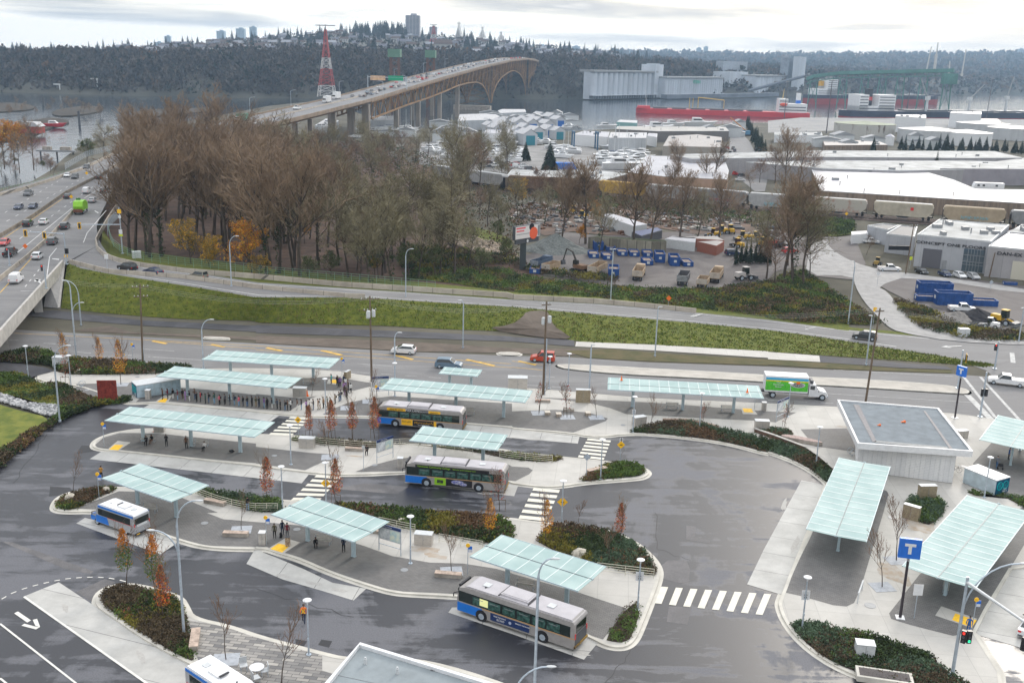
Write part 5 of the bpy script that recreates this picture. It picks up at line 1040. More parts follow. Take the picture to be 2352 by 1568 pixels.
def minibus():
    o=thing('minibus','t','minibus'); L2=3.9;h=1.2
    b=MB().prof([(-L2,.45),(-L2,2.6),(-L2+.15,2.75),(2.1,2.75),(2.75,2.5),(2.95,1.75),(3.0,.9),(3.0,.45)],-h,h,0); b.prof([(2.6,.45),(2.6,1.6),(3.9,1.25),(4.15,.95),(4.15,.45)],-h+.12,h-.12,0); put(b,'body',[mat('minibus_silver',(.36,.37,.385),.45,noise=.08)],o)
    put(MB().prof([(-L2+.03,2.72),(-L2+.2,2.95),(1.9,2.98),(2.5,2.78),(2.7,2.62)],-h+.10,h-.10,0),'roof',mat('minibus_roof',(.80,.81,.83),.4),o)
    put(MB().box((-1.0,.0,3.05),(1.4,1.1,.18)),'roof_unit',white,o); put(MB().box((-.2,0,3.16),(.2,.9,.06)),'roof_grille',dark,o); put(MB().box((-2.6,0,3.0),(.6,.6,.05)),'roof_hatch',lgrey,o); put(MB().tube((1.2,.2,2.9),(1.2,.2,3.02),.1),'roof_vent',dark,o)
    for y in(1,-1):
        put(MB().box((-.7,y*(h+.004),2.64),(6.3,.03,.26)),'blue_band',bblue,o); put(MB().box((-.5,y*(h+.006),1.95),(5.6,.03,.86)),'window_band',bglass,o);
        put(MB().box((2.1,y*(h+.006),1.95),(.8,.03,.8)),'window_pane',bglass,o)
        put(MB().prof([(.6,.5),(.9,1.45),(2.9,1.45),(2.96,.5)],y*(h+.008),y*(h+.02),0),'blue_panel',bblue,o); put(MB().box((3.4,y*(h-.1),.8),(1.3,.03,.6)),'fender_panel',bblue,o); put(MB().box((-1.5,y*(h+.01),1.47),(4.6,.02,.04)),'red_line',red,o)
        for x,r in((2.9,.42),(-2.3,.42)): wheel(o,x,y*(h-.16),r,.28)
        put(MB().path([(2.9,y*h,1.9),(3.3,y*(h+.3),1.8),(3.3,y*(h+.3),1.4)],.05,5),'mirror',dark,o)
        put(MB().box((4.1,y*.85,.85),(.1,.3,.2)),'headlight',lgrey,o)
    put(MB().box((3.3,0,1.42),(1.1,2.,.02)),'bonnet',bblue,o) if 0 else put(MB().prof([(2.7,1.6),(2.7,1.63),(3.9,1.28),(3.9,1.25)],-h+.13,h-.13,0),'bonnet',bblue,o)
    put(MB().face([(3.0,-1.05,1.62),(3.0,1.05,1.62),(2.78,1.,2.45),(2.78,-1.,2.45)]),'windscreen',bglass,o)
    put(MB().box((-L2-.01,0,2.0),(.03,2.1,.8)),'rear_window',bglass,o); put(MB().box((-L2-.02,0,1.45),(.03,1.5,.3)),'rear_sign',white,o); put(MB().box((-L2-.08,0,.45),(.2,2.4,.16)),'rear_bumper',dark,o)
    for y in(-.8,.8): put(MB().box((-L2-.19,y,.45),(.03,.5,.1)),'reflector',yellow,o)
    for y in(-1.1,1.1): put(MB().box((-L2-.02,y,1.55),(.04,.12,.4)),'tail_light',red,o)
    return o
MBs=Proto(minibus)
a=U(T(0,3,905,150),.1);
fa=U(T(0,3,850,105),.03); rb=U(T(0,3,1215,235),.03); d=fa-rb; d.normalize(); n=Vector((-d.y,d.x,0)); c=(fa+rb)/2-n*1.15
MBs.at((c.x,c.y,.03),math.atan2(d.y,d.x),'blue and white minibus stopped at the left end of the lower platform','blue and white minibuses',.88)
q1=U(T(0,3,1710,1440),2.8); q2=U(T(0,3,1930,1290),2.8);
rr_=U(T(0,3,2330,1545),2.8); d=(rr_-q2); ang=math.atan2(d.y,d.x); nn=Vector((d.y,-d.x,0)).normalized()
d.normalize(); c=(q1+q2)/2+d*3.7; MBs.at((c.x,c.y,.03),ang,'white minibus roof with blue edge cut off by the bottom of the view','blue and white minibuses',.98)
A=U(T(2,2,2310,470),.03); A=U(T(3,2,60,518),.03); B_=U(T(3,2,450,540),.03); d=B_-A; ang=math.atan2(d.y,d.x)
o=thing('delivery_truck','box truck with bright green grass picture and oval logo on the main road','truck',tuple((A+B_)/2+Vector((-math.sin(ang),math.cos(ang),0))*1.1),ang)
put(MB().box((-1.6,0,2.35),(6.6,2.5,2.6)).box((-1.5,0,.85),(7.5,1.,.25),m=1),'box_body',[white,dark],o)
pn=put(MB().box((-1.6,-1.26,2.2),(6.5,.03,1.75)),'side_panel',mat('grass_print',(.03,.35,.02),.5,rgb2=(.12,.55,.04),scale=5,stretch=(3,1,.5)),o); put(MB().box((-1.6,-1.265,3.18),(6.5,.03,.42)),'sky_print',mat('sky_print',(.05,.35,.6),.5),o); put(MB().box((-1.6,-1.27,2.9),(6.5,.03,.2)),'yellow_print',mat('lemon',(.6,.55,.03),.5,noise=.3,scale=4),o)
put(MB().lathe([(.0,-.012),(1.,-.012),(1.,.012),(.0,.012)],(0,0,0),20,axis=1),'logo_oval',[lgrey],pn,(.1,-1.3,2.35)); pn2=CH[pn][-1]; pn2.scale=(1.1,1,.42); put(MB().lathe([(.0,-.012),(.85,-.012),(.85,.012),(.0,.012)],(.1,-1.32,2.35),20,axis=1),'logo_ring',dgrey,pn) ; CH[pn][-1].data.transform(Matrix.Translation((.1,0,2.35))@Matrix.Diagonal((1.1,1,.36,1))@Matrix.Translation((-.1,0,-2.35)))
put(MB().box((.1,-1.35,2.72),(.55,.03,.35)),'logo_top',orange,pn); textmesh('BUY-LOW',.42,white,'lettering',pn,facing(.1,-1.37,2.35,0),.02)
for i,s_ in enumerate(('Your','Community','Grocer')): textmesh(s_,.34,white,'lettering',pn,facing(-2.9,-1.3,2.65-.36*i,0),.02)
cabm=MB().prof([(1.9,.55),(1.9,2.5),(2.9,2.5),(3.3,1.65),(4.5,1.35),(4.75,1.1),(4.75,.55)],-1.1,1.1,0); put(cabm,'cab',white,o)
put(MB().box((2.4,-1.12,2.0),(.7,.03,.6)),'cab_window',glass,o); put(MB().face([(2.96,-.95,2.4),(3.3,-.98,1.7),(3.3,.98,1.7),(2.96,.95,2.4)]),'windscreen',glass,o); put(MB().box((2.3,0,2.85),(.4,1.8,.5)),'cooling_unit',dgrey,o)
for x in(-3.6,4.0):
    for y in(-1.05,1.05): wheel(o,x,y,.5,.3)
put(MB().box((4.8,0,.65),(.12,2.2,.3)),'bumper',steel,o);
for y in(-.9,.9): put(MB().box((4.74,y,1.0),(.06,.25,.2)),'headlight',lgrey,o)
put(MB().path([(3.1,-1.1,1.9),(3.3,-1.4,1.9),(3.3,-1.4,1.4)],.04,5),'mirror',dark,o)
o=thing('refuse_truck','bright lime-green refuse truck heading up the highway','truck',U(T(0,1,745,385),HZ+.1),up); lime=mat('lime_paint',(.22,.50,.02),.45,noise=.1)
put(MB().prof([(-3.6,1.0),(-3.9,2.2),(-3.2,3.5),(-.5,3.6),(1.8,3.4),(1.8,1.0)],-1.25,1.25,0),'body',lime,o); put(MB().prof([(2.0,.7),(2.0,2.8),(3.4,2.8),(3.8,2.0),(3.8,.7)],-1.2,1.2,0),'cab',lime,o); put(MB().box((-4.0,0,1.1),(.5,2.4,.8)),'tail_hopper',mat('rust_brown',(.15,.06,.04),.8,noise=.4),o)
put(MB().box((3.3,0,2.4),(.5,2.3,.6)),'cab_window',glass,o); put(MB().box((-.2,0,.8),(7.5,1.,.3)),'chassis',dark,o); put(MB().box((-3.75,0,2.9),(.1,1.2,.6)),'rear_emblem',mat('dark_green',(.02,.12,.01),.5),o); CH[o][-1].rotation_euler=(0,.4,0)
for x in(-2.9,-1.8,2.9):
    for y in(-1.05,1.05): wheel(o,x,y,.5,.32)
o=thing('dump_trailer','brown-grey covered truck half hidden by branches at the highway edge','truck',U(T(0,1,1045,105),HZ+.1),up); put(MB().box((0,0,2.2),(7,2.5,2.6),top=.93),'body',mat('tarp_brown',(.10,.08,.06),.9,noise=.3),o); put(MB().box((4.6,0,1.6),(1.8,2.3,2.2)),'cab',mgrey,o); put(MB().box((5.4,0,2.2),(.3,2.,.7)),'windscreen',glass,o)
for x in(-2.8,-1.7,4.4):
    for y in(-1.05,1.05): wheel(o,x,y,.5,.32)
def bike(p,rz,l):
    o=thing('bicycle',l,'bicycle',U(p,.16),rz,'bicycles')
    for x in(-.52,.52):
        m=MB();
        for i in range(16): a=2*PI*i/16;b=2*PI*(i+1)/16; m.tube((x+.34*math.cos(a),0,.34+.34*math.sin(a)),(x+.34*math.cos(b),0,.34+.34*math.sin(b)),.022,.022,4)
        for i in range(6): a=PI*i/3; m.tube((x,0,.34),(x+.33*math.cos(a),0,.34+.33*math.sin(a)),.006,.006,3)
        put(m,'wheel',rubber,o)
    put(MB().path([(-.52,0,.34),(-.15,0,.8),(.35,0,.82),(.52,0,.34)],.02,5).path([(-.52,0,.34),(-.05,0,.32),(.35,0,.8)],.02,5).path([(-.05,0,.32),(-.17,0,.9)],.02,5),'frame',dark,o)
    put(MB().path([(.35,0,.82),(.37,0,1.0)],.018,5).path([(.37,-.26,1.02),(.37,.26,1.02)],.018,5),'handlebar',steel,o); put(MB().box((-.18,0,.93),(.26,.14,.06)),'saddle',dark,o); put(MB().box((-.4,0,.95),(.35,.25,.2)),'basket',dgrey,o)
bike(T(3,2,1715,1200),-.1,'black bicycle with a rear box leaning at the right wall of the pavilion')
def rack():
    o=thing('bike_rack','t','bike rack'); m=MB()
    for i in range(14): a=2*PI*i/14;b=2*PI*(i+1)/14; m.tube((.4*math.cos(a),0,.55+.4*math.sin(a)),(.4*math.cos(b),0,.55+.4*math.sin(b)),.03,.03,5)
    put(m,'ring',steel,o); put(MB().box((0,0,.08),(.1,.06,.16)),'foot',steel,o); return o
RK=Proto(rack)
for p,l in ((T(3,2,750,1030),'left metal ring bike rack at the pavilion corner'),(T(3,2,772,1050),'right metal ring bike rack at the pavilion corner'),(T(0,2,745,420),'left thin hoop bike rack on the walkway'),(T(0,2,760,410),'right thin hoop bike rack on the walkway')): RK.at(U(p,.16),.3,l,'metal ring bike racks')
SKIN=[mat('skin_light',(.45,.27,.19),.6),mat('skin_brown',(.22,.11,.07),.6)]
CL=dict(black=(.012,.012,.014),navy=(.02,.03,.06),grey=(.10,.10,.11),red=(.38,.02,.03),burg=(.14,.015,.03),pink=(.55,.12,.16),lilac=(.36,.20,.48),white=(.6,.6,.58),tan=(.30,.18,.10),teal=(.10,.38,.35),denim=(.06,.12,.22),ldenim=(.18,.30,.42),khaki=(.26,.20,.13),olive=(.07,.07,.04),orange=(.75,.17,.02),brown=(.12,.06,.035),blue=(.03,.10,.30),green=(.02,.07,.05),plaid=(.13,.14,.16),purple=(.16,.07,.25),mustard=(.40,.20,.04))
CM={k:mat('cloth_'+k,v,.9,noise=.15,scale=6) for k,v in CL.items()}
HAIR=mat('hair_dark',(.012,.009,.008),.7)
def body(pose):
    """one continuous skinned figure, 1.74 m, facing -y; materials: skin, top, trousers, shoes"""
    sit=pose=='sit'; walk=pose=='walk'; bent=pose=='bent'
    hip=.50 if sit or bent else .93
    V=[];E_=[];Rr=[]
    def v(p,r): V.append(p); Rr.append(r); return len(V)-1
    def chain(i,pts):
        for p,r in pts: j=v(p,r); E_.append((i,j)); i=j
        return i
    ln=0 if not bent else -.35
    pel=v((0,0,hip),(.15,.12)); chest0=chain(pel,[((0,ln*.3,hip+.16),(.135,.10)),((0,ln*.7,hip+.34),(.165,.115)),((0,ln,hip+.46),(.15,.10))]); nk=chain(chest0,[((0,ln-.02,hip+.55),(.055,.055)),((0,ln-.05,hip+.63),(.075,.085)),((0,ln-.06,hip+.72),(.078,.095)),((0,ln-.05,hip+.785),(.05,.06))])
    for s in(-1,1):
        if sit or bent: chain(pel,[((s*.10,-.02,hip),(.10,.09)),((s*.12,-.42,hip+.02),(.075,.075)),((s*.12,-.44,.26),(.06,.06)),((s*.12,-.42,.08),(.045,.045)),((s*.12,-.56,.04),(.045,.035))])
        else:
            st=s*.22 if walk else 0
            chain(pel,[((s*.095,0,hip-.08),(.098,.095)),((s*.105,-st*.5-.02,.50),(.068,.07)),((s*.11,-st*.7+(.05 if walk and s<0 else .02),.30),(.06,.062)),((s*.11,-st,.09),(.042,.045)),((s*.115,-st-.14,.04),(.045,.035))])
        sh=(s*.19,ln,hip+.45)
        if pose=='phone' or sit: pts=[(sh,(.06,.06)),((s*.225,ln-.02,hip+.20),(.048,.048)),((s*.13,ln-.24,hip+.22),(.036,.036)),((s*.07,ln-.30,hip+.27),(.03,.028))]
        elif bent: pts=[(sh,(.06,.06)),((s*.22,ln-.1,hip+.22),(.048,.048)),((s*.14,ln-.25,hip+.05),(.036,.036)),((s*.12,ln-.3,hip),(.03,.028))]
        elif walk: pts=[(sh,(.06,.06)),((s*.24,s*.14,hip+.22),(.048,.048)),((s*.25,s*.10,hip+.02),(.036,.036)),((s*.25,s*.06,hip-.06),(.03,.028))]
        else: pts=[(sh,(.06,.06)),((s*.24,.02,hip+.20),(.048,.048)),((s*.25,-.04,hip-.02),(.036,.036)),((s*.25,-.06,hip-.10),(.03,.028))]
        hand=chain(chest0,pts); hx,hy,hz_=V[hand]; dv_=Vector(V[hand])-Vector(V[hand-1]); dv_.normalize()
        for k in range(4):
            off=Vector((0,(k-1.5)*.018,0)) if pose not in('phone','sit') else Vector((0,0,(k-1.5)*.018)); b0=Vector((hx,hy,hz_))+dv_*.035+off; Lf=(.055,.065,.06,.048)[k]
            FB.append((pose,b0,b0+dv_*Lf*.55,b0+dv_*Lf+Vector((-s*.012,0,0))))
        th=Vector((hx,hy,hz_))+Vector((-s*.02,-.02,0)); FB.append((pose,th,th+dv_*.03+Vector((-s*.015,-.015,0)),th+dv_*.05+Vector((-s*.02,-.02,0))))
    me=bpy.data.meshes.new('b'); me.from_pydata(V,E_,[]); o=bpy.data.objects.new('b',me); col.objects.link(o)
    sk=o.modifiers.new('s','SKIN'); sub=o.modifiers.new('u','SUBSURF'); sub.levels=1
    me.skin_vertices.new() if not me.skin_vertices else None
    for i,r in enumerate(Rr): me.skin_vertices[0].data[i].radius=r
    me.skin_vertices[0].data[0].use_root=True
    bpy.context.view_layer.update()
    m2=bpy.data.meshes.new_from_object(o.evaluated_get(bpy.context.evaluated_depsgraph_get())); bpy.data.objects.remove(o)
    m=MB(); m.v=[tuple(q.co) for q in m2.vertices]; hz_=hip+.53
    for f in m2.polygons:
        c=f.center; mi=1
        if c.z>hip+.565: mi=0
        elif c.z<.085 : mi=3
        elif sit or bent: mi=2 if (c.y<-.08 and c.z<hip+.11 and abs(c.x)<.24 and not (pose=='bent' and c.z>hip+.11)) or c.z<hip-.02 else 1
        elif c.z<hip+.0 and abs(c.x)<.2: mi=2
        m.f.append(tuple(f.vertices)); m.m.append(mi)
    for ps,a,b,c in [q for q in FB if q[0]==pose]: m.path([a,b,c],[.011,.010,.008],5,0)
    if pose=='phone': pass
    hy,hz_=ln-.05,hip+.69
    m.ell((0,hy-.10,hz_),(.014,.022,.024),6,4,0)
    for s in(-1,1): m.ell((s*.032,hy-.09,hz_+.03),(.012,.008,.008),6,4,3); m.ell((s*.082,hy+.0,hz_+.01),(.014,.02,.03),6,4,0)
    m.ell((0,hy-.088,hz_-.045),(.024,.008,.007),6,4,3)
    return m,ln,hip
FB=[]; BODY={}
def person(pose,long=False):
    def f():
        m,ln,hip=body(pose); o=thing('person','t','person'); put(m,'body',[SKIN[0],CM['black'],CM['denim'],rubber],o,smooth=True)
        h=MB().ell((0,ln-.035,hip+.735),(.098,.112,.085),10,6)
        if long: h.ell((0,ln+.03,hip+.62),(.095,.06,.17),8,5)
        put(h,'hair',HAIR,o,smooth=True); return o
    return f
PPL={(p,l):Proto(person(p,l)) for p in('stand','phone','walk','sit') for l in(0,1)}; PPL[('bent',0)]=Proto(person('bent')); PPL[('bent',1)]=PPL[('bent',0)]
def bagpack(): return single(MB().ell((0,0,0),(.15,.10,.22),8,6).box((0,.06,-.04),(.22,.08,.2)),'backpack','t','backpack',[dark],smooth=True)
BP=Proto(bagpack)
def pers(pose,p,rz,top,bot,label,grp=None,long=0,z=.165,s=1.,skin=None,pack=None):
    c=U(p,z); sk=SKIN[skin if skin is not None else random.randint(0,1)]
    o=PPL[(pose,long)].at(c,rz,label,grp,s,{'body':[sk,CM[top],CM[bot]]})
    if pack:
        q=c+Vector((math.sin(rz)*-.19,math.cos(rz)*.19,1.25*s)); BP.at(q,rz,'%s backpack worn by the %s'%(pack[0],pack[1]),'backpacks of people in the queue',s,{'backpack':[CM[pack[2]]]})
    return o
random.seed(11)
QG='people queueing under the long shelter'
Q=[(1495,530,'brown','black'),(1541,530,'burg','grey'),(1590,530,'black','white'),(1633,540,'burg','ldenim'),(1678,527,'black','brown'),(1703,540,'lilac','lilac'),(1742,550,'black','white'),(1790,532,'brown','denim'),(1807,557,'black','black'),(1842,555,'red','black'),(1888,570,'green','black'),(1918,565,'black','denim'),(1970,572,'green','ldenim'),(2018,582,'pink','black'),(2066,580,'grey','black'),(2112,582,'black','navy'),(2153,585,'navy','ldenim'),(2196,595,'pink','ldenim'),(2233,598,'black','grey'),(2272,600,'black','denim'),(2315,598,'black','black'),(2352,600,'olive','khaki')]
Q=[T(0,2,a,b)+(c,d) for a,b,c,d in Q]+[T(1,2,a,b)+(c,d) for a,b,c,d in [(30,605,'black','navy'),(76,610,'purple','ldenim'),(104,620,'black','black'),(148,617,'black','white'),(196,620,'navy','black'),(224,630,'black','black'),(268,635,'black','denim'),(291,632,'brown','black'),(320,632,'white','black'),(380,625,'brown','white'),(418,627,'black','ldenim'),(464,632,'lilac','black'),(493,628,'white','grey'),(528,630,'black','denim'),(571,625,'tan','khaki'),(589,622,'white','tan'),(620,612,'tan','black'),(655,600,'green','black'),(685,610,'brown','brown'),(727,575,'khaki','black'),(764,552,'black','denim'),(779,546,'grey','denim'),(838,532,'black','black'),(828,520,'navy','grey'),(816,503,'black','purple'),(808,463,'lilac','black'),(850,472,'black','black'),(870,476,'white','black'),(845,442,'brown','black'),(822,422,'white','purple'),(806,400,'navy','brown'),(757,418,'black','black'),(772,418,'purple','black'),(744,402,'black','navy'),(692,392,'teal','grey')]]
order=['first','second','third','fourth','fifth','sixth','seventh','eighth','ninth','tenth','eleventh','twelfth','thirteenth','fourteenth','fifteenth','sixteenth','seventeenth','eighteenth','nineteenth','twentieth']
def ordn(i): return order[i] if i<20 else {2:'twenty-',3:'thirty-',4:'forty-',5:'fifty-'}[(i+1)//10]+order[(i+1)%10-1] if (i+1)%10 else {30:'thirtieth',40:'fortieth',50:'fiftieth'}[i+1]
names=dict(burg='dark red',ldenim='light blue denim',denim='blue denim',khaki='sand-coloured',tan='tan',lilac='lilac',navy='navy')
for i,(x,y,c,d) in enumerate(Q):
    po=random.choice(('stand','phone','phone','stand')) ; lg=1 if c in('pink','lilac','white','purple','teal') or R()<.25 else 0
    rz=-PI/2+ru(-.6,.6) if i<45 else ru(0,6)
    pk=None
    if i in(9,11,13,16,28,30,36,41,43): pk=('black' if i!=16 else 'navy',ordn(i)+' person in the queue from the left','black' if i!=16 else 'navy')
    l='%s person from the left in the queue, %s top, %s trousers'%(ordn(i),names.get(c,c),names.get(d,d))
    pers(po,(x,y),rz,c,d,l,QG,lg,s=ru(.92,1.02),pack=pk)
WG='people waiting on the platforms'
for a in (('sit',T(0,2,1345,945),.1,'black','black','person in black seated at the left on the middle platform bench',0),('sit',T(0,2,1395,935),-.2,'black','brown','person seated with crossed legs at the right of the same bench',1),('phone',T(0,2,1530,962),.0,'black','black','person in black standing under the middle platform shelter'),
 ('stand',T(0,2,1712,980),.3,'brown','black','person in a brown jacket standing by the middle column'),('sit',T(0,2,1880,1000),-.2,'white','black','person in a white top seated alone on the right bench'),('phone',T(0,2,932,1262),PI,'mustard','black','person in an ochre jacket standing on the road edge left of the minibus shelter'),
 ('phone',T(0,2,2275,1550),.4,'black','ldenim','person in black top leaning at the cream rail left of the central shelter'),('sit',T(1,2,1018,1035),.0,'black','black','person in black seated in front of the long double rail'),('stand',T(1,3,172,235),.0,'olive','black','older person in a dark coat, left of the waiting trio'),
 ('stand',T(1,3,243,205),.5,'navy','navy','person in a navy jacket at the back of the waiting trio'),('stand',T(1,3,288,232),PI,'burg','grey','person in a dark red jacket, right of the waiting trio'),('bent',T(1,3,545,315),.3,'black','black','person in black bent forward on the central shelter bench'),
 ('phone',T(1,3,805,362),.0,'navy','black','person in a hooded navy jacket beside the shelter column'),('walk',T(3,2,2095,1162),PI*.7,'plaid','denim','person in a plaid shirt pushing a dark pushchair near the right locker'),('stand',T(3,2,2205,1085),.9,'blue','black','person standing behind the right shelter column with a child'),
 ('walk',T(3,3,1835,1105),2.6,'blue','blue','person in blue walking behind the signal pole')):
    pers(*a[:6],WG,a[6] if len(a)>6 else 0)
o=pers('walk',T(1,3,440,1018),PI,'orange','navy','worker in an orange vest with yellow cross, walking away across the bus road',None,z=.02,s=1.12)
v=MB(); v.tube((-.13,.17,1.0),(.13,.16,1.36),.022,.022,4).tube((.13,.17,1.0),(-.13,.16,1.36),.022,.022,4); put(v,'vest_cross',mat('hi_vis_yellow',(.75,.75,.05),.6),o)
p=U(T(3,3,1745,1125),.16); pers('stand',T(3,3,1750,1128),1.,'pink','black','person in a bright pink-red jacket at the foot of the signal pole',WG)
o=thing('pushchair','dark pushchair pushed near the right-edge locker','pushchair',U(T(3,2,2130,1170),.16),-.4); put(MB().box((0,0,.6),(.7,.45,.4),top=.8),'seat',dark,o); put(MB().path([(-.3,0,.7),(-.6,0,1.0)],.03,4),'handle',dark,o)
for x in(-.3,.3):
    for y in(-.2,.2): put(MB().lathe([(.1,-.02),(.1,.02)],(x,y,.1),10,axis=1),'wheel',rubber,o)
single(MB().ell((0,0,.35),(.16,.22,.28),8,6).box((0,0,.1),(.25,.3,.2)),'shopping_bag','black bag standing before the waiting trio','bag',[CM['black']],U(T(1,3,230,230),.16))
o=thing('litter_stack','small brown speckled cabinet on the yellow pad of the lower platform','cabinet',U(T(1,3,292,305),.17)); put(MB().box((0,0,.5),(.45,.45,1.)),'body',mat('speckled_brown',(.12,.07,.04),.8,rgb2=(.45,.36,.26),scale=8),o); put(MB().box((0,0,1.02),(.48,.48,.05)),'lid',dgrey,o)
HS=HZ
def zf(p):  # height of the highway along the picture: level, then climbing beyond the trees
    return HS
BR0=Vector((-95,667,0)); BRd=Vector((20-(-95),1483-667,0)).normalized(); BRn=Vector((-BRd.y,BRd.x,0))   # left side of the bridge
hwy=PP('o -60,760 0,773 40,727 75,688 110,644 147,606 155,601 232,560 225,545 222,520 232,490 250,455 262,430 275,405 285,380 292,352 280,345 262,352 235,362 200,376 160,392 110,408 55,424 0,441 -80,470 -200,540')
P=[tuple(U(p,HS))[:2] for p in hwy]
struct(MB().sheet(P,HS),'highway',[M_road])
prof_=[((-118,420,HS),20),((-120,450,9),19),((-122,475,16.),13),((-112,560,19.2),12),((-95.,667,22.6),12)]
def bz(y): # deck level along the bridge
    K=[(475,16.2),(560,18.9),(667,22.8),(880,33.5),(1095,43.2),(1290,50.),(1400,52.),(1483,51.5),(1600,47),(1760,40),(1910,32)]
    for (a,za),(b,zb) in zip(K,K[1:]):
        if y<=b: k=(y-a)/(b-a); return za+(zb-za)*k
    return K[-1][1]
def bp(y,off=0): # point on the near-side edge line of the bridge, off metres to the left
    p=BR0+BRd*((y-667)/BRd.y); q=p+BRn*off; return Vector((q.x,q.y,bz(y)))
mb=MB(); ys=[475+i*12 for i in range(120)]
DW=27
A=[bp(y,0) for y in ys]; B_=[bp(y,DW) for y in ys]
j0=[U(p,HS) for p in ((292,352),(262,352))]
mb.strip([Vector((-122,418,HS))]+A,[Vector((-172,448,HS))]+B_)
bridge=thing('cantilever_bridge','long steel cantilever bridge with orange-brown trusses climbing over the inlet','bridge',(0,0,0))
put(mb,'deck',mat('bridge_deck',(.17,.17,.175),.85,noise=.1,scale=.05),bridge)
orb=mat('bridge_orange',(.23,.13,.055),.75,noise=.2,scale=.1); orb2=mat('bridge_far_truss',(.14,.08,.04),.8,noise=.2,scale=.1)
for off,w_ in((0,1),(DW,-1)):
    m=MB(); Q=[bp(y,off) for y in ys]
    m.strip([q+Vector((0,0,-1.1)) for q in Q],[q+Vector((0,0,.9)) for q in Q]).strip([q+Vector((0,0,.9)) for q in Q],[q+BRn*w_*.4+Vector((0,0,.9)) for q in Q]).strip([q+BRn*w_*.4+Vector((0,0,.9)) for q in Q],[q+BRn*w_*.4+Vector((0,0,-.02)) for q in Q])
    put(m,'parapet',mat('bridge_rail',(.25,.19,.14),.8,noise=.2,scale=.2),bridge)
m=MB(); Q=[bp(y,DW*.5) for y in ys]; m.strip([q+Vector((0,0,.05))-BRn*.4 for q in Q],[q+Vector((0,0,.9)) for q in Q]).strip([q+Vector((0,0,.9)) for q in Q],[q+Vector((0,0,.05))+BRn*.4 for q in Q]); put(m,'median_barrier',oldconc,bridge)
m=MB(); m.strip([bp(y,2)-Vector((0,0,2.2)) for y in ys[:18]],[bp(y,DW-2)-Vector((0,0,2.2)) for y in ys[:18]]);
for o_ in(2,9,18,DW-2): m.strip([bp(y,o_)-Vector((0,0,2.4)) for y in ys[:18]],[bp(y,o_)-Vector((0,0,.1)) for y in ys[:18]])
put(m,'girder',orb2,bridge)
def onplane(p,off=0):
    n=BRn; o_=BR0+BRn*off; d=ray(p); t=(o_-C0).dot(n)/d.dot(n); return C0+d*t
lowpx=PP('10 1068,1090 1250,1020 1400,962 1600,895 1750,835 1850,790 1950,762 2030,754 2080,775 2110,820 2135,880 2152,945')
low2=PP('10 2165,945 2180,860 2215,770 2260,710 2310,672 2349,652 20 30,650 70,672 100,715 122,780 130,870')
low3=PP('20 150,872 165,830 185,780 215,730 250,712 300,705')
def chordz(L):
    Q=[onplane(p) for p in L]; return sorted([(q.y,q.z) for q in Q])
CZ=[chordz(l) for l in(lowpx,low2,low3)]
def lz(seg,y):
    K=CZ[seg]
    if y<=K[0][0]: return K[0][1]
    for (a,za),(b,zb) in zip(K,K[1:]):
        if y<=b: return za+(zb-za)*(y-a)/(b-a+1e-9)
    return K[-1][1]
print('chords',[(round(c[0][0]),round(c[0][1]),round(c[-1][0]),round(c[-1][1])) for c in CZ])
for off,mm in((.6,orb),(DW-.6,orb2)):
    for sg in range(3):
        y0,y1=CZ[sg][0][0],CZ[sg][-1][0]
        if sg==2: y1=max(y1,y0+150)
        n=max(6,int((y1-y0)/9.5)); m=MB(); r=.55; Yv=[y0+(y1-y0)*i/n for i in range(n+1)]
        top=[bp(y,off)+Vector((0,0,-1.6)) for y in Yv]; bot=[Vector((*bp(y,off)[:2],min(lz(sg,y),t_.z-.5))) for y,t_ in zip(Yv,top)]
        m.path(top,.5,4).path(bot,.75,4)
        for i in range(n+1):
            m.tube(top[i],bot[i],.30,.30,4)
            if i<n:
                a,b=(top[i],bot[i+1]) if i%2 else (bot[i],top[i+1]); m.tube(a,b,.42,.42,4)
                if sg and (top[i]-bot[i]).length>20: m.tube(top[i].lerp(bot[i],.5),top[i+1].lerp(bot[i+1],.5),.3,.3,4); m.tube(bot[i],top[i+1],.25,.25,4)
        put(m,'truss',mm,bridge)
m=MB()
for yy in (1095,1483):
    for i in range(6):
        z0=4+i*6; a=bp(yy,.6);b=bp(yy,DW-.6); m.tube((a.x,a.y,z0),(b.x,b.y,z0+6),.4,.4,4); m.tube((b.x,b.y,z0),(a.x,a.y,z0+6),.4,.4,4)
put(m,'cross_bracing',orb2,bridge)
for y,w_ in ((560,2.4),(600,2.4),(667,4.2),(740,3.2),(805,3.2),(881,3.2),(956,3.4)):
    for off in((1.5,DW-2) if y!=667 else (2,12,DW-2)):
        p=bp(y,off); zt=(p.z-2.4) if y<670 else min(p.z-3,lz(0,y)-.3); m=MB().box((p.x,p.y,zt/2-1),(w_*.9,w_,zt+2.0),math.atan2(BRd.y,BRd.x)); put(m,'pier',mat('bridge_concrete',(.24,.215,.19),.9,noise=.3,scale=.12,stretch=(1,1,.3)),bridge)
for y in(1095,1483):
    p=bp(y,DW/2); put(MB().box((p.x,p.y,.5),(10,DW+12,5),math.atan2(BRd.y,BRd.x)),'pier_base',oldconc,bridge)
s0=UD(T(1,0,1145,722),640)
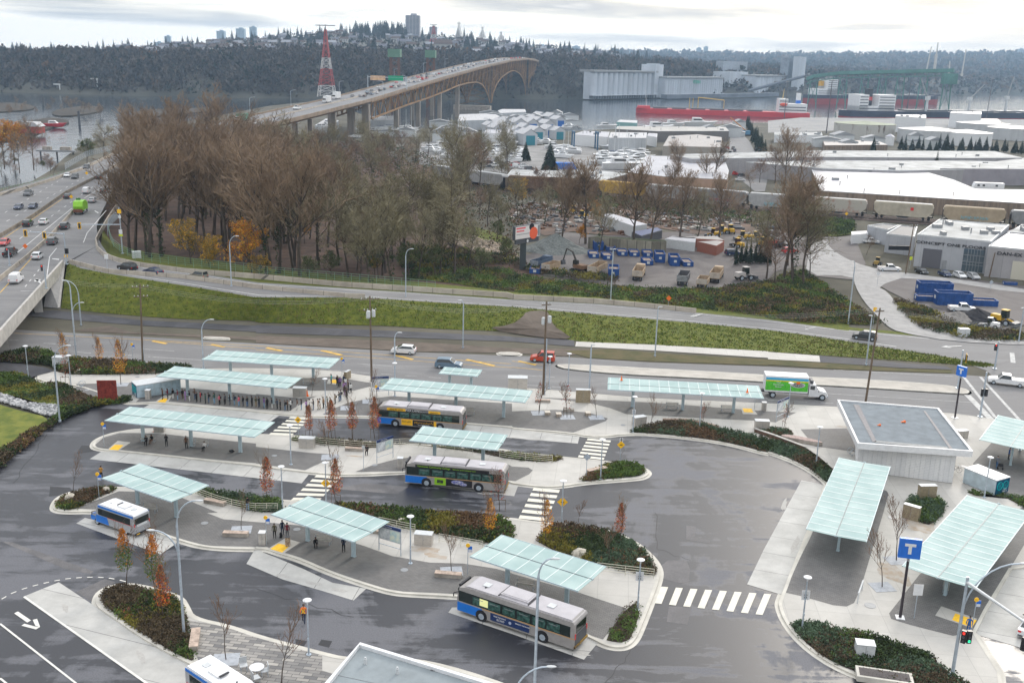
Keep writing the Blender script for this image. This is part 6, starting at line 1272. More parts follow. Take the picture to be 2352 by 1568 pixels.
def gantry():
    y=760; a=bp(y,-1);b=bp(y,DW+1); o=thing('sign_gantry','overhead sign bridge with orange and green panels across the bridge deck','sign',tuple(a)); d=b-a
    for q in(Vector((0,0,0)),d): put(MB().tube(q,q+Vector((0,0,9)),.35,.3,6),'post',steel,o)
    put(MB().tube(Vector((0,0,8)),d+Vector((0,0,8)),.25,.25,5),'beam',steel,o); rz=math.atan2(-d.y,-d.x)
    c=d*.28+Vector((0,0,7.6)); put(MB().box(tuple(c),(11,.4,3.4),rz),'green_panel',mat('sign_green',(.0,.28,.14),.5),o); c2=d*.74+Vector((0,0,7.4)); put(MB().box(tuple(c2),(11,.4,3.2),rz),'orange_panel',mat('sign_peach',(.55,.36,.22),.6,noise=.3,scale=.4),o)
gantry()
random.seed(3)
BC=[('white','white'),('silver','silver'),('black','black'),('grey','grey'),('white','white'),('red','red'),('blue','grey-blue'),('dark','dark')]
k=0
for y in range(690,1500,15):
    for lane in (9.5,13.,17.5,21):
        if R()<(.75 if lane in(13.,9.5) else .35):
            c,nm=random.choice(BC); z=bz(y)+.05; p=bp(y+ru(-4,4),lane); k+=1
            car_=random.choice(('sedan','suv','van','hatch')); away=lane<12
            CAR[car_].at((p.x,p.y,bz(p.y)+.05),math.atan2(BRd.y,BRd.x)+(0 if lane<13.5 else PI),'small far-off vehicle in the traffic queue on the bridge deck','traffic queue on the bridge',1.,{'body':[CP[c]]})
        if k>85: break
def boxv(p,rz,w,l,h,m1,m2,label):
    o=thing('box_truck',label,'truck',p,rz); put(MB().box((-1,0,h/2+.6),(l,w,h)),'body',m1,o); put(MB().box((l/2,0,1.6),(1.8,w*.9,2.2)),'cab',m2,o); put(MB().box((l/2+.9,0,2.1),(.1,w*.8,.8)),'windscreen',glass,o)
    for x in(-l/2+.5,l/2):
        for y in(-w/2+.1,w/2-.1): wheel(o,x,y,.5,.3)
ba=math.atan2(BRd.y,BRd.x)
p=bp(510,19); boxv((p.x,p.y,bz(p.y)),ba+PI,2.6,9,3.2,mat('truck_green',(.05,.25,.18),.5),white,'green-sided truck coming down the bridge approach behind the trees')
p=bp(640,19); boxv((p.x,p.y,bz(p.y)),ba+PI,2.6,8,3.4,white,white,'white truck in the bridge queue, pale box body'); p=bp(668,22); boxv((p.x,p.y,bz(p.y)),ba+PI,2.6,9,3.8,white,white,'tall white lorry just behind the pale truck in the bridge queue')
CAR['sedan'].at(tuple(bp(487,9)),ba+PI,'yellow taxi at the bottom of the bridge approach',None,1.,{'body':[CP['yellow']]}); CAR['suv'].at(tuple(bp(500,8)),ba+PI,'white car just above the yellow taxi on the bridge approach',None,1.,{'body':[CP['white']]}); CAR['pickup'].at(tuple(bp(588,19)),ba+PI,'white flatbed on the bridge approach below the queue',None,1.3,{'body':[CP['white']]})
for y,off in ((540,27),(600,27),(690,27),(760,0),(830,27),(930,27),(700,0),(1020,27),(1120,27)):
    p=bp(y,off); o=thing('bridge_lamp','thin arched lamp on the edge of the bridge deck','lamp post',tuple(p),0,'lamps along the bridge'); s=-1 if off else 1; v=BRn*s
    put(MB().path([(0,0,0),(0,0,9),tuple(v*1.+Vector((0,0,9.6))),tuple(v*3+Vector((0,0,9.8)))],.14,4),'post',steel,o)
def barrier(s,z,label,h=.85,w=.5,m=oldconc,n=None,zfn=None,name='concrete_barrier',kind=None):
    P=PP(s) if isinstance(s,str) else s; P=rs(P,n or 24); zq=zfn or (lambda p:z); Q=[U(p,zq(p)) for p in P]
    fl=[tuple(q)[:2] for q in Q]; L1=inset(fl,w/2,False); L2=inset(fl,-w/2,False); T1=inset(fl,w*.22,False); T2=inset(fl,-w*.22,False); zs=[q.z for q in Q]
    f=lambda L,dz:[(x,y,z_+dz) for (x,y),z_ in zip(L,zs)]
    m_=MB().strip(f(L2,-.1),f(T2,h)).strip(f(T2,h),f(T1,h)).strip(f(T1,h),f(L1,-.1))
    if name.startswith('concrete'): o=single(m_,name,label,'barrier',[m])
    return o
bm=brickmat('barrier_segments',(.34,.30,.25),(.40,.36,.30),(.10,.09,.08),bw=4.2,rh=30,msz=.05,off=0,noise=.3)
barrier('01 640,848 1000,940 1650,985 2350,1080 11 0,1080 450,1125 850,1165 1000,1168',0,'near concrete barrier along the ramp above the grass bank',.85,.5,bm,40,lambda p:ZR(p[0]))
barrier('01 1075,330 1000,440 930,560 880,640 885,710 930,770 1050,830 1280,880 1700,935 2350,985 11 0,985 800,1060 2350,1160 21 0,1175 800,1215 1300,1262 1690,1305',0,'far concrete barrier curving from the highway along the whole ramp',.95,.55,bm,80,lambda p:ZR(max(330,p[0])) )
for s,l,h in (('01 -20,625 300,430 600,215 800,110 1000,12','dark central barrier between the two highway directions',.9),('00 1000,1568 1150,1470 1250,1430','central barrier at the top of the visible highway',.9),('01 -20,1020 230,820 450,625 640,420 680,370','barrier between the highway and the overpass lane',.85),('01 -20,235 220,175 500,85 660,22 00 760,1560 900,1490 1000,1440 1090,1400','outer barrier of the highway on the river side',.9)):
    barrier(s,HS,l,h,.5,mat('dark_barrier',(.17,.145,.115),.9,noise=.3,scale=.5) if 'dark' in l else bm,30)
def fence(s,zfn,label,h,post,m,nr=3,mesh=False,n=None,name='fence'):
    P=rs(PP(s),n or 30); Q=[U(p,zfn(p)) for p in P]; Ln=sum((a-b).length for a,b in zip(Q,Q[1:])); k=max(2,int(Ln/post)); P=rs(PP(s),k+1); Q=[U(p,zfn(p)) for p in P]; o=thing(name,label,'fence',Q[0]); o0=Q[0]; Q=[q-o0 for q in Q]
    pm=MB().tube((0,0,0),(0,0,h),.045,.045,4).mesh('post',[m])
    for q in Q: link('post',pm,o,q)
    for i in range(nr): a=MB(); a.path([q+Vector((0,0,h*(i+1)/nr)) for q in Q],.035,4); put(a,'rail',m,o)
    if mesh:
        a=MB()
        for i in range(len(Q)-1):
            for t_ in range(6): f=t_/6; p_=Q[i].lerp(Q[i+1],f); a.tube(p_,p_+Vector((0,0,h)),.012,.012,3,caps=False)
        put(a,'mesh',m,o)
    return o
gf=mat('green_fence',(.16,.28,.20),.6); bf=mat('blue_fence',(.18,.28,.36),.6)
fence('01 1000,560 1020,680 1080,740 1250,820 1700,880 2350,940 11 0,952 800,1020 1645,1095',lambda p:ZR(max(330,p[0]-6))+.2,'long green rail fence beyond the ramp barrier',1.9,2.6,gf,4)
fence('00 600,1560 800,1440 1000,1390 1200,1340',lambda p:HS+.9,'tall mesh fence on the river side of the highway',2.4,3,steel,5,True); fence('01 0,185 300,120 640,5',lambda p:HS+.9,'rail fence on the outer barrier at the far left',.8,3,gf,2)
fence('01 990,600 1000,520 1080,440 1100,380',lambda p:HS,'grey mesh fence curving round the highway corner',2.2,1.6,steel,5,True)
ov=thing('overpass','concrete overpass crossing the main road at the lower left','overpass',(0,0,0))
e=[U(p,HS) for p in PP('o 147,606 75,688 0,773 -60,842')]
m=MB().strip([q+Vector((0,0,.85)) for q in e],[q+Vector((0,0,-1.6)) for q in e]); i_=[q-Vector((1.,-.25,0)) *0 for q in e]
fl=inset([tuple(q)[:2] for q in e],.35,False);
nx=Vector((fl[0][0]-e[0].x,fl[0][1]-e[0].y,0)); sgn=1 if nx.x<0 else -1
I=[q+Vector((-.38,-.2,0)) for q in e]
m.strip([q+Vector((0,0,.85)) for q in I],[q+Vector((0,0,.85)) for q in e]).strip([q+Vector((0,0,0)) for q in I],[q+Vector((0,0,.85)) for q in I]); put(m,'parapet',concrete,ov)
m=MB().strip([q+Vector((-.05,0,-1.6)) for q in e],[q+Vector((-24,-10,-1.6)) for q in e]); put(m,'girder',oldconc,ov)
for s in ('01 385,1300','02 75,130'):
    p=U(PP(s)[0],0); put(MB().box((p.x-.8,p.y+.4,1.8),(1.5,1.4,4.4),.5),'pier',concrete,ov)
a0=U(T(0,1,540,1262),0.1); a1=U(T(0,1,400,1250),.1); top0=U(T(0,1,590,850),HS)
m=MB().face([tuple(a1),tuple(a0),tuple(top0),tuple(U(T(0,1,440,1010),HS-1.2))]); put(m,'wing_wall',brickmat('abutment_blocks',(.26,.255,.25),(.28,.275,.27),(.15,.15,.15),bw=4,rh=1.5,off=0),ov)
put(MB().tube(a0,top0,.3,.3,4),'wall_edge',concrete,ov)
mb=MB()
def segh(p,q,w=.15,dash=None,g=None,z=HS+.03):
    A,B=U(p,z),U(q,z); d=(B-A); Ln=d.length; d.normalize(); n=Vector((-d.y,d.x,0))*w/2; t=0
    while t<Ln:
        e=min(Ln,t+(dash or Ln)); a=A+d*t; b=A+d*e; mb.face([a-n,b-n,b+n,a+n]); t=e+(g or 0)+.001
for a,b,dd,g in ((T(0,1,-30,430),T(0,1,830,-80),3,6),(T(0,1,60,465),T(0,1,950,-40),3,6),(T(0,1,180,625),T(0,1,870,135),3,6),(T(0,1,100,800),T(0,1,660,345),None,0),(T(0,1,770,255),T(0,1,1000,110),None,0),(T(0,1,230,1065),T(0,1,360,905),2,3),(T(0,1,190,1104),T(0,1,355,1100),None,0),(T(0,1,425,1010),T(0,1,455,790),None,0),(T(0,1,455,790),T(0,1,520,710),None,0),(T(0,1,765,660),T(0,1,800,570),None,0),(T(0,1,800,570),T(0,1,975,365),None,0),(T(0,1,180,200),T(0,0,700,1568),3,6)):
    segh(a,b,.18,dd,g)
for pts in ('01 320,1000 340,990 385,1030 370,1035','01 315,1020 320,995 375,1000 370,1008','01 870,365 905,385 900,392 868,372','01 1000,225 1040,240 1030,245 998,232','01 480,805 545,810 540,820 480,812'):
    mb.sheet([tuple(U(p,HS+.03))[:2] for p in PP(pts)],HS+.04)
struct(mb,'road_marking',[mat('marking_bright',(.55,.55,.54),.7,noise=.12,scale=1.5)])
mb=MB(); segh(T(0,1,0,645),T(0,1,600,240),.18); segh(T(0,1,0,1120),T(0,1,310,780),.18); struct(mb,'road_marking',[M_marky])
def street_light(p,top,z,label,grp='tall grey street lights',dx=None):
    """p base px, top: px of lamp head; arm bends from the mast to it"""
    b=U(p,z); s=b.y; hd_=UD(top,b.y); H=hd_.z-z; o=thing('street_light',label,'lamp post',b,0,grp); ax=hd_.x-b.x; r_=.11
    n=8; pts=[(0,0,0),(0,0,max(1,H-abs(ax)-.6))]
    z1=pts[-1][2]
    for i in range(1,n+1): t_=i/n*PI/2; pts.append((ax*(1-math.cos(t_)),0,z1+(H-z1)*math.sin(t_)))
    put(MB().path(pts,[.13,.11]+[.07]*n,6),'mast',steel,o); put(MB().ell((ax+math.copysign(.25,ax),0,H+.02),(.42,.16,.09),8,5),'lamp_head',lgrey,o); put(MB().tube((0,0,0),(0,0,.25),.2,.2,8),'base',steel,o)
    return o
for a in ((T(0,3,1690,1120),T(0,3,1410,165),.16,'large double curved lamp post beside the lower left bed'),(T(0,2,550,735),T(0,2,610,38),.3,'curved street light at the shrub slope kerb on the left'),(T(0,2,705,180),T(0,1,600,1008),.02,'street light in front of the bare soil below the overpass, left of the two'),
 (T(0,1,745,1420),T(0,1,610,1010),.02,'street light standing on the soil strip below the bank at the left'),(T(0,1,690,1600),T(0,1,740,1210),.02,'street light at the main road left, bending right'),(T(0,2,1870,250),T(0,1,1930,1365),.02,'street light behind the topmost shelter'),
 (T(1,2,1275,400),T(1,1,1305,1485),.02,'street light passing in front of the white hatchback'),(T(0,1,2125,1060),T(0,1,2165,600),5,'street light on the ramp barrier near the yellow trees'),(T(1,1,1375,1190),T(1,1,1420,718),2.5,'street light on the ramp in the middle of the bank'),
 (T(1,2,1900,60),T(1,1,1885,1190),.02,'straight light pole on the path below the bank'),(T(2,1,905,1190),T(2,1,930,720),.8,'light pole in front of the contractor yard'),(T(2,2,1312,135),T(2,1,1350,1250),.02,'light pole on the lower verge right of centre'),(T(3,1,735,1405),T(3,1,785,832),.05,'light pole on the verge by the leaf-strewn slope'),
 (T(3,2,900,215),T(3,1,955,1330),.02,'light pole with a yellow box in front of the dark grey car'),(T(2,3,205,1640),T(2,3,370,425),.02,'tall thin light pole crossing the view of the nearest bus'),(T(2,2,705,530),T(2,2,732,30),.16,'slim straight lamp at the road edge beside the bronze cabinet'),(T(3,1,2300,1568),T(3,1,2350,1260),.05,'light pole at the right edge by the orange shrubs')):
    street_light(*a)
m=street_light((1175+0,1700),T(2,3,330,1415),.02,'curved lamp arm rising from the bottom edge below the nearest bus')
o=street_light(T(3,3,1690,1500),T(3,3,2320,470),.16,'curved lamp arm reaching over the kerb at the right edge')
pp_=T(0,3,1690,1120); o=street_light(pp_,T(0,2,1800,1460),.16,'second arm of the double lamp beside the lower left bed bending right',None);
def head(o,x,y,z,rz,lit=2,back=False):
    h=put(MB().box((0,0,0),(.38,.3,1.15)).box((0,-.12,.36),(.3,.14,.03)).box((0,-.12,0.02),(.3,.14,.03)).box((0,-.12,-.33),(.3,.14,.03)),'signal_head',dark,o,(x,y,z),rz)
    if back: put(MB().box((0,.02,0),(.75,.04,1.5)),'backboard',yellow,h)
    for i in range(3):
        mm=(redl if i==0 else (mat('amber_off',(.1,.05,.0),.5) if i==1 else grnl)) if i==lit else dgrey
        put(MB().lathe([(.12,-.01),(.12,.01)],(0,-.155,.36-i*.36),10,axis=1),'lens',mm,h)
def mast(p,z,H,label): o=thing('traffic_signal',label,'traffic light',U(p,z)); put(MB().tube((0,0,0),(0,0,H),.16,.12,8).box((0,0,.05),(.6,.6,.1)),'pole',steel,o); return o
o=mast(T(3,3,1690,1500),.16,9.4,'large signal mast with lit green light at the lower right corner'); put(MB().path([(0,0,8.9),(2.6,-9.,9.0)],[.14,.09],7),'mast_arm',lgrey,o)
head(o,.75,-.3,4.,0,2); head(o,.3,-.3,4.,-.6,0); head(o,2.9,-4.8,6.2,.5,1)
o=mast(T(3,2,1945,690),.16,7.,'signal pole with dark heads at the right junction crossing'); head(o,.3,-.2,3.9,0,9); head(o,-.3,-.2,3.9,.8,9)
o=mast(T(3,2,1740,430),.16,6.5,'signal pole with an amber head behind the tall blue sign'); head(o,.7,0,5.2,1.3,9,True)
o=mast(T(3,2,2080,250),.05,5.,'signal pole with a red light at the far corner of the junction'); head(o,-.4,0,3.9,0,0)
o=mast(T(0,1,1125,760),HS,10.,'signal mast with a long arm reaching left over the highway exit'); put(MB().path([(0,0,6.6),(-10.5,0,6.3)],[.12,.07],6),'mast_arm',steel,o); head(o,-9.3,0,6.1,.3,9,True); put(MB().box((0,-.15,9.6),(.9,.05,.9)),'diamond_sign',yellow,o); CH[o][-1].rotation_euler=(0,0,0); put(MB().box((0,-.2,5.),(.8,.05,1.)),'white_sign',white,o); put(MB().box((0,-.2,4.2),(.9,.05,.4)),'yellow_sign',mat('lime_sign',(.55,.65,.02),.5),o); put(MB().box((.05,-.2,8.4),(.55,.05,.7)),'white_sign',white,o)
o=mast(T(0,1,612,860),HS,6.8,'signal mast at the overpass corner with two yellow-backed heads on its arm'); put(MB().path([(0,0,6.6),(-8.3,0,6.9)],[.11,.07],6),'mast_arm',steel,o); head(o,-4.2,0,6.2,.2,9,True); head(o,-8.2,0,6.5,.2,9,True); head(o,0,0,2.9,-1,9); head(o,.4,0,2.9,1,9)
o=mast(T(0,1,90,870),HS,3.4,'short signal pole with a red light on the barrier at the left'); head(o,-.2,0,3.1,0,0)
o=mast(T(0,1,425,1080),HS,4.5,'signal pole with a red light on the overpass parapet'); head(o,-.5,0,4.0,.4,0)
for p,z,h,sh,l,c in ((T(0,1,800,75),HS,2.,'diamond','yellow diamond sign on the central barrier',yellow),(T(0,1,662,320),HS,2.6,'diamond','yellow diamond sign on the barrier beside the green truck',yellow),(T(0,1,612,850),HS,1.6,'round','round yellow sign with a black arrow at the overpass corner',yellow),(T(0,1,985,900),HS,2.6,'rect','white and lime sign on the ramp barrier before the black car',white),(T(0,1,237,740),HS,1.2,'diamond','small orange diamond sign on the overpass barrier',orange),
   (T(3,1,1000,1060),0,3.,'diamond','red and white crossing sign at the railway track',white),(T(2,1,1435,1245),.3,1.8,'diamond','small faded orange sign by the ramp barrier',orange),(T(3,1,960,1450),0,4.,'rect','yellow box sign on the pole at the ramp road',yellow),(T(3,1,715,450),1,2.,'diamond','small yellow signal at the railway siding',yellow),(T(2,1,698,190),1,3.5,'diamond','yellow diamond sign at the grain train behind the trees',yellow),(T(3,1,1300,900),0,2.8,'rect','lime-green plate on the dark utility pole',mat('lime_sign',(.5,.6,.02),.5)),(T(3,1,2040,1090),0,1.8,'diamond','grey back of a diamond sign by the warehouses',steel),(T(1,1,0,0),0,0,None,'',None)):
    if sh: sign(U(p,z),h,sh,l,0,c,.8 if z else .7)
def upole(p,top,z,label,tx=0,arms=((0,3.),),zt=None):
    b=U(p,z); H=UD(top,b.y).z-z; x1=UD(top,b.y).x-b.x; o=thing('utility_pole',label,'utility pole',b,0,'timber utility poles'); put(MB().tube((0,0,0),(x1,0,H),.19,.12,8),'pole',polewood,o)
    for dz,w_ in arms:
        put(MB().box((x1,0,H-.5-dz),(w_,.12,.14),.35),'crossarm',polewood,o);
        for k in(-.45,-.2,.2,.45): put(MB().lathe([(.05,0),(.09,.1),(.05,.2)],(x1+w_*k*math.cos(.35),w_*k*math.sin(.35),H-.42-dz),6),'insulator',lgrey,o)
    for k in range(tx):
        a=k*2.1+.2; put(MB().lathe([(.28,0),(.3,.1),(.3,1.0),(.2,1.1)],(x1+.55*math.cos(a),.5*math.sin(a)-.1,H-3.3-(.35 if k==1 else 0)),10),'transformer',lgrey,o)
    return b+Vector((x1,0,H-.3))
u1=upole(T(0,2,1312,210),T(0,1,1285,1040),.1,'timber pole with crossarms at the left of the main road',0,((0,2.6),(1.6,2.2)))
u2=upole(T(1,2,1062,370),T(1,1,1045,1150),.1,'timber pole with three transformer cans above the queue',3,((0,3.),(1.8,2.)))
u3=upole(T(2,2,285,490),T(2,1,318,1200),.1,'timber pole with two transformer cans, steel-clad, in front of the red car',2,((0,1.5),))
u4=upole(T(3,2,895,560),T(3,1,1030,1260),.1,'leaning brown timber pole behind the pavilion roof',0,((0,1.6),))
u5=upole(T(3,1,1262,950),T(3,1,1340,490),0,'dark timber pole before the white flooring warehouse',0,((0,2.5),));
u6=upole(T(3,1,2030,980),T(3,1,2085,750),0,'short dark pole at the corner of the second warehouse',0,())
put(MB().tube((.26,0,0),(.26,0,9.),.1,.1,6),'steel_riser',steel,[o for o in CH if o.get('label','').startswith('timber pole with two')][0]); put(MB().tube((.22,0,0),(.22,0,7.),.08,.08,6),'steel_riser',steel,[o for o in CH if o.get('label','').startswith('timber pole with crossarms')][0])
k=0
for a,b in ((u1+Vector((-40,25,-1)),u1),(u1,u2),(u2,u3),(u3,u4),(u4,u4+Vector((60,-10,0)))):
    for off in(-1.1,0,1.1):
        m=MB(); pts=[]
        for i in range(13): t_=i/12; q=a.lerp(b,t_)+Vector((0,off,-1.6*4*t_*(1-t_))); pts.append(q-a)
        m.path(pts,.012,3); o=single(m,'overhead_wire','thin overhead wire strung between the timber poles of the main road','wire',[mat('wire_pale',(.35,.36,.33),.6)],a,0,'overhead wires')
random.seed(21)
struct(MB().sheet([tuple(U(p,.04))[:2] for p in PP('o 225,590 330,640 588,668 800,690 1000,700 1190,700 1250,640 1190,600 1060,560 1070,470 1040,400 800,330 550,290 320,330 250,420')],.04),'wood_floor',[M_litter])
TG='bare trees of the wood beside the highway'
wood_px=[]
def tl(i,px,py):
    side='left part' if px<480 else ('middle part' if px<760 else 'right part'); dep='front row' if py>560 else ('middle rows' if py>470 else 'back rows')
    return {0:'tall brown bare tree',1:'ivy-trunked brown bare tree',2:'tall straight bare tree',3:'dark ivy-clad bare tree',4:'wide olive-grey bare tree',5:'slender olive-grey bare tree',6:'small bare tree',7:'reddish bare tree'}[i]+' in the %s of the %s of the wood'%(dep,side)
def put_tree(i,p,s,z=0,label=None,g=TG):
    b=U(p,z); return BT[i].at((b.x,b.y,b.z-.1),ru(0,6.28),label or tl(i,*p),g,s*ru(.92,1.08))
for k in range(95):
    px=ru(300,1045); t_=R(); lo=608+(px-262)*.10; py=lo-t_*(lo-430 if px<800 else lo-455)
    h=1.1 if px<700 else .85
    if 380<px<510 and py>585: continue
    i=random.choice((0,1,2,3,0,2) if px<640 else ((0,4,5,2,3,7) if px<760 else (4,5,5,4,6,7)))
    put_tree(i,(px,py),h*ru(.8,1.1))
for px,py in ((300,600),(345,612),(372,600),(520,600),(560,600),(610,655),(640,640),(690,650),(350,500),(420,480),(500,470),(560,470),(620,480),(450,540),(540,545),(600,560),(640,540)): put_tree(random.choice((0,1,2,3)),(px,py),1.12)
for px,py,s in ((800,640,.8),(850,655,.85),(900,650,.9),(960,640,.85),(1010,630,.85),(830,600,1.),(880,590,1.05),(930,580,1.),(985,570,1.),(1030,560,.9),(780,610,1.),(1060,470,1.2),(1075,620,.6)): put_tree(random.choice((4,5,5,4)),(px,py),s)
for px,py,s in ((345,440,1.05),(370,420,1.1),(430,410,1.25),(480,400,1.3),(510,410,1.3),(545,420,1.2),(400,450,1.1),(600,430,1.1),(640,420,1.05),(690,415,1.),(740,430,1.),(790,430,.95)): put_tree(random.choice((0,2,7)),(px,py),s)
put_tree(8,(440,628),.85,label='yellow-leaved tree in the front row of the wood behind the ramp fence',g=None); put_tree(9,(583,655),1.,label='bright orange-yellow tree standing out of the dark wood',g=None); put_tree(8,(482,636),.65,label='smaller yellow-green tree right of the yellow-leaved one',g=None); put_tree(8,(600,655),.5,label='small golden shrub-like tree under the bright orange tree',g=None)
put_tree(8,(860,640),.45,label='low yellowish tree at the path edge in the wood',g=None); put_tree(9,(700,560),.45,label='sparse orange tree deep between the dark trunks',g=None)
for px,py,s in ((705,650,.5),(760,640,.5),(940,640,.7),(1000,635,.6),(1100,630,.5),(1165,600,.45),(870,640,.6),(1140,560,.5)): put_tree(10,(px,py),s,label='dark green leafy tree low at the front of the wood' if px<1050 else 'dark green bush-like tree left of the billboard',g='green understorey trees')
for k in range(75):
    px=ru(640,1180); py=ru(335,435) if px>720 else ru(350,420); put_tree(random.choice((5,6,7,4,6)),(px,py+max(0,px-1000)*.12),ru(.55,.85),0,'small brown bare tree in the thin scrub between the wood and the boat yard','scrub trees behind the wood')
bed('o 640,330 760,318 900,335 1000,360 1050,405 1160,428 1380,452 1700,500 1660,530 1500,520 1300,500 1190,520 1190,600 1060,560 1000,440 800,400',[(V_b,2),(V_rb,.8),(V_dg,1.2)],4200,z=.1,r=(.8,1.5),h=(.6,1.8),soil=None,blades=7)
for a in ((9,T(0,1,40,-20),1.35,'large orange tree at the left edge above the river bank'),(9,T(0,1,130,-60),1.2,'second orange tree at the left edge, slightly behind'),(6,T(0,1,310,-10),1.6,'tall bare tree on the river bank right of the orange trees'),(10,T(0,0,800,1530),1.,'green leafy tree by the mesh fence at the river'),(4,T(0,0,950,1500),.8,'grey-olive bushy tree behind the mesh fence'),(6,T(0,1,180,20),1.2,'bare tree under the orange crown at the river bank'),(6,T(0,1,20,60),.8,'dark bare tree at the left frame edge')):
    put_tree(a[0],a[1],a[2],0,a[3],None)
for k in range(14): put_tree(random.choice((6,5,10,7)),T(0,1,ru(-40,520),ru(-60,70)),ru(.25,.45),0,'scrubby small tree on the river bank outside the outer barrier','scrub on the river bank')
for px,py,s,i in ((1065,440,1.1,0),(1080,460,1.,2),(1220,480,.75,6),(1240,470,1.,7),(1290,500,.9,0),(1345,560,1.1,0),(1375,580,1.,5),(1455,575,1.15,0),(1490,575,.9,2),(1560,555,1.,0),(1600,560,1.,5),(1650,560,.95,0),(1700,520,.9,6),(1800,640,1.25,0),(1822,650,1.2,1),(1845,655,1.05,4),(1780,655,1.,7),(1760,640,.9,4),(1860,640,.8,7),(1810,610,1.1,7),(1120,520,.7,4),(1150,540,.7,5),(1190,500,.8,5),(1100,500,.7,7),(1290,560,.9,0),(1250,520,.8,5),(1540,470,.7,0),(1560,420,.9,0),(1640,425,.9,0),(1625,430,.7,2),(1340,450,.6,7),(1835,430,1.2,7),(1800,440,1.2,0),(1780,420,1.1,7),(1860,420,1.,7),(1745,420,.7,7),(1725,440,.8,6),(1990,585,.5,6),(1305,450,.5,7),(1400,440,.5,6)):
    put_tree(i,(px,py),s*.85,0,'bare tree %s %s'%(('by the billboard' if px<1380 else ('among the contractor yard' if px<1720 else 'in the clump right of the yard')),('front' if py>540 else 'behind the train' if py<460 else 'beside the tracks')),'bare trees along the railway and yard')
for px,py,s in ((1360,520,.5),(1190,470,.7),(1330,560,.35),(1200,480,.5)): put_tree(8 if px<1300 else 9,(px,py),s,0,'rust-yellow tree near the gravel heap','autumn trees by the yard')
def conif(sd,H=9,w=2.2,m=None):
    def f():
        random.seed(sd); m_=MB(); n=26
        for j in range(n):
            t_=j/n; z=H*(.12+.88*t_); r=w*(1-t_)**.8+.12
            for i in range(11):
                a=ru(0,2*PI); rr=r*ru(.7,1.1); c,s=math.cos(a),math.sin(a); q=.16+.2*(1-t_)
                m_.add([(0,0,z+.25),(c*rr*.7-s*rr*q,s*rr*.7+c*rr*q,z-.1*rr),(c*rr,s*rr,z-.38*rr),(c*rr*.7+s*rr*q,s*rr*.7-c*rr*q,z-.1*rr)],[(0,1,2,3)],0)
        o=thing('conifer','t','tree'); put(MB().tube((0,0,-.3),(0,0,H*.7),.18,.06,6),'trunk',M_bark,o); put(m_,'crown',[m or mat('fir_needles',(.014,.026,.014),.9,noise=.5,scale=1)],o); return o
    return f
CF=[Proto(conif(31)),Proto(conif(32,9,1.5)),Proto(conif(33,9,2.8))]
for px,py,s,l in ((1262,395,1.6,'tall dark conifer between the boat yard and the railway'),(1207,370,1.1,'small dark conifer left of the tall one at the marina'),(1340,420,.5,'little conifer by the white boats'),(2148,400,1.3,'broad dark conifer in front of the grey warehouse at right'),(2005,350,1.1,'leftmost conifer of the row before the storage tanks')):
    CF[random.randint(0,2)].at(U((px,py),0),0,l,None,s)
for k in range(22): px=2068+k*13+ru(-4,4); CF[k%3].at(U((px,346+ (px-2068)*.022+ru(-3,3)),0),ru(0,6),'dark conifer in the hedge-like row before the round storage tanks','conifers before the storage tanks',ru(.75,1.25))
for k in range(16): px=1432+k*4+ru(-3,3); CF[1].at(U((1690+ (k%8)*11,610-(k//8)*12-ru(0,6)),0),ru(0,6),'narrow dark cypress in the screen right of the blue bins','cypress screen in the yard',ru(.45,.7))
for k in range(14): CF[k%3].at(U((1716+k*3.2,292+k*6.5),0),0,'dark evergreen along the road beside the railway sidings','evergreens by the long road',ru(.8,1.4))
bed('11 1300,1000 1700,1010 2350,1130 21 0,1140 1000,1180 1800,1290 2350,1330 31 0,1370 700,1400 1000,1420 950,1330 700,1180 450,1000 300,900 21 2200,1080 1850,1090 1000,1080 0,960 11 2350,900 1500,880',[(V_g,2),(V_dg,1.5),(V_y,.3),(V_b,.5)],9000,z=.1,r=(.5,1.),h=(.3,.9),soil=M_grass,blades=6)
bed('11 1400,930 2350,850 21 0,880 450,990 1000,1040 950,990 400,950 100,900 11 2350,760 2200,800 1500,700 1300,850',[(V_y,.5),(V_dg,1.3),(V_b,1.5)],2600,z=.1,r=(.6,1.1),h=(.8,2.),soil=None,blades=7)
bed('31 0,1060 60,1080 420,1160 850,1300 1000,1380 1080,1410 1000,1420 400,1400 0,1350 21 1850,1260 1800,1100 2350,1020',[(V_y,.6),(V_dg,1.6),(V_b,1.3),(V_rb,.3)],2600,z=.1,r=(.5,1.),h=(.5,1.3),soil=None,blades=7)
bed('31 1180,1190 1400,1250 1600,1330 1800,1450 2350,1480 2350,1568 1900,1560 1500,1480 1300,1380 1150,1200',[(V_y,.8),(V_dg,1.2),(V_b,1.2)],1500,z=.1,r=(.5,.9),h=(.4,1.),soil=M_grass2,blades=7)
bed('31 480,440 780,450 800,520 750,600 350,600 200,560 300,470',[(V_dg,2),(V_g,.5)],1100,z=.2,r=(.8,1.3),h=(.5,1.2),soil=M_grass,blades=6)
bed('21 300,200 900,230 1700,330 2350,390 31 0,400 480,450 300,560 0,520 21 1900,440 1300,400 700,300 300,260',[(V_dg,1.5),(V_b,1.2),(V_g,.3)],2200,z=.1,r=(.8,1.4),h=(.4,1.1),soil=M_dirt,blades=6)
sheet('11 1830,600 1900,480 2300,600 2350,650 2350,800 2200,820 1900,720','grass_slope',M_grass,.3,1)
mb=MB(); P=W('11 1840,600 1900,590 2250,680 2350,760 21 60,800 0,830 11 2300,830 2050,770 1850,690',.3); xs=[p[0] for p in P]; ys=[p[1] for p in P]; k=0; random.seed(9)
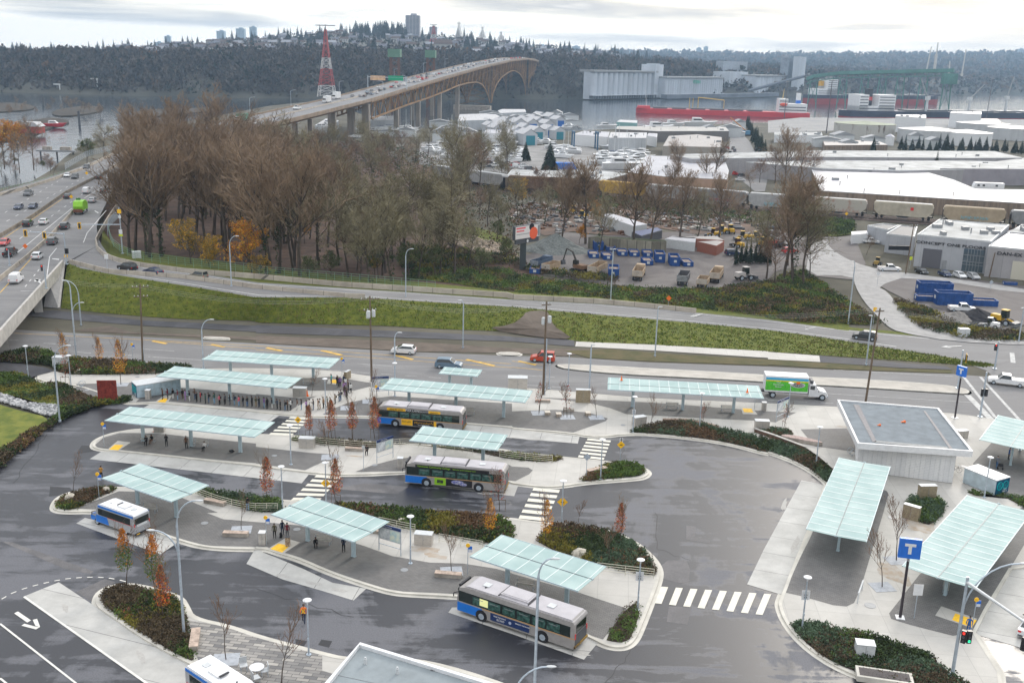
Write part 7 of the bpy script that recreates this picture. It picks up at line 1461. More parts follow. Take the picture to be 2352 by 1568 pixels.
while k<420:
    x,y=ru(min(xs),max(xs)),ru(min(ys),max(ys))
    if inpoly(x,y,P): mb.ell((x,y,.5),(ru(.3,.9),ru(.3,.8),ru(.25,.7)),5,4,random.randint(0,1)); k+=1
struct(mb,'rock_pile',[mat('tan_rock',(.36,.29,.22),.9,noise=.3),mat('tan_rock_b',(.24,.20,.16),.9,noise=.3)],'stuff')
random.seed(77)
struct(MB().sheet([tuple(U(p,.06))[:2] for p in PP('21 -60,830 250,740 480,560 800,600 1500,560 1700,460 2350,480 31 -20,500 300,620 500,600 800,620 900,860 300,870 60,930 0,1000 21 2300,1060 1850,1090 1000,1060 300,960')],.06),'yard',[M_yard])
struct(MB().sheet([tuple(U(p,.1))[:2] for p in PP('31 380,620 760,600 820,700 900,890 1000,930 1900,1000 2600,1090 2600,1350 2100,1480 1500,1300 1100,1100 1000,1040 780,1000 350,960')],.1),'yard',[M_yard])
struct(MB().sheet([tuple(U(p,.13))[:2] for p in chaikin(PP('31 340,960 780,960 800,1060 880,1200 1000,1330 1100,1430 1200,1480 1700,1568 2400,1600 2400,1568 1800,1510 1400,1410 1200,1250 1100,1110 1000,1060 1300,960 2400,1140 2400,1080 1200,930 900,880 700,800 560,700 540,640 430,640 380,720'),1)],.13),'path',[mat('pale_lane',(.27,.265,.26),.85,noise=.15,scale=.4)])
struct(MB().sheet([tuple(U(p,.1))[:2] for p in PP('20 2000,1240 2120,1230 2180,1300 2330,1568 21 2350,60 2320,190 2230,190 2000,0 20 1990,1568')],.1),'long_road',[M_road])
struct(MB().sheet([tuple(U(p,.1))[:2] for p in PP('10 1500,1300 2350,1330 20 0,1340 600,1330 900,1400 1200,1420 1100,1568 21 700,40 0,30 11 2350,30 1500,-60')],.1),'boat_yard',[mat('boat_yard_gravel',(.2,.195,.19),.9,noise=.3,scale=.08,detail=8)])
struct(MB().sheet([tuple(U(p,.1))[:2] for p in PP('30 0,1110 300,1080 1200,1085 2600,1100 2600,1180 1500,1180 600,1200 0,1220')],.1),'quay',[mat('quay_concrete',(.24,.235,.23),.9,noise=.15,scale=.05)])
ra=[U(p,.2) for p in PP('o 1013,413 1176,437 1383,449 1764,482 2352,524 2700,545')]
def rail_bed(off,nm):
    m=MB(); Q=[tuple(q) for q in ra]; fl=[q[:2] for q in Q]; a=inset(fl,off-2.2,False); b=inset(fl,off+2.2,False); m.strip([(x,y,.15) for x,y in b],[(x,y,.15) for x,y in a][::1]); struct(m,'railway_ballast',[mat('ballast',(.10,.075,.065),1,noise=.3,scale=.6)])
    m=MB()
    for g_ in(-.72,.72): c=inset(fl,off+g_,False); m.path([(x,y,.3) for x,y in c],.08,4)
    struct(m,'rails',[mat('rail_steel',(.12,.09,.08),.5,.4)])
for off in(0,5,-6): rail_bed(off,'')
def hopper():
    o=thing('hopper_wagon','t','railway wagon'); L2=8.6
    P=[(-L2+1.6,.95),(-L2,2.3),(-L2,3.9),(-L2+.4,4.3),(L2-.4,4.3),(L2,3.9),(L2,2.3),(L2-1.6,.95)]; b=MB().prof(P,-1.5,1.5,0)
    put(b,'body',lgrey,o); r=MB()
    for i in range(15): x=-L2+.8+i*(2*L2-1.6)/14; r.box((x,-1.53,2.6),(.1,.06,2.5)); r.box((x,1.53,2.6),(.1,.06,2.5))
    put(r,'side_ribs',lgrey,o); put(MB().box((0,0,4.36),(2*L2-1.,1.2,.1)),'roof_walk',lgrey,o); put(MB().box((0,0,.95),(2*L2+.6,.6,.3)),'underframe',dark,o); put(MB().prof([(-1.3,.4),(-2.2,1.),(2.2,1.),(1.3,.4)],-1.,1.,0),'discharge_hopper',dgrey,o)
    for s in(-1,1): put(MB().box((s*(L2+.1),0,2.2),(.12,2.2,2.4)),'end_ladder',dark,o)
    for x in(-L2+1,-L2+2.6,L2-1,L2-2.6): put(MB().lathe([(.42,-.8),(.42,.8)],(x,0,.45),10,axis=1),'wheelset',dark,o)
    return o
HP=Proto(hopper)
HC_=dict(y=mat('wagon_yellow',(.42,.27,.06),.7,noise=.25,scale=.5),s=mat('wagon_silver',(.34,.34,.34),.6,noise=.15,scale=.4),g=mat('wagon_grey',(.22,.225,.23),.6,noise=.2,scale=.4),w=mat('wagon_white_rust',(.40,.38,.33),.7,rgb2=(.30,.10,.06),scale=.5,lo=.5,hi=.75),b=mat('wagon_beige',(.42,.38,.30),.7,noise=.15,scale=.4),t=mat('wagon_tan',(.36,.29,.20),.7,noise=.15,scale=.4),r=mat('wagon_brown',(.14,.09,.06),.8,noise=.3))
cars_=[('g',(1045,415),'first grey-green grain wagon behind the wood'),('s',(1125,428),'silver grain wagon left of the brown one'),('r',(1225,438),'brown flat-sided wagon behind the tall bare trees'),('r',(1320,442),'second brown wagon left of the yellow one'),('y',T(2,1,1055,232),'yellow-ochre grain wagon of the long train'),('s',T(2,1,1490,268),'pale silver grain wagon right of the yellow one'),('g',T(2,1,1960,302),'grey grain wagon with pink graffiti along its side'),('s',T(3,1,80,348),'pale grey grain wagon right of the graffiti wagon'),
  ('w',T(3,1,640,385),'white grain wagon with rusty red stripes along its top'),('b',T(3,1,1230,430),'beige grain wagon with a small red square mark'),('t',T(3,1,1870,478),'tan grain wagon with light blue graffiti'),('g',T(3,1,2480,520),'grey grain wagon cut by the right edge')]
import bisect
def snap(q):
    best=None
    for a,b in zip(ra,ra[1:]):
        d=b-a; t_=max(0,min(1,(q-a).dot(d)/d.dot(d))); p=a+d*t_
        if best is None or (p-q).length<best[0]: best=((p-q).length,p,math.atan2(d.y,d.x))
    return best[1],best[2]
for c,p,l in cars_:
    q,a=snap(U(p,.3)); o=HP.at((q.x,q.y,.35),a,l,'grain wagons of the long train',(1.12,1.1,1.32),{'body':[HC_[c]],'side_ribs':[HC_[c]],'roof_walk':[HC_[c] if c in'ytr' else lgrey]})
    if 'graffiti' in l:
        g=MB(); random.seed(4)
        for i in range(9): x=-3.5+i*.85; g.path([(x+ru(-.2,.2),-1.6,1.2+ru(0,.2)),(x+ru(-.2,.5),-1.6,2.1),(x+.5,-1.6,1.3+ru(0,.4)),(x+.7,-1.6,2.)],.09,4)
        put(g,'graffiti',mat('graffiti_pink',(.35,.12,.15),.7) if 'pink' in l else mat('graffiti_blue',(.2,.4,.45),.7),o)
    if 'square' in l: put(MB().box((2.5,-1.57,2.9),(.9,.03,.8)),'emblem',red,o)
def bin_(Lx,w,h,name='skip_bin'):
    def f():
        o=thing(name,'t','skip bin'); b=MB(); T_=.12
        b.box((0,-w/2,h/2),(Lx,T_,h)).box((0,w/2,h/2),(Lx,T_,h)).box((-Lx/2,0,h/2),(T_,w,h)).box((Lx/2,0,h/2),(T_,w,h)).box((0,0,.15),(Lx,w,.2))
        for i in range(7): b.box((-Lx/2+Lx*(i+.5)/7,-w/2-.08,h/2),(.12,.1,h)); b.box((-Lx/2+Lx*(i+.5)/7,w/2+.08,h/2),(.12,.1,h))
        for i in range(4): b.box((-Lx/2-.07,-w/2+w*(i+.5)/4,h/2),(.1,.1,h))
        put(b,'body',mat('bin_blue',(.012,.06,.22),.6,noise=.2,scale=.8),o); put(MB().box((0,0,h*.7),(Lx-.2,w-.2,.1)),'load',mat('bin_load',(.10,.08,.07),1,rgb2=(.4,.32,.26),scale=2,detail=6),o); put(MB().box((-Lx/2-.14,0,h*.55),(.04,.7,.6)),'recycling_emblem',lgrey,o); return o
    return f
B1=Proto(bin_(6,2.4,2.3)); B2=Proto(bin_(5.,2.3,1.1))
for pr,p,l in ((B1,T(2,1,783,715),'tall blue skip at the left end of the block wall'),(B2,T(2,1,745,785),'low blue skip in front of the tall one at the left'),(B2,T(2,1,870,800),'low blue skip, second from the left in the yard'),(B2,T(2,1,895,722),'low blue skip full of white sacks behind'),(B2,T(2,1,1008,765),'low blue skip with pale rubble, third in the row'),(B2,T(2,1,1118,772),'low blue skip with pale rubble, fourth in the row'),
  (B2,T(2,1,1237,848),'low blue skip in front of the tall rubbish skips'),(B2,T(2,1,1240,775),'low blue skip wedged behind another near the tall ones'),(B1,T(2,1,1352,825),'tall blue skip heaped with pink-tan rubbish, left one'),(B1,T(2,1,1485,855),'tall blue skip heaped with pink-tan rubbish, right one'),(B2,T(2,1,1600,862),'low empty blue skip at the right end of the row'),(B1,T(2,1,930,965),'dark blue-green container open toward the road'),(B2,T(2,1,215,925),'dark blue open bin under the billboard')):
    pr.at(U(p,.1),PI/2+ru(-.1,.1),l,'blue skips of the contractor yard',1.0 if pr is B1 else 1.05)
for p,l,s in ((T(3,1,1520,1130),'blue skip behind the other one beside the railway siding',1.25),(T(3,1,1690,1225),'tall blue skip with white symbols behind the white pickup',1.25),(T(3,1,1470,1190),'low blue skip base left of the white pickup',1.1),(T(3,1,1960,1230),'long low blue skip right of the white pickup',1.2),(T(3,1,2220,1045),'small blue bin at the second warehouse door',.6)):
    (B1 if 'tall' in l or 'behind' in l else B2).at(U(p,.1),-.08,l,'blue skips of the contractor yard',s)
creamy=mat('tipper_cream',(.36,.27,.18),.7,noise=.25,scale=.7); rusty=mat('tipper_inside',(.15,.075,.04),.9,noise=.3)
def tipper(label,p,rz,L_=6,cab=True,m=creamy,h=1.4,s=1):
    o=thing('dump_truck' if cab else 'dump_trailer',label,'truck',U(p,.1),rz); b=MB(); w=2.4; z0=1.1
    b.box((0,-w/2,z0+h/2),(L_,.12,h)).box((0,w/2,z0+h/2),(L_,.12,h)).box((-L_/2,0,z0+h/2),(.12,w,h)).box((L_/2,0,z0+h/2+.1),(.12,w,h+.2)).box((0,0,z0),(L_,w,.15))
    put(b,'tipper_body',m,o); put(MB().box((0,0,z0+.16),(L_-.3,w-.3,.1)),'load',rusty,o); put(MB().box((0,0,.8),(L_+1,.9,.25)),'chassis',dark,o); g=MB()
    for i in range(5): g.box((-L_/2-.08,0,z0+.2+i*h/5),(.05,w,.08))
    put(g,'tailgate_ribs',lgrey,o)
    if cab: put(MB().box((L_/2+1.3,0,1.9),(1.8,2.2,1.8),top=.93),'cab',m,o); put(MB().box((L_/2+2.15,0,2.3),(.1,1.9,.7)),'windscreen',glass,o); put(MB().box((L_/2+2.6,0,1.3),(1.1,1.8,.9),top=.9),'bonnet',m,o)
    for x in ((-L_/2+.6,-L_/2+1.8,L_/2+2.3) if cab else (-L_/2+.7,-L_/2+1.8)):
        for y in(-1.,1.): wheel(o,x,y,.5,.3)
tipper('cream dump truck seen from behind at the centre of the yard',T(2,1,1160,990),1.35,6); tipper('cream dump truck with a rusty load at the right of the yard',T(2,1,1870,1010),1.25,6.); tipper('small cream tipper trailer coupled behind the right dump truck',T(2,1,1750,1070),1.25,4.,False,h=1.2)
tipper('dark grey tipper trailer standing alone in the yard',T(2,1,1570,1040),1.3,5.5,False,dgrey,1.5); tipper('long cream tipper bed beside the excavator',T(2,1,780,945),1.15,7.5,False,creamy,1.3); tipper('short cream tipper bed half hidden by shrubs under the billboard',T(2,1,355,930),1.0,5,False,creamy,1.2); tipper('old dump truck with blue-grey body under the billboard',T(2,1,250,900),1.0,5,True,mat('old_blue',(.06,.09,.14),.7,noise=.3),1.3)
def excav(p,rz,m,label,s=1.,armm=dark):
    o=thing('excavator',label,'excavator',U(p,.1),rz); o.scale=(s,s,s);
    for y in(-1.1,1.1): put(MB().prof([(-1.8,.1),(-2.,.5),(-1.7,.9),(1.7,.9),(2.,.5),(1.8,.1)],y-.25,y+.25,0),'track',rubber,o)
    put(MB().box((-.3,0,1.5),(3.2,2.3,.9),top=.95),'body',m,o); put(MB().box((.8,.6,2.2),(1.3,1.,1.5),top=.9),'cab',glass,o); put(MB().path([(.9,-.3,1.6),(2.6,-.3,4.6),(4.6,-.3,5.2)],[.28,.24,.18],5),'boom',armm,o); put(MB().path([(4.6,-.3,5.2),(5.6,-.3,2.2)],[.18,.15],5),'arm',armm,o); put(MB().prof([(5.2,1.1),(5.5,2.3),(6.1,1.9),(6.1,1.1)],-.9,.3,0),'bucket',dgrey,o)
excav(T(2,1,620,930),2.4,mat('excav_orange',(.16,.09,.05),.7,noise=.3),'dark excavator with its arm raised in the yard',1.,mat('arm_dark',(.04,.035,.03),.6))
def loader(p,rz,label,m=mat('machine_yellow',(.5,.3,.02),.6,noise=.2),s=1):
    o=thing('wheel_loader',label,'loader',U(p,.1),rz); o.scale=(s,s,s); put(MB().box((-1.2,0,1.4),(2.4,1.6,1.1),top=.92),'body',m,o); put(MB().box((.3,0,2.3),(1.3,1.4,1.6),top=.88),'cab',glass,o); put(MB().box((.3,0,3.15),(1.4,1.5,.1)),'cab_roof',m,o)
    put(MB().path([(.8,0,1.3),(2.4,0,.9)],.2,5),'lift_arm',m,o); put(MB().prof([(2.3,.2),(2.3,1.1),(3.2,.9),(3.3,.2)],-1.2,1.2,0),'bucket',dgrey,o)
    for x in(-1.4,1.2):
        for y in(-.95,.95): wheel(o,x,y,.65,.45)
loader(T(3,1,2150,1410),-.9,'yellow loader beside the black gravel heap at the right'); loader(T(3,1,2040,1445),2.5,'small white skid-steer beside the black gravel heap',white,.7); loader(T(2,1,2130,1000),.4,'white and red loader at the right side of the yard',mat('loader_white',(.45,.42,.4),.6),1.); loader(T(3,1,1000,870),1.,'small yellow machine behind the dusty white pickup',mat('dull_yellow',(.3,.2,.05),.7),.7)
for k,(x,y) in enumerate(((1925,580),(2005,575),(2120,635),(1850,610),(2075,705),(2225,640),(2290,690),(2330,660),(560,395),(645,440))): loader(T(2,1,x,y),ru(0,6),['yellow roller parked at the back of the yard, leftmost','taller yellow loader beside the leftmost roller','yellow loader facing the road in the back of the yard','yellow machine low behind the cypresses','small yellow roller near the dark blue car','yellow machine at the clump of trees','yellow machine pair, nearer one','yellow machine pair, farther one','yellow excavator body among trees near the tracks','yellow machine beside the pale rubble near the tracks'][k],s=.85)
CAR['suv'].at(U(T(2,1,2030,775),.1),.2,'dark blue estate car in the back of the yard',None,1,{'body':[CP['navy']]}); CAR['sedan'].at(U(T(2,1,2210,800),.1),.2,'dusty pale car under the trees right of the yard',None,1,{'body':[CP['olive']]})
def heap(p,r,h,m,label):
    b=MB(); n=20; rings=6; vs=[(0,0,h)]
    for j in range(1,rings+1):
        t_=j/rings
        for i in range(n): a=2*PI*i/n; rr=r*t_*ru(.9,1.08); vs.append((rr*math.cos(a),rr*.8*math.sin(a),h*(1-t_)**1.1*ru(.93,1.05)))
    fs=[(0,1+i,1+(i+1)%n) for i in range(n)]
    for j in range(rings-1):
        for i in range(n): q=1+j*n; fs.append((q+i,q+n+i,q+n+(i+1)%n,q+(i+1)%n))
    b.add(vs,fs); single(b,'gravel_heap',label,'gravel heap',[m],U(p,.05),0)
heap(T(2,1,400,730),9.5,4.8,mat('grey_gravel',(.12,.13,.125),1,noise=.3,scale=2,bump=.3),'grey-green gravel heap right of the billboard'); heap(T(3,1,1910,1370),7.,2.6,mat('black_gravel',(.022,.022,.026),1,noise=.3,scale=2),'black gravel heap in the right yard'); heap(T(3,1,1740,1370),6,2.,mat('mid_gravel',(.17,.16,.15),1,noise=.3,scale=2),'grey gravel heap in front of the black one')
o=thing('billboard','white and pink billboard on a thick dark post','billboard',U(T(2,1,55,905),.1)); a=U(T(2,1,55,905),.1); d_=a.y
L_=UD(T(2,1,15,650),d_-3)-a; R_=UD(T(2,1,248,590),d_+4)-a; Lt=UD(T(2,1,15,525),d_-3)-a; hgt=Lt.z-L_.z; v=R_-L_; v.z=0; rz=math.atan2(v.y,v.x); wd_=v.length; c=(L_+R_)/2; zc=(L_.z+hgt/2+R_.z+hgt/2)/2
put(MB().box((0,0,0),(wd_,.8,hgt)),'panel_frame',dgrey,o,(c.x,c.y,zc),rz); pn=put(MB().box((0,-.43,0),(wd_-.3,.04,hgt-.3)),'poster',mat('poster_white',(.72,.68,.66),.5),o,(c.x,c.y,zc),rz)
pk=mat('poster_pink',(.75,.10,.12),.5)
put(MB().lathe([(1.5,-.02),(1.5,.02)],(wd_*.22,-.48,-.5),18,axis=1),'poster_disc',mat('poster_coral',(.8,.13,.05),.5),pn); put(MB().lathe([(.9,-.02),(.9,.02)],(wd_*.14,-.47,1.1),16,axis=1),'poster_disc',dark,pn)
k=MB(); k.box((-wd_*.28,-.46,1.1),(wd_*.36,.02,.35)).box((-wd_*.3,-.46,.4),(wd_*.3,.02,.3)); put(k,'poster_lines',pk,pn); k=MB().box((-wd_*.2,-.46,-.4),(wd_*.5,.02,.16)).box((wd_*.43,-.46,0),(.8,.02,hgt*.8)); put(k,'poster_lines',mgrey,pn)
put(MB().box((c.x*.6,c.y*.6,(zc-hgt/2)/2),(1.5,1.1,zc-hgt/2)),'post',mat('post_slate',(.045,.055,.06),.6),o); put(MB().box((0,-.1,-hgt/2-.6),(wd_*.9,.5,1.0)),'catwalk',dgrey,o,(c.x,c.y,zc),rz); put(MB().lathe([(.38,-.02),(.38,.02)],(0,-.4,-hgt/2-.6),12,axis=1),'round_emblem',white,o,(c.x,c.y,zc),rz)
def bldg(roof,h,label,wm_=lgrey,rm=lgrey,name='warehouse',cat='warehouse',par=.5,z0=0,group=None):
    P=[tuple(U(p,h))[:2] for p in (PP(roof) if isinstance(roof,str) else roof)]; o=thing(name,label,cat,(0,0,0),0,group); A=ccw(P)
    put(MB().prism(A,z0-.1,h-.02),'wall',wm_,o); put(MB().prism(inset(A,.25),h-.1,h+.02),'roof',rm,o); xs=[p[0] for p in A]; ys=[p[1] for p in A]; k=0; big=(max(xs)-min(xs))
    if big>16 and name=='warehouse':
        for _ in range(60):
            x,y=ru(min(xs),max(xs)),ru(min(ys),max(ys))
            if inpoly(x,y,inset(A,1.8)): k+=1; r_=R(); put(MB().box((x,y,h+.5),(ru(1,2.6),ru(1,2.2),1.)) if r_<.4 else MB().tube((x,y,h),(x,y,h+1.3),.16).tube((x,y,h+1.3),(x,y,h+1.5),.3),'roof_unit' if r_<.4 else 'vent_pipe',mgrey,o)
            if k>7: break
    if par:
        B_=inset(A,.35); mb=MB().strip([(x,y,h+par*.5) for x,y in A],[(x,y,h+par*.5) for x,y in B_],closed=True).strip([(x,y,h-par*.3) for x,y in inset(A,-.06)],[(x,y,h+par*.5) for x,y in inset(A,-.06)],closed=True).strip([(x,y,h+par*.5) for x,y in B_],[(x,y,h) for x,y in B_],closed=True); put(mb,'parapet',lgrey,o)
    return o,A
wallw=brickmat('white_panel_wall',(.36,.375,.40),(.39,.40,.425),(.25,.26,.28),bw=3.,rh=2.5,msz=.02,off=0,noise=.1); wallg=brickmat('grey_block_wall',(.30,.295,.30),(.33,.32,.33),(.2,.2,.2),bw=6,rh=3,off=0,noise=.12); walltan=mat('tan_wall',(.36,.24,.17),.85,noise=.12,scale=.2); roofgrey=mat('worn_roof',(.22,.225,.22),.75,rgb2=(.42,.43,.43),scale=.15,detail=9); roofwet=mat('wet_white_roof',(.37,.37,.40),.4,noise=.08,scale=.1,detail=8); roofpale=mat('pale_metal_roof',(.42,.42,.43),.5,noise=.1,scale=.2,stretch=(6,1,1)); roofbrown=mat('tan_metal_roof',(.30,.28,.27),.6,noise=.1,scale=.3); brownwall=mat('stained_wall',(.20,.155,.12),.9,noise=.25,scale=.4,stretch=(3,1,.3))
walltall=brickmat('rib_cladding',(.44,.46,.48),(.40,.42,.44),(.28,.3,.32),bw=.8,rh=30,msz=.05,off=0,noise=.08)
bldg('21 700,610 790,598 1400,635 1420,648 1290,650 800,612',3.2,'mossy concrete block wall behind the row of blue skips',brickmat('mossy_blocks',(.13,.12,.09),(.30,.28,.22),(.05,.05,.04),bw=1.5,rh=.75,noise=.3),mat('moss',(.03,.04,.015),1),'block_wall','wall',0)
bldg('21 820,405 910,392 1240,490 1120,510',3.5,'long white-roofed shed lying behind the yard wall',lgrey,roofwet,'storage_shed','shed',0); bldg('21 1405,625 1470,600 1690,615 1680,660',2.6,'white-roofed storage box left of the cypresses',lgrey,roofwet,'container','container',0); bldg('21 1430,608 1880,600 1950,640 1700,625',2.6,'row of rust-red containers behind the cypresses',mat('rust_red',(.25,.09,.06),.8),roofbrown,'container','container',0); bldg('21 1700,650 1880,640 1950,650 1880,690',2.8,'rust-brown container right of the cypresses',mat('rust_red',(.2,.1,.1),.8),roofbrown,'container','container',0)
bldg('21 1100,560 1330,520 1380,545 1190,600',2.6,'dark open-topped container stack in the yard',dgrey,navy,'container','container',0)
P=W('21 -40,330 250,300 900,330 1500,420 1800,440 2350,480 2350,640 2000,560 1700,590 1300,520 1180,600 800,590 560,560 300,600 0,470'); m=MB(); xs=[p[0] for p in P]; ys=[p[1] for p in P]
for k in range(520):
    x,y=ru(min(xs),max(xs)),ru(min(ys),max(ys))
    if inpoly(x,y,P): m.box((x,y,ru(.1,.6)),(ru(.4,3),ru(.3,1.4),ru(.3,1.3)),ru(0,3),random.randint(0,3))
struct(m,'scrap_clutter',[mat('scrap_rust',(.13,.07,.045),.9),mat('scrap_grey',(.2,.2,.2),.8),mat('scrap_pale',(.38,.36,.33),.8),dgrey],'stuff')
struct(MB().sheet(P,.12),'rust_ground',[mat('rust_soil',(.075,.055,.045),1,rgb2=(.14,.09,.065),scale=.12,detail=9)])
o,A=bldg('31 1370,590 1570,452 2215,502 2050,655',8.3,'white flooring warehouse with black lettering and a dark grey roller door',wallw,roofgrey)
fa,fb=U(T(3,1,1370,590),8.3),U(T(3,1,2050,655),8.3); fd=fb-fa; fr=math.atan2(fd.y,fd.x); fl_=fd.length; fn=Vector((math.sin(fr),-math.cos(fr),0))
def onf(u,z,dd=.06): q=fa.lerp(fb,u)+fn*dd; return (q.x,q.y,z)
c=onf(.47,6.5,.12); textmesh('CONCEPT ONE FLOORS',1.0,dark,'lettering',o,facing(c[0],c[1],c[2],fr),.03,bold=0.02,squash=1.55)
put(MB().box(onf(.24,2.5),(4.6,.15,5.),fr),'roller_door',mat('slate_door',(.11,.11,.125),.6),o); gz=put(MB().box(onf(.80,3.1),(5.,.15,5.8),fr),'glazed_entrance',glasspale,o)
m=MB();
for k in range(5): m.box(onf(.72+.04*k,3.1,.16),(.1,.06,5.8),fr)
for z in(1.9,2.7,4.4): m.box(onf(.80,z,.16),(5.,.06,.12),fr)
put(m,'mullions',mgrey,gz); put(MB().box(onf(.42,1.2),(1.1,.1,2.3),fr),'door',mgrey,o)
for u,v in ((.55,.45),(.9,.75)):
    q=U(T(3,1,1370+800*u,480+130*v),8.4); put(MB().box((q.x,q.y,8.8),(1.8,1.5,.8)),'roof_unit',mgrey,o)
o,A=bldg('31 2022,697 2215,570 2330,500 2900,545 2900,780',7.6,'second warehouse with white roof and black lettering cut by the right edge',wallg,roofwet)
ga,gb=U(T(3,1,2022,697),7.6),U(T(3,1,2900,780),7.6); gd=gb-ga; gr=math.atan2(gd.y,gd.x); gn=Vector((math.sin(gr),-math.cos(gr),0))
q=ga+gd.normalized()*7.6+gn*.15; textmesh('DAN-EX CONT',1.15,dark,'lettering',o,facing(q.x,q.y,6.2,gr),.03,squash=1.35,bold=.02); q=ga+gd.normalized()*8.6+gn*.06; put(MB().box((q.x,q.y,2.3),(5.,.1,4.6),gr),'roller_door',mat('cream_door',(.5,.48,.40),.6),o)
bldg('31 2190,560 2350,500 2600,520 2600,600',7.9,'grey raised roof part behind the second warehouse',wallg,roofgrey,par=0)
o,A=bldg('31 1085,582 1215,505 1372,520 1345,612',5.2,'grey workshop with a dark roof left of the flooring warehouse',wallw,mat('dark_roof',(.05,.055,.065),.6)); q=U(T(3,1,1200,740),2); put(MB().box((q.x,q.y-.3,3.),(6,.3,1.2)),'window',dark,o)
bldg('31 915,508 1060,490 1205,505 1105,548',4.5,'low blue-grey office with a yellow sign, behind the workshop',wallw,mat('dark_roof',(.1,.1,.1),.6))
bldg('31 765,558 905,550 920,575 770,590',2.8,'white box trailer parked in the side yard',white,roofwet,'trailer','trailer',0)
bldg('31 400,-10 480,185 1000,218 1600,255 2700,322 2700,185 1900,167 1700,85 1450,12 700,-8',6.,'huge wet white roof with stained brown wall behind the train',brownwall,roofwet,par=.3)
o=thing('travel_trailer','long white trailer home with small windows behind the white roof','trailer',U(T(3,1,2010,180),5),-.06); put(MB().prof([(-6,.3),(-5.2,3),(6,3),(6,.3)],-1.3,1.3,0),'body',white,o)
for x in(-4,-2,3.): put(MB().box((x,-1.32,2.),(.9,.04,.7)),'window',dark,o)
bldg('30 -900,1420 480,1384 2085,1390 2330,1450 1830,1452 500,1442 -700,1460',8,'long low warehouse with a patchy grey roof, farther one',wallg,roofgrey,par=.3)
bldg('30 -200,1490 500,1476 1820,1478 2110,1484 2270,1550 1200,1568 500,1548',7,'second long grey-roofed warehouse in front of the farther one',wallg,roofgrey,par=.3)
bldg('30 1580,1546 2290,1552 2700,1550 2700,1400 2330,1452',7.5,'mauve-grey walled warehouse at the right edge',mat('mauve_wall',(.27,.255,.28),.85,noise=.1,scale=.2),roofgrey,par=0)
bldg('20 1385,1340 1440,1248 1700,1234 1925,1260 1930,1352',8.5,'tan curved-roof warehouse at the end of the long road',mat('tan_grey_wall',(.30,.28,.25),.85,noise=.1),roofbrown,par=0)
bldg('20 1180,1500 1230,1432 1940,1440 1990,1568 21 1975,82 1400,55 1060,15',6,'white-roofed warehouse with peach wall by the train',walltan,roofwet,par=.2)
bldg('20 888,1265 905,1214 1240,1218 1232,1268',8.5,'white boat shed with a grey roof at the marina',walltall,roofpale,par=0); bldg('20 556,1235 665,1202 895,1212 880,1262',6.5,'white low building left of the boat shed',white,roofwet,par=.2); bldg('20 1240,1245 1255,1222 1335,1226 1330,1262',6,'white lean-to right of the boat shed',white,roofwet,par=0)
bldg('20 955,1185 970,1160 1960,1166 1992,1204 1340,1206',7,'long flat-roofed concrete wharf building',mat('wharf_wall',(.15,.14,.135),.9,noise=.15),mat('wharf_roof',(.36,.35,.33),.8,noise=.12,scale=.1),par=.2)
bldg('20 960,1120 990,1100 1150,1106 1150,1130',5,'small pale blue-green shed on the wharf',mat('seafoam',(.2,.36,.36),.7),roofpale,'shed','shed',0)
bldg('21 -60,60 300,62 820,96 1060,30 850,5 300,0 0,-10',5,'white and grey flat roof just behind the train',brownwall,roofgrey,par=.2)
bldg('30 60,1215 490,1212 500,1245 60,1240',5,'low white-rimmed roof behind the bare clump',white,roofgrey,par=.3); bldg('30 500,1285 1000,1290 1100,1330 520,1335',4,'brown low shed row before the rusty tank',brownwall,roofbrown,par=0)
bldg('30 1170,1065 1180,1052 1450,1054 1452,1085',13,'tall white cladded hall with blue foot on the quay',white,roofwet,par=0); bldg('30 1672,1035 1690,1022 1958,1024 1960,1050',13,'second tall white hall on the quay at the right',white,roofwet,par=0); bldg('30 1700,1095 1720,1085 2110,1090 2150,1125',6,'brown-grey low hall behind the storage tanks',brownwall,roofbrown,par=0)
bldg('10 1850,1110 1870,1050 2180,1042 2240,1068 2180,1100',7,'long ribbed white boat shelter beside the bridge, upper one',walltall,roofpale,'boat_shelter','shed',0); bldg('10 2220,1015 2260,1002 20 120,1004 130,1028 10 2240,1040',7,'long pale roof at the water beyond the boat sheds',walltall,roofpale,'boat_shelter','shed',0); bldg('10 2080,1220 2120,1190 2350,1192 20 60,1195 60,1225 10 2350,1235',6,'white long building right above the masts',white,roofwet,par=0); bldg('10 980,1115 1010,1070 1280,1064 1290,1100',6,'white rounded hall under the bridge piers',walltall,roofpale,par=0); bldg('10 540,1150 640,1090 760,1105 700,1170',5,'pale hall with striped roof left of the bridge piers',walltall,roofpale,par=0)
def tank(p,rx,h,label,wm_,rm=roofwet,cone_=1.8):
    c=U(p,0); o=thing('storage_tank',label,'storage tank',(c.x,c.y,0)); put(MB().lathe([(rx,0),(rx,h)],(0,0,0),40),'wall',wm_,o,smooth=False); put(MB().lathe([(rx+.2,h),(.3,h+cone_)],(0,0,0),40),'roof',rm,o); return o
tw=mat('tank_white',(.42,.43,.44),.6,noise=.08,scale=.2,stretch=(1,1,.2)); tr_=mat('tank_rust',(.42,.41,.38),.8,rgb2=(.10,.06,.04),scale=.25,stretch=(1,1,.3),lo=.55,hi=.68)
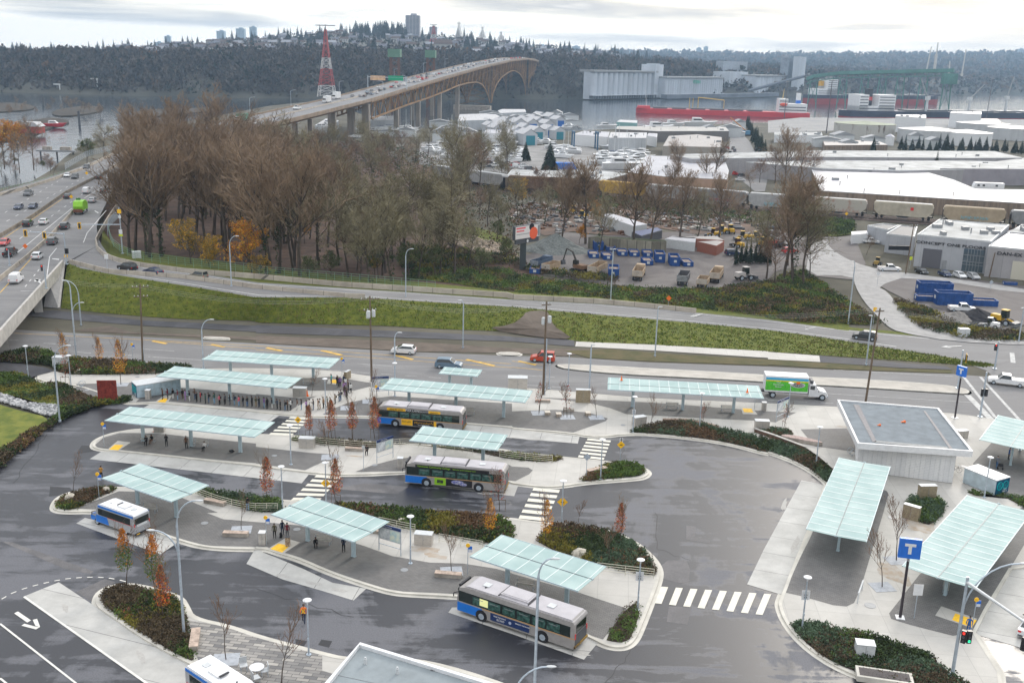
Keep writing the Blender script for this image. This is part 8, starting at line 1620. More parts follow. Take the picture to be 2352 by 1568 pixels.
tank(T(3,0,875,1270),22,11,'rust-streaked white storage tank with a mossy top',tr_,mat('mossy_roof',(.30,.32,.24),.9,noise=.15,scale=.1)); tank(T(3,0,1460,1310),21,9.5,'grey storage tank with a wide white cone roof, left one',tw); tank(T(3,0,1810,1330),17,9,'nearest white storage tank with a white cone roof',mat('tank_bright',(.6,.61,.62),.5)); tank(T(3,0,1960,1230),21,9,'farthest storage tank with a pale cone roof',tw,roofpale); tank(T(3,0,2250,1280),20,9,'storage tank with a pale cone roof cut near the right edge',tw,roofpale); tank(T(3,0,1110,1335),3,6,'small white storage tank beside the rusty one',white)
def shed_():
    o=thing('boathouse','t','boathouse'); put(MB().prof([(-4,0),(-4,6),(0,8.5),(4,6),(4,0)],-7,7,0),'wall',mat('shed_white',(.44,.46,.49),.6,noise=.06),o,(0,0,0),PI/2*0)
    m=MB()
    for s in(-1,1): m.add([(0,-7.3,8.7),(s*4.4,-7.3,5.95),(s*4.4,7.3,5.95),(0,7.3,8.7)],[(0,1,2,3) if s>0 else (3,2,1,0)])
    put(m,'roof',roofpale,o); put(MB().box((0,-7.05,2.6),(5.2,.15,5.2)),'curtain_door',mat('curtain_blue',(.02,.12,.40),.6),o); return o
SD=Proto(shed_)
for k,(x,y) in enumerate([(20,1250),(110,1215),(45,1180),(130,1300),(155,1180),(225,1165),(205,1260),(95,1135),(180,1120),(250,1105),(310,1180),(325,1240),(400,1250),(415,1140),(-80,1200),(-130,1170),(-60,1140),(-150,1225),(-210,1195),(-60,1230),(30,1120),(350,1120),(-230,1160)]):
    SD.at(U(T(2,0,x,y+25),0),.35+ru(-.05,.05),'white gabled boathouse with a blue door, one of the packed cluster at the marina','boathouses packed at the marina',ru(.9,1.15),{'curtain_door':[MATS['curtain_blue'] if k%3 else mat('curtain_teal',(.03,.2,.26),.6)]})
def boat():
    o=thing('motor_boat','t','boat'); put(MB().prof([(-4.5,.0),(-4.6,1.5),(4.2,1.8),(5.6,2.0),(3.8,.1)],-1.5,1.5,0,wtop=lambda z:.6+.25*z if z<1.5 else 1),'hull',white,o); put(MB().prof([(-2.5,1.5),(-2.3,2.9),(.4,2.9),(1.8,1.7)],-1.1,1.1,0),'cabin',white,o); put(MB().box((-.4,0,2.3),(2.8,2.25,.4)),'window_strip',glass,o); return o
def sboat():
    o=thing('sailing_boat','t','boat'); put(MB().prof([(-4.5,.2),(-4.6,1.4),(5.6,1.7),(3.8,.1)],-1.2,1.2,0),'hull',white,o); put(MB().box((0,0,1.8),(3.6,1.4,.5),top=.85),'cabin',lgrey,o); put(MB().tube((0.5,0,1.5),(.5,0,15),.14,.1,5),'mast',lgrey,o); put(MB().tube((.5,0,2.8),(-4,0,2.7),.12,.1,4),'boom',navy,o); return o
BO=Proto(boat); SB=Proto(sboat); random.seed(12)
bo=[]
for reg,n in ((PP('10 1500,1340 2350,1350 20 0,1345 0,1480 10 2350,1500 1600,1440'),46),(PP('20 380,1360 660,1330 640,1460 400,1470'),12),(PP('20 760,1530 880,1370 1180,1380 1230,1500 1000,1540'),32),(PP('20 -20,1370 200,1400 180,1480 -20,1500'),8),(PP('20 470,1110 560,1120 560,1180 470,1190'),5),(PP('20 -100,1290 330,1270 330,1330 -100,1340'),10),(PP('10 900,1180 1450,1180 1450,1260 900,1270'),16)):
    xs=[p[0] for p in reg]; ys=[p[1] for p in reg]; k=0
    while k<n:
        p=(ru(min(xs),max(xs)),ru(min(ys),max(ys)))
        if inpoly(p[0],p[1],reg):
            k+=1; sb=R()<.3; (SB if sb else BO).at(U(p,.3),ru(-.4,.5)+(PI if R()<.5 else 0),('bare-masted sailing boat' if sb else 'white motor boat')+' stored ashore among the crowded boat yard','boats crowding the marina yard',ru(.8,1.35))
for p,s,l in ((T(2,0,1330,1200),2.3,'white curved pilot boat bow upright near the wharf'),(T(2,0,1715,1165),2.6,'white workboat with a tall bridge in front of the red hull'),(T(2,0,1475,1160),1.8,'dark-hulled tug with white house beside the workboat'),(T(2,0,860,1180),1.6,'white boat tied left of the wharf building'),(T(2,0,1000,1555),2.0,'large white motor yacht nearest the train')): BO.at(U(p,.2),ru(-.2,.2),l,None,s)
o=thing('boat_hoist','blue travelling boat hoist in front of the white building','crane',U(T(2,0,665,1370),.1),.1)
for x in(-7,7):
    for y in(-4,4): put(MB().box((x,y,5),(.8,.8,10)),'leg',mat('hoist_blue',(.05,.12,.2),.6),o)
    put(MB().box((x,0,10),(.8,9,.9)),'beam',mat('hoist_blue',(.05,.12,.2),.6),o)
o=thing('boat_cover','bright blue tarpaulin over stacked goods at the boat yard','tarpaulin',U(T(2,0,440,1545),.1)); put(MB().box((0,0,1.4),(16,6,2.8),top=.8),'cover',mat('tarp_blue',(.02,.15,.5),.6,noise=.15,scale=1),o)
random.seed(33)
def lot(reg,n,label,grp,hd):
    reg=PP(reg); xs=[p[0] for p in reg]; ys=[p[1] for p in reg]; k=0
    while k<n:
        p=(ru(min(xs),max(xs)),ru(min(ys),max(ys)))
        if inpoly(p[0],p[1],reg): k+=1; c=random.choice(('white','silver','black','grey','white','red','dark')); CAR[random.choice(('sedan','suv','van','pickup'))].at(U(p,.15),hd+ru(-.1,.1),label,grp,1,{'body':[CP[c]]})
lot('10 1950,1480 2350,1490 20 80,1490 180,1560 11 2350,10 2100,-20',22,'small parked car beside the boat yard, among many','cars parked at the boat yard',.3); lot('20 1930,1370 2060,1350 2070,1568 1930,1568',14,'parked vehicle left of the long road','vehicles lining the long road',1.4); lot('20 2210,1370 2290,1370 2290,1490 2230,1490',6,'pale parked truck right of the long road','vehicles right of the long road',1.3); lot('31 -20,480 120,680 350,760 250,780 0,700',8,'dusty parked vehicle in the trees right of the yard','vehicles under the clump of trees',.3); lot('30 560,1330 1000,1340 1000,1370 600,1375',7,'parked vehicle by the brown sheds','vehicles by the brown sheds',.1); lot('10 1000,1190 1500,1190 1550,1250 1000,1280',14,'parked vehicle under the bridge','vehicles under the bridge',.5)
lot('21 2000,0 2150,-30 2170,150 2010,170',5,'parked van at the foot of the long road','vans at the foot of the long road',0)
silow=mat('silo_concrete',(.42,.46,.51),.85,noise=.12,scale=.05,stretch=(1,1,.15),detail=7); silod=mat('silo_dark',(.13,.15,.18),.9,noise=.2,scale=.05); gconv=mat('conveyor_green',(.07,.18,.16),.7,noise=.2,scale=.1)
def block(pl,pr_,topl,depth,name,label,fl=0,mm=silow,cat='silo'):
    a=U(pl,0);b=U(pr_,0); h=UD((pl[0],topl),a.y).z; d=b-a; Ln=d.length; rz=math.atan2(d.y,d.x); o=thing(name,label,cat,(a.x,a.y,0),rz); m=MB().box((Ln/2,depth/2,h/2),(Ln,depth,h))
    if fl:
        r=Ln/fl/2
        for i in range(fl): m.lathe([(r*.98,5),(r*.98,h-3)],(r+2*r*i,0,0),14)
    put(m,'silo_body',mm,o)
    if fl:
        put(MB().box((Ln/2,depth/2-.5,h-1.),(Ln+1,depth+r*2,2.6)),'top_gallery',mgrey,o); m=MB()
        for i in range(fl*2): m.box((Ln*(i+.5)/(fl*2),-r*1.02,2.2),(Ln/fl*.25,.8,4.4))
        put(m,'base_arcade',silod,o); put(MB().box((Ln/2,-r,5.2),(Ln,r*1.4,.8)),'ledge',silow,o)
    return o,Ln,h,rz,a
o,Ln,h,rz,a=block(T(2,0,705,912),T(2,0,1290,897),T(2,0,0,645)[1],10,'grain_silo','large pale grain silo block at the water, left one',13)
m=MB()
for i in range(5): m.tube((Ln-7,-4.5,6+i*6),(Ln-2,-4.5,12+i*6),.3,.3,4); m.tube((Ln-2,-4.5,6+i*6),(Ln-7,-4.5,12+i*6),.3,.3,4)
put(m,'stair_frame',silod,o); put(MB().box((Ln+4,4,h+2),(20,12,18)),'head_house',silow,o)
block(T(2,0,1300,900),T(2,0,1375,895),T(2,0,0,592)[1],22,'silo_tower','narrow tower between the two grain silo blocks',0,silow)
o,Ln,h,rz,a=block(T(2,0,1390,900),T(2,0,1915,885),T(2,0,0,705)[1],12,'grain_silo','grain silo block with green lettering near its top',26); textmesh('VITERRA',7.2,mat('sign_green_b',(.0,.35,.22),.5),'lettering',o,facing(Ln*.5,-4.2,h-8,0),.1,bold=.06)
block(T(2,0,1985,880),T(2,0,2150,872),T(2,0,0,660)[1],30,'elevator_tower','blocky concrete elevator building right of the lettered silo',0); block(T(2,0,1920,870),T(2,0,2140,862),T(2,0,0,560)[1],14,'elevator_tower','tallest rooftop part of the elevator buildings',0,mat('elev_b',(.26,.29,.33),.85,noise=.1,scale=.05))
o,_,_,_,_=block(T(2,0,2220,880),T(3,0,240,862),T(2,0,0,690)[1],26,'grain_silo','third grain silo block with fluted wall behind the conveyor',16); block(T(3,0,165,870),T(3,0,235,868),T(3,0,0,530)[1],16,'elevator_tower','dark-windowed elevator tower left of the green conveyor',0,mat('elev_c',(.20,.23,.27),.85,noise=.25,scale=.08)); block(T(3,0,262,875),T(3,0,320,872),T(3,0,0,520)[1],12,'elevator_tower','slim grey elevator tower beside the dark-windowed one',0,silow); block(T(2,0,1420,908),T(3,0,100,885),T(2,0,0,870)[1],10,'wharf','long low wharf deck beneath the grain silos',0,silod,'wharf')
m=MB(); a=UD(T(2,0,2170,835),1480); b=UD(T(3,0,335,700),1480); m.tube((0,0,0),b-a,2.2,2.2,6); single(m,'conveyor_tube','grey inclined conveyor tube in front of the third silo','conveyor',[silod],a)
P=[UD(T(3,0,360,745),1350),UD(T(3,0,430,718),1340),UD(T(3,0,660,690),1320),UD(T(3,0,1705,668),1230)]; o=thing('conveyor_gallery','long green raised conveyor gallery over the ships','conveyor',P[0]); o0=P[0]; P=[p-o0 for p in P]
m=MB(); m.path([p+Vector((0,0,2.4)) for p in P],2.9,4); put(m,'gallery',gconv,o); m=MB().path([p+Vector((0,0,-3.6)) for p in P],.7,4); put(m,'lower_chord',gconv,o); m=MB(); Q=rs([tuple(p) for p in P],34)
for i in range(33): a,b=Vector(Q[i]),Vector(Q[i+1]); m.tube(a+Vector((0,0,-3.5)),b+Vector((0,0,1)),.35,.35,3); m.tube(a+Vector((0,0,1)),b+Vector((0,0,-3.5)),.35,.35,3)
put(m,'lattice',gconv,o)
for i in(2,9,14,18,22,27,32):
    q=Vector(Q[i]); z=-(q.z+o0.z)
    m=MB()
    for dx in(-4,4): m.tube(q+Vector((dx,0,-3)),(q.x+dx*1.4,q.y,q.z+z),.8,.8,4)
    m.tube(q+Vector((-4,0,-8)),q+Vector((4.5,0,z*.8)),.4,.4,3); m.tube(q+Vector((4,0,-8)),q+Vector((-4.5,0,z*.8)),.4,.4,3); put(m,'trestle',gconv,o)
put(MB().box(tuple(P[-1]+Vector((-4,0,-7))),(16,8,12)),'transfer_house',gconv,o)
def ship(pl,pr_,topl,label,hullm,low,bow,house,depth=24,hm=white,fun=None,cranes=(),dz=0):
    a=U(pl,-1.5);b=U(pr_,-1.5); d=b-a; Ln=d.length; rz=math.atan2(d.y,d.x); H=UD((pl[0],topl),a.y).z+1.5; o=thing('cargo_ship',label,'ship',(a.x,a.y,-1.5),rz)
    def hull(z0,z1,m_,nm,k):
        n=16; top=[];w=depth/2
        for i in range(n+1):
            t_=i/n; x=Ln*t_; e=(1-t_) if bow=='r' else t_; s=(Ln*(1-t_) if bow=='r' else Ln*t_); wd=w*min(1,(s/(w*2.2))**.55) if s<w*2.2 else w
            if (Ln-s)<12: wd*=.85+.15*(Ln-s)/12
            top.append((x,wd))
        P=[(x,-w_) for x,w_ in top]+[(x,w_) for x,w_ in top[::-1]]; m=MB(); m.prism([p for i,p in enumerate(P) if i==0 or math.dist(p,P[i-1])>.01],z0,z1); put(m,nm,m_,o,(0,depth/2,0));
    hull(0,H*low,mat('antifoul_red',(.26,.03,.03),.7,noise=.1),'lower_hull',0); hull(H*low,H,hullm,'hull',1)
    xb=Ln-8 if bow=='r' else 8; m=MB().box((xb,depth/2,H+1.2),(14,depth*.5,2.6),top=.9); put(m,'forecastle',hullm,o)
    for (x0,x1,hh,nm) in house: put(MB().box(((x0+x1)/2*Ln,depth/2,H+hh/2),((x1-x0)*Ln,depth*.8,hh)),nm,hm,o)
    m=MB()
    for (x0,x1,hh,nm) in house:
        for z in range(2,int(hh)-1,3): m.box(((x0+x1)/2*Ln,depth*.1-.1,H+z+.5),((x1-x0)*Ln*.9,.2,.9))
    put(m,'window_rows',dgrey,o)
    if fun:
        x,w_,hh,c1,c2=fun; put(MB().box((x*Ln,depth/2,H+hh/2),(w_,6,hh)),'funnel',c1,o); put(MB().box((x*Ln,depth/2,H+hh*.55),(w_+.2,6.2,hh*.16)),'funnel_band',c2,o)
    for x,hh,ang in cranes:
        g=put(MB().tube((x*Ln,depth/2,H),(x*Ln,depth/2,H+hh),1.5,1.2,8).box((x*Ln,depth/2,H+hh),(4,4,4)),'crane_post',lgrey,o); put(MB().tube((x*Ln,depth/2,H+hh),(x*Ln+math.cos(ang)*24,depth/2,H+hh+math.sin(ang)*24),.8,.5,5),'jib',mgrey,g)
    m=MB()
    for i in range(6): m.box((Ln*(.14+.11*i) if bow=='l' else Ln*(.30+.11*i),depth/2,H+.8),(Ln*.08,depth*.6,1.6))
    put(m,'hatch_covers',dgrey,o); return o,Ln,H
redh=mat('ship_red',(.48,.03,.04),.55,noise=.06,scale=.05); navyh=mat('ship_navy',(.018,.022,.045),.6,noise=.3,scale=.05)
o,Ln,H=ship(T(2,0,1140,1042),T(3,0,385,1090),T(2,0,0,962)[1]+8,'long bright red tanker lying across the inlet',redh,.02,'l',((.86,.98,9,'deck_house'),(.82,.87,14,'bridge_house')),22,white,(.935,4,20,white,blue));
yc=mat('derrick_yellow',(.50,.36,.12),.6); m=MB(); m.tube((Ln*.36,11,H),(Ln*.36,11,H+13),.5).tube((Ln*.36,11,H+12.5),(Ln*.51,11,H+10.5),.6).tube((Ln*.51,11,H),(Ln*.51,11,H+10.5),.4).tube((Ln*.31,11,H),(Ln*.31,11,H+12),.4).tube((Ln*.33,11,H),(Ln*.33,11,H+12),.4); put(m,'derrick',yc,o)
m=MB()
for k in range(3): m.tube((Ln*.1,8+k*3,H+1.5),(Ln*.8,8+k*3,H+1.5),.35,.35,5)
put(m,'deck_pipes',mgrey,o); put(MB().ell((Ln*.845,2,H+8),(4,1.8,1.8),8,6),'lifeboat',mat('lifeboat_red',(.6,.08,.03),.5),o); put(MB().tube((Ln*.06,11,H),(Ln*.05,11,H+22),.5,.2,5),'foremast',lgrey,o); put(MB().tube((Ln*.845,11,H+14),(Ln*.85,11,H+24),.5,.2,5),'mast',yc,o)
ship(T(3,0,415,960),T(3,0,1610,965),T(3,0,0,872)[1],'dark-hulled cargo ship with dusty red lower side below the green gallery',navyh,.62,'r',((.03,.17,9,'deck_house'),(.10,.17,22,'bridge_house')),24,white,(.085,5,20,mat('funnel_yellow',(.5,.28,.02),.6),mgrey))
ship(T(3,0,765,1090),T(3,0,2700,1108),T(3,0,0,1018)[1],'black-hulled bulk carrier with white bridge house and deck cranes at the quay',navyh,.22,'r',((.035,.195,5,'deck_house'),(.12,.195,17,'bridge_house'),(.035,.075,17,'stern_house')),26,white,(.098,6,23,dark,mat('funnel_stripe',(.5,.08,.08),.6)),((.37,14,2.1),(.57,14,.75),(.75,16,1.35)))
for p,t_,l in ((T(3,0,148,1090),T(3,0,180,750),'thin tall quay floodlight mast, left of three'),(T(3,0,535,1225),T(3,0,590,740),'thin tall quay floodlight mast, middle one'),(T(3,0,1275,1015),T(3,0,1320,700),'thick dark floodlight mast in front of the bridge house'),(T(3,0,2000,1110),T(3,0,2065,720),'thin tall quay floodlight mast at right')):
    b=U(p,0); tz=UD(t_,b.y); o=thing('floodlight_mast',l,'mast',b); put(MB().tube((0,0,0),tz-b,.45 if 'thick' not in l else .9,.25,6),'mast',mat('mast_brown',(.09,.08,.09),.7),o); put(MB().box(tuple(tz-b),(3.,1,1)),'lamp_array',mgrey,o)
o=thing('crawler_crane','blue crawler crane with an orange jib at the end of the long road','crane',U(T(2,0,2150,1245),.1)); put(MB().box((0,0,2.2),(5,4,3)),'cab',mat('crane_blue',(.08,.2,.32),.6),o); put(MB().box((0,0,.4),(6,4.5,.8)),'tracks',dark,o); put(MB().tube((0,0,3),(-13,0,13),.6,.4,4),'jib',mat('jib_orange',(.5,.2,.05),.6),o)
def lerp_t(K,x):
    if x<=K[0][0]: return K[0][1]
    for (a,va),(b,vb) in zip(K,K[1:]):
        if x<=b: return va+(vb-va)*(x-a)/(b-a)
    return K[-1][1]
SH_=[(-400,202),(0,212),(300,221),(588,226),(1000,229),(1352,229),(1800,222),(2100,220),(2352,219),(2800,224)]
BT_=[(-400,136),(0,132),(300,132),(588,128),(800,126),(1100,131),(1330,142),(1500,152),(1640,158),(1900,172),(2352,186),(2800,198)]
RG=[(-400,126),(0,123),(150,118),(300,115),(470,103),(588,94),(700,84),(790,77),(900,77),(980,84),(1090,94),(1176,106),(1330,119),(1430,130),(1540,139),(1640,146),(1760,152),(1900,157),(2352,170),(2800,180)]
R2=[(-400,140),(900,132),(1300,126),(1400,124),(1640,128),(1760,131),(1900,131),(2100,129),(2350,127),(2800,126)]
hz=lambda px: 137.6+.0266*(px-1176)
def zpx(px,y,D): d=ray((px,y)); return HC+d.z*D/d.y
def xpx(px,y,D): d=ray((px,y)); return d.x*D/d.y
pxs=[-400+i*25 for i in range(129)]; rows=[]
def terr(px,s):
    """s 0..1 shore to bank top, 1..2 to the ridge, 2..3 behind"""
    D0=U((px,lerp_t(SH_,px)),-1.6).y; yb=lerp_t(BT_,px); yr=lerp_t(RG,px); w=1.6*math.sin(px*.05)+1.1*math.sin(px*.13+1)
    D1=D0+190; D2=D0+1200
    if s<=1: D=D0+190*s; z=-1.6+(zpx(px,yb,D1)+1.6)*(math.sin(s*PI/2)**.8)+w*s; y=yb
    elif s<=2: k=s-1; D=D1+(D2-D1)*k; z=zpx(px,yb,D1)*(1-k)+zpx(px,yr,D2)*k+w; y=yr
    else: D=D2+900*(s-2); z=zpx(px,yr,D2)*(1-.7*(s-2))+w; y=yr
    return Vector((xpx(px,y,D),D,z))
S_=[0,.03,.1,.2,.35,.5,.65,.8,.9,1,1.15,1.3,1.5,1.75,2,2.3,3]
hm=MB(); n=len(pxs)
for s in S_: hm.v+= [tuple(terr(px,s)) for px in pxs]
for j in range(len(S_)-1):
    for i in range(n-1): hm.f.append((j*n+i,j*n+i+1,(j+1)*n+i+1,(j+1)*n+i)); hm.m.append(0)
struct(hm,'hillside',[mat('hill_ground',(.030,.032,.026),1,rgb2=(.08,.078,.065),scale=.012,detail=10)],smooth=True)
hm=MB(); v0=[];v1=[];v2=[]
for px in pxs:
    y=lerp_t(R2,px)+.8*math.sin(px*.07); v0.append((xpx(px,y,2600),2600,-3)); v1.append((xpx(px,y,5200),5200,zpx(px,y,5200))); v2.append((xpx(px,y,6500),6500,-10))
hm.strip(v1,v0).strip(v2,v1); struct(hm,'distant_ridge',[mat('ridge_ground',(.06,.065,.055),1,rgb2=(.13,.12,.10),scale=.008,detail=10)],smooth=True)
random.seed(55)
fm=MB()
tw_far=[mat('far_twigs',(.075,.066,.060),1,noise=.2,scale=.05),mat('far_twigs_b',(.045,.045,.048),1,noise=.2,scale=.05),mat('far_evergreen',(.016,.028,.020),1,noise=.3,scale=.05),mat('far_rust',(.12,.075,.045),1)]
for k in range(5200):
    px=ru(-150,1620); s=ru(0.02,1.02)**.9; p=terr(px,s); i=random.choices((0,1,2,3),(5,3,.7,.12))[0]
    clump(fm,p.x,p.y,p.z-5,ru(3.5,8),ru(9,20),i,10,.55)
for k in range(1900):
    px=ru(-150,1950); s=ru(1.,2.02); p=terr(px,s); clump(fm,p.x,p.y,p.z-1,ru(4,8),ru(6,12),random.choices((0,1,2,3),(3,2,2,.4))[0],8,.55)
for k in range(2600):
    px=ru(1500,2500); s=ru(0.02,2.9)**1.; p=terr(px,s); clump(fm,p.x,p.y,p.z-3,ru(7,12),ru(6,12),random.choices((0,1,2,3),(3,2,2,1.2))[0],8,.55)
struct(fm,'forest',tw_far,'stuff')
fm=MB()
for k in range(3800):
    px=ru(1150,2500); t_=R(); y=lerp_t(R2,px)+.8*math.sin(px*.07); D=2600+2600*t_; z=-3+(zpx(px,y,5200)+3)*t_; clump(fm,xpx(px,y,D),D,z,ru(14,26),ru(12,26),random.choices((0,1,2,3),(3,2,2,1))[0],7,.6)
struct(fm,'distant_forest',tw_far,'stuff')
CFf=[Proto(conif(61,9,1.9,mat('far_fir',(.014,.026,.02),1))),Proto(conif(62,9,1.4,mat('far_fir',(.1,.1,.1)))),Proto(conif(63,9,2.6,mat('far_fir',(.1,.1,.1))))]
for k in range(70):
    px=ru(-60,1500); s=ru(1.85,2.0); p=terr(px,s); CFf[k%3].at(p,ru(0,6),'dark conifer standing on the skyline of the hill','conifers on the hill',ru(1.5,2.8))
for k in range(60):
    px=random.gauss(880,48); s=ru(1.7,2.); p=terr(px,s); CFf[k%3].at(p,ru(0,6),'tall dark conifer in the dense grove on top of the hill','conifers of the hilltop grove',ru(2.4,3.7))
for k in range(60):
    px=ru(560,1500); s=ru(1.0,1.7); p=terr(px,s); CFf[k%3].at(p,ru(0,6),'dark conifer among the houses of the hillside','conifers on the hill',ru(1.8,3.2))
for px,s_ in ((225,2.6),(238,3.),(262,2.6),(282,2.3),(205,2.5),(120,2.2),(340,2.2),(420,2.6),(432,2.5),(610,2.7),(640,2.9),(660,2.4),(735,2.8),(1052,3.),(1066,3.2),(1082,2.8),(1105,3.),(1125,3.2),(1196,3.),(1215,2.6)): CFf[int(px)%3].at(terr(px,1.98),ru(0,6),'tall dark conifer breaking the skyline of the hill','conifers on the skyline',s_)
def tsh(): return single(MB().box((0,0,3),(16,9,6)).prof([(-8.3,6),(-8.3,6.3),(0,8.5),(8.3,6.3),(8.3,6)],-4.8,4.8,1),'harbour_shed','t','shed',[lgrey,mgrey])
TS=Proto(tsh)
for x0,x1,y0,y1,n,l,g in ((1900,2352,203,219,26,'small pale shed on the far shore right of the grain terminal','sheds on the far shore'),(1090,1330,268,290,14,'small grey shed squeezed between boats at the marina','sheds of the marina'),(1500,1700,296,330,6,'small pale shed near the wharf','sheds by the wharf'),(880,1080,292,330,9,'small shed in the yard below the bridge','sheds under the bridge'),(1890,2150,325,345,8,'low shed before the storage tanks','sheds before the tanks')):
    for k in range(n):
        p=U((ru(x0,x1),ru(y0,y1)),0); TS.at((p.x,p.y,0),ru(-.2,.2),l,g,(ru(.5,1.2),ru(.5,1),ru(.5,1.1)))
def house(i):
    def f():
        m=MB().box((0,0,2.6),(11,8,5.4),m=0); m.add([(-6,-4.6,5.2),(6,-4.6,5.2),(6,0,8.2),(-6,0,8.2),(6,4.6,5.2),(-6,4.6,5.2)],[(0,1,2,3),(3,2,4,5),(1,4,2),(0,3,5)],1)
        for x in(-3.5,0,3.5): m.box((x,-4.03,3.3),(1.8,.1,1.4),m=2)
        return single(m,'house','t','house',[[mat('house_grey',(.25,.25,.26),.9),mat('house_white',(.4,.4,.4),.9),mat('house_tan',(.22,.19,.16),.9)][i],[mat('roof_slate',(.12,.125,.15),.9),mat('roof_brown',(.08,.06,.055),.9),mat('roof_pale',(.24,.25,.28),.8)][i],dgrey])
    return f
HSs=[Proto(house(i)) for i in range(3)]
for k in range(230):
    px=ru(270,1420); s=ru(1.02,1.98); p=terr(px,s)
    HSs[random.choice((0,0,1,1,2))].at((p.x,p.y,p.z+1.5),ru(-.4,.4),'small house on the slope below the skyline','houses on the hillside',ru(.9,1.35))
for px,s,l in ((1018,1.05,'white steep-gabled house on the hillside behind the green lift towers'),): p=terr(px,s); HSs[1].at((p.x,p.y,p.z+2),0,l,None,2.2)
def tower(xl,xr,yt,yb,D,label,m,fl=20,dep=None,cap=.5):
    a=UD((xl,yb),D);b=UD((xr,yb),D); t_=UD((xl,yt),D); w=(b-a).length; h=t_.z-a.z; o=thing('apartment_tower',label,'tower',((a.x+b.x)/2,D,a.z-8)); dep=dep or w*.8; h+=8
    put(MB().box((0,dep/2,h/2),(w*.97,dep,h)),'wall',m,o); g=MB()
    for i in range(fl): z=h*(i+.6)/fl; g.box((0,-.15,z),(w*.95,.5,h/fl*.42));
    put(g,'window_bands',mat('tower_windows',(.10,.12,.16),.4),o); g=MB()
    for i in range(5): g.box((-w*.47+w*.94*i/4,-.4,h/2),(w*.05,.9,h))
    put(g,'piers',m,o); put(MB().box((w*.05,dep/2,h+cap*4),(w*.4,dep*.5,cap*8)),'plant_room',m,o)
tc_=mat('tower_concrete',(.34,.34,.37),.8,noise=.06,scale=.1); tp=mat('tower_pale',(.42,.48,.54),.7); tg=mat('tower_glass',(.28,.38,.45),.5)
tower(*[T(1,0,1372,0)[0],T(1,0,1502,0)[0]],T(1,0,0,140)[1],T(1,0,0,345)[1],2300,'tall grey apartment tower standing alone on the hill',tc_,22); tower(T(1,0,1590,0)[0],T(1,0,1660,0)[0],T(1,0,0,250)[1],T(1,0,0,350)[1],2500,'shorter dark tower right of the tall apartment tower',tc_,12)
for x0,x1,y0,y1,l in ((1990,2062,285,380,'pale glass tower on the left skyline, left of three'),(2168,2245,262,370,'pale glass tower on the left skyline, middle of three'),(2292,2352,248,350,'pale glass tower on the left skyline, right of three'),(1512,1563,332,405,'low round-topped pale tower among the left skyline trees'),(1425,1482,388,415,'small square pale building on the left skyline')): tower(T(0,0,x0,0)[0],T(0,0,x1,0)[0],T(0,0,0,y0)[1],T(0,0,0,y1)[1],4200,l,tg,14)
for x0,x1,y0,y1,l in ((240,310,415,480,'stepped white tower on the skyline above the bridge end'),(548,622,425,490,'twin-lobed white tower right of the bridge end'),(940,980,465,510,'small pale tower on the far skyline above the left silo'),(1075,1103,460,520,'slim pale tower, left of a pair on the far skyline'),(1112,1138,470,525,'slim pale tower, right of a pair on the far skyline'),(1270,1295,485,530,'tiny tower on the far skyline'),(1540,1578,500,530,'low pale tower on the far skyline before the tall pair'),(1645,1678,495,530,'mid-height tower left of the tall pair'),(1690,1732,440,540,'tall hazy tower, left of the pair over the elevators'),(1757,1795,430,535,'tall hazy tower with a crane-like top, right of the pair'),(1340,1365,490,525,'small tower by the reddish tree crown')): tower(T(2,0,x0,0)[0],T(2,0,x1,0)[0],T(2,0,0,y0)[1],T(2,0,0,y1)[1],5000,l,tg,12)
tower(T(3,0,2300,0)[0],T(3,0,2342,0)[0],T(3,0,0,450)[1],T(3,0,0,510)[1],5000,'hazy tower at the right end of the skyline',tg,12)
def pylon(px,yt,yb,D,wb,label,bands,arm=True):
    a=UD((px,yb),D); h=UD((px,yt),D).z-a.z; o=thing('lattice_pylon',label,'pylon',a); n=12
    rm,wm2=mat('pylon_red',(.35,.06,.06),.7),mat('pylon_white',(.5,.5,.5),.7); groups={}
    def lvl(t_): return wb*(1-t_)**1.3+1.2
    for i in range(n):
        t0,t1=i/n*.93,(i+1)/n*.93; k='r' if (not bands or i in bands) else 'w'; m=groups.setdefault(k,MB())
        for q in range(4):
            sx,sy=((-1,-1),(1,-1),(1,1),(-1,1))[q]; ex,ey=((-1,-1),(1,-1),(1,1),(-1,1))[(q+1)%4]; w0,w1=lvl(t0)/2,lvl(t1)/2; z0,z1=h*t0,h*t1
            m.tube((sx*w0,sy*w0,z0),(sx*w1,sy*w1,z1),.45,.45,3,caps=False); m.tube((sx*w0,sy*w0,z0),(ex*w1,ey*w1,z1),.25,.25,3,caps=False); m.tube((ex*w0,ey*w0,z0),(sx*w1,sy*w1,z1),.25,.25,3,caps=False); m.tube((sx*w1,sy*w1,z1),(ex*w1,ey*w1,z1),.25,.25,3,caps=False)
    for k,m in groups.items(): put(m,'lattice_'+{'r':'red','w':'white'}[k],rm if k=='r' else wm2,o)
    m=MB()
    for t_ in((.99,.90) if arm else (.97,)): m.tube((-h*.14,0,h*t_),(h*.14,0,h*t_),.5,.5,3)
    m.tube((0,0,h*.9),(0,0,h),.5,.4,4); put(m,'crossarm',dgrey,o)
pylon(751,57,222,1095,16,'tall red and white lattice pylon left of the bridge',(2,3,4,7,8,9,10,11)); pylon(T(1,0,1630,0)[0],T(1,0,0,225)[1],T(1,0,0,470)[1],1900,20,'second red and white lattice pylon behind the bridge',(3,4,5,8,9,10,11))
gp_=[(1863,203,345),(1785,325,470),(2078,250,350),(2248,295,370)]
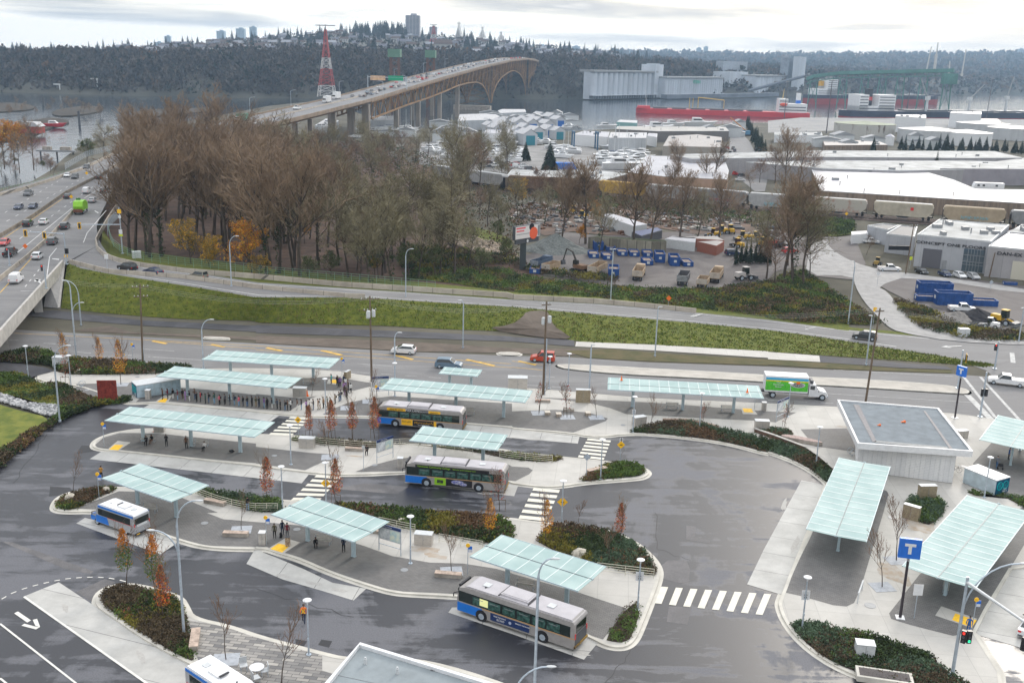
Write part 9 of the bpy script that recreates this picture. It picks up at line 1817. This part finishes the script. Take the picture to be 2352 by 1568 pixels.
for x,y0,y1 in gp_: pylon(T(1,0,x,0)[0],T(1,0,0,y0)[1],T(1,0,0,y1)[1],2400,16,{1863:'faint grey lattice pylon on the skyline, left one',1785:'grey lattice pylon on the slope below the skyline',2078:'faint grey lattice pylon above the trees right of centre',2248:'faintest lattice pylon farthest right of the hill'}[x],(99,))
for x0,x1,y0,ym,yb,l in ((1220,1330,450,525,690,'green-housed lift bridge tower behind the bridge, left one'),(1557,1650,462,530,640,'green-housed lift bridge tower behind the bridge, right one')):
    D=1100; a=UD(T(1,0,x0,yb),D); b=UD(T(1,0,x1,yb),D); z1=UD(T(1,0,x0,ym),D).z; z2=UD(T(1,0,x0,y0),D).z; w=b.x-a.x; o=thing('lift_bridge_tower',l,'tower',((a.x+b.x)/2,D,0)); put(MB().box((0,0,(z1+z2)/2),(w,18,z2-z1)),'machine_house',mat('lift_green',(.10,.20,.14),.8,noise=.1,scale=.1),o); m=MB()
    for s in(-1,1):
        for y in(-6,6): m.tube((s*w*.33,y,z1),(s*w*.33,y,-1),1.,1.,4)
    for i in range(8): z=z1*(i/8); m.tube((-w*.33,-6,z),(w*.33,-6,z+z1/8),.5,.5,3); m.tube((w*.33,-6,z),(-w*.33,-6,z+z1/8),.5,.5,3)
    put(m,'leg_frame',mat('lift_rust',(.14,.07,.05),.9),o)
for x0,y0,x1,y1,l in ((1455,650,1500,430,'faint slim crane jib leaning on the right skyline, first'),(1545,505,1562,390,'faint slim crane jib on the right skyline, second'),(1780,680,1818,455,'faint pale crane with a star-like head at the right skyline'),(1665,640,1670,560,'faint short mast on the right skyline')):
    a=UD(T(3,0,x0,y0),2600); b=UD(T(3,0,x1,y1),2600); o=thing('distant_crane',l,'crane',a); put(MB().tube((0,0,0),b-a,2.,1.2,4),'jib',mat('crane_pale',(.45,.42,.38),.7),o); put(MB().box((0,0,-20),(5,5,42)),'base',mat('crane_pale',(0,0,0)),o)
o=thing('dock_building','white-roofed building with red base on the left river spit','building',U(T(0,0,290,1220),0)); put(MB().box((0,0,2),(13,8,4)),'wall',mat('dock_red',(.30,.05,.04),.8),o); put(MB().prof([(-7,4),(-4,6.5),(4,6.5),(7,4)],-4.3,4.3,0),'roof',roofpale,o)
BO.at(U(T(0,0,500,1165),-1),.1,'red and blue workboat moored at the river spit',None,1.4,{'hull':[redh]})
o=thing('pier_dock','small concrete dock standing in the bright river at the left','dock',U(T(0,0,525,1435),-1)); put(MB().box((0,0,2.6),(19,3,.9)),'deck',mgrey,o); put(MB().box((-4.5,0,3.8),(4,2,1.6)).box((4.5,0,3.8),(5,2,1.6)),'blocks',oldconc,o)
for x in(-8,0,8): put(MB().tube((x,0,-2),(x,0,2.5),.4),'pile',dgrey,o)
for x,y,l in ((898,855,'pale T-shaped marker on the far shore'),(552,848,'small pale marker on the far shore')):
    o=thing('shore_marker',l,'marker',U(T(0,0,x,y),0)); put(MB().tube((0,0,0),(0,0,16 if x>800 else 9),.8),'post',lgrey,o); put(MB().box((-3,0,16 if x>800 else 9),(8,1,1.5)),'arm',lgrey,o)
for x,y in ((398,965),(730,1140)): single(MB().tube((0,0,-1),(0,0,9),.9),'mooring_pile','dark pile standing in the river %s'%('far out' if x<500 else 'near the spit'),'pile',[dgrey],U(T(0,0,x,y),-1))
for k in range(40):
    px=ru(-20,235); y=ru(243,268); p=U((px,y),0)
    if k%2: BT[6].at((p.x,p.y,-1),ru(0,6),'small bare tree on the low river spit','trees on the river spit',ru(.5,.8))
hzm=bpy.data.materials.new('haze_air'); hzm.use_nodes=True; nt=hzm.node_tree; nt.nodes.remove(nt.nodes['Principled BSDF']); pv=nt.nodes.new('ShaderNodeVolumePrincipled'); pv.inputs['Color'].default_value=(.52,.74,1,1); pv.inputs['Density'].default_value=.000105; pv.inputs['Anisotropy'].default_value=.3; nt.links.new(pv.outputs[0],nt.nodes['Material Output'].inputs['Volume'])
HB=MB().box((0,3600,115),(9600,8000,246)); struct(HB,'haze',[hzm],'stuff')
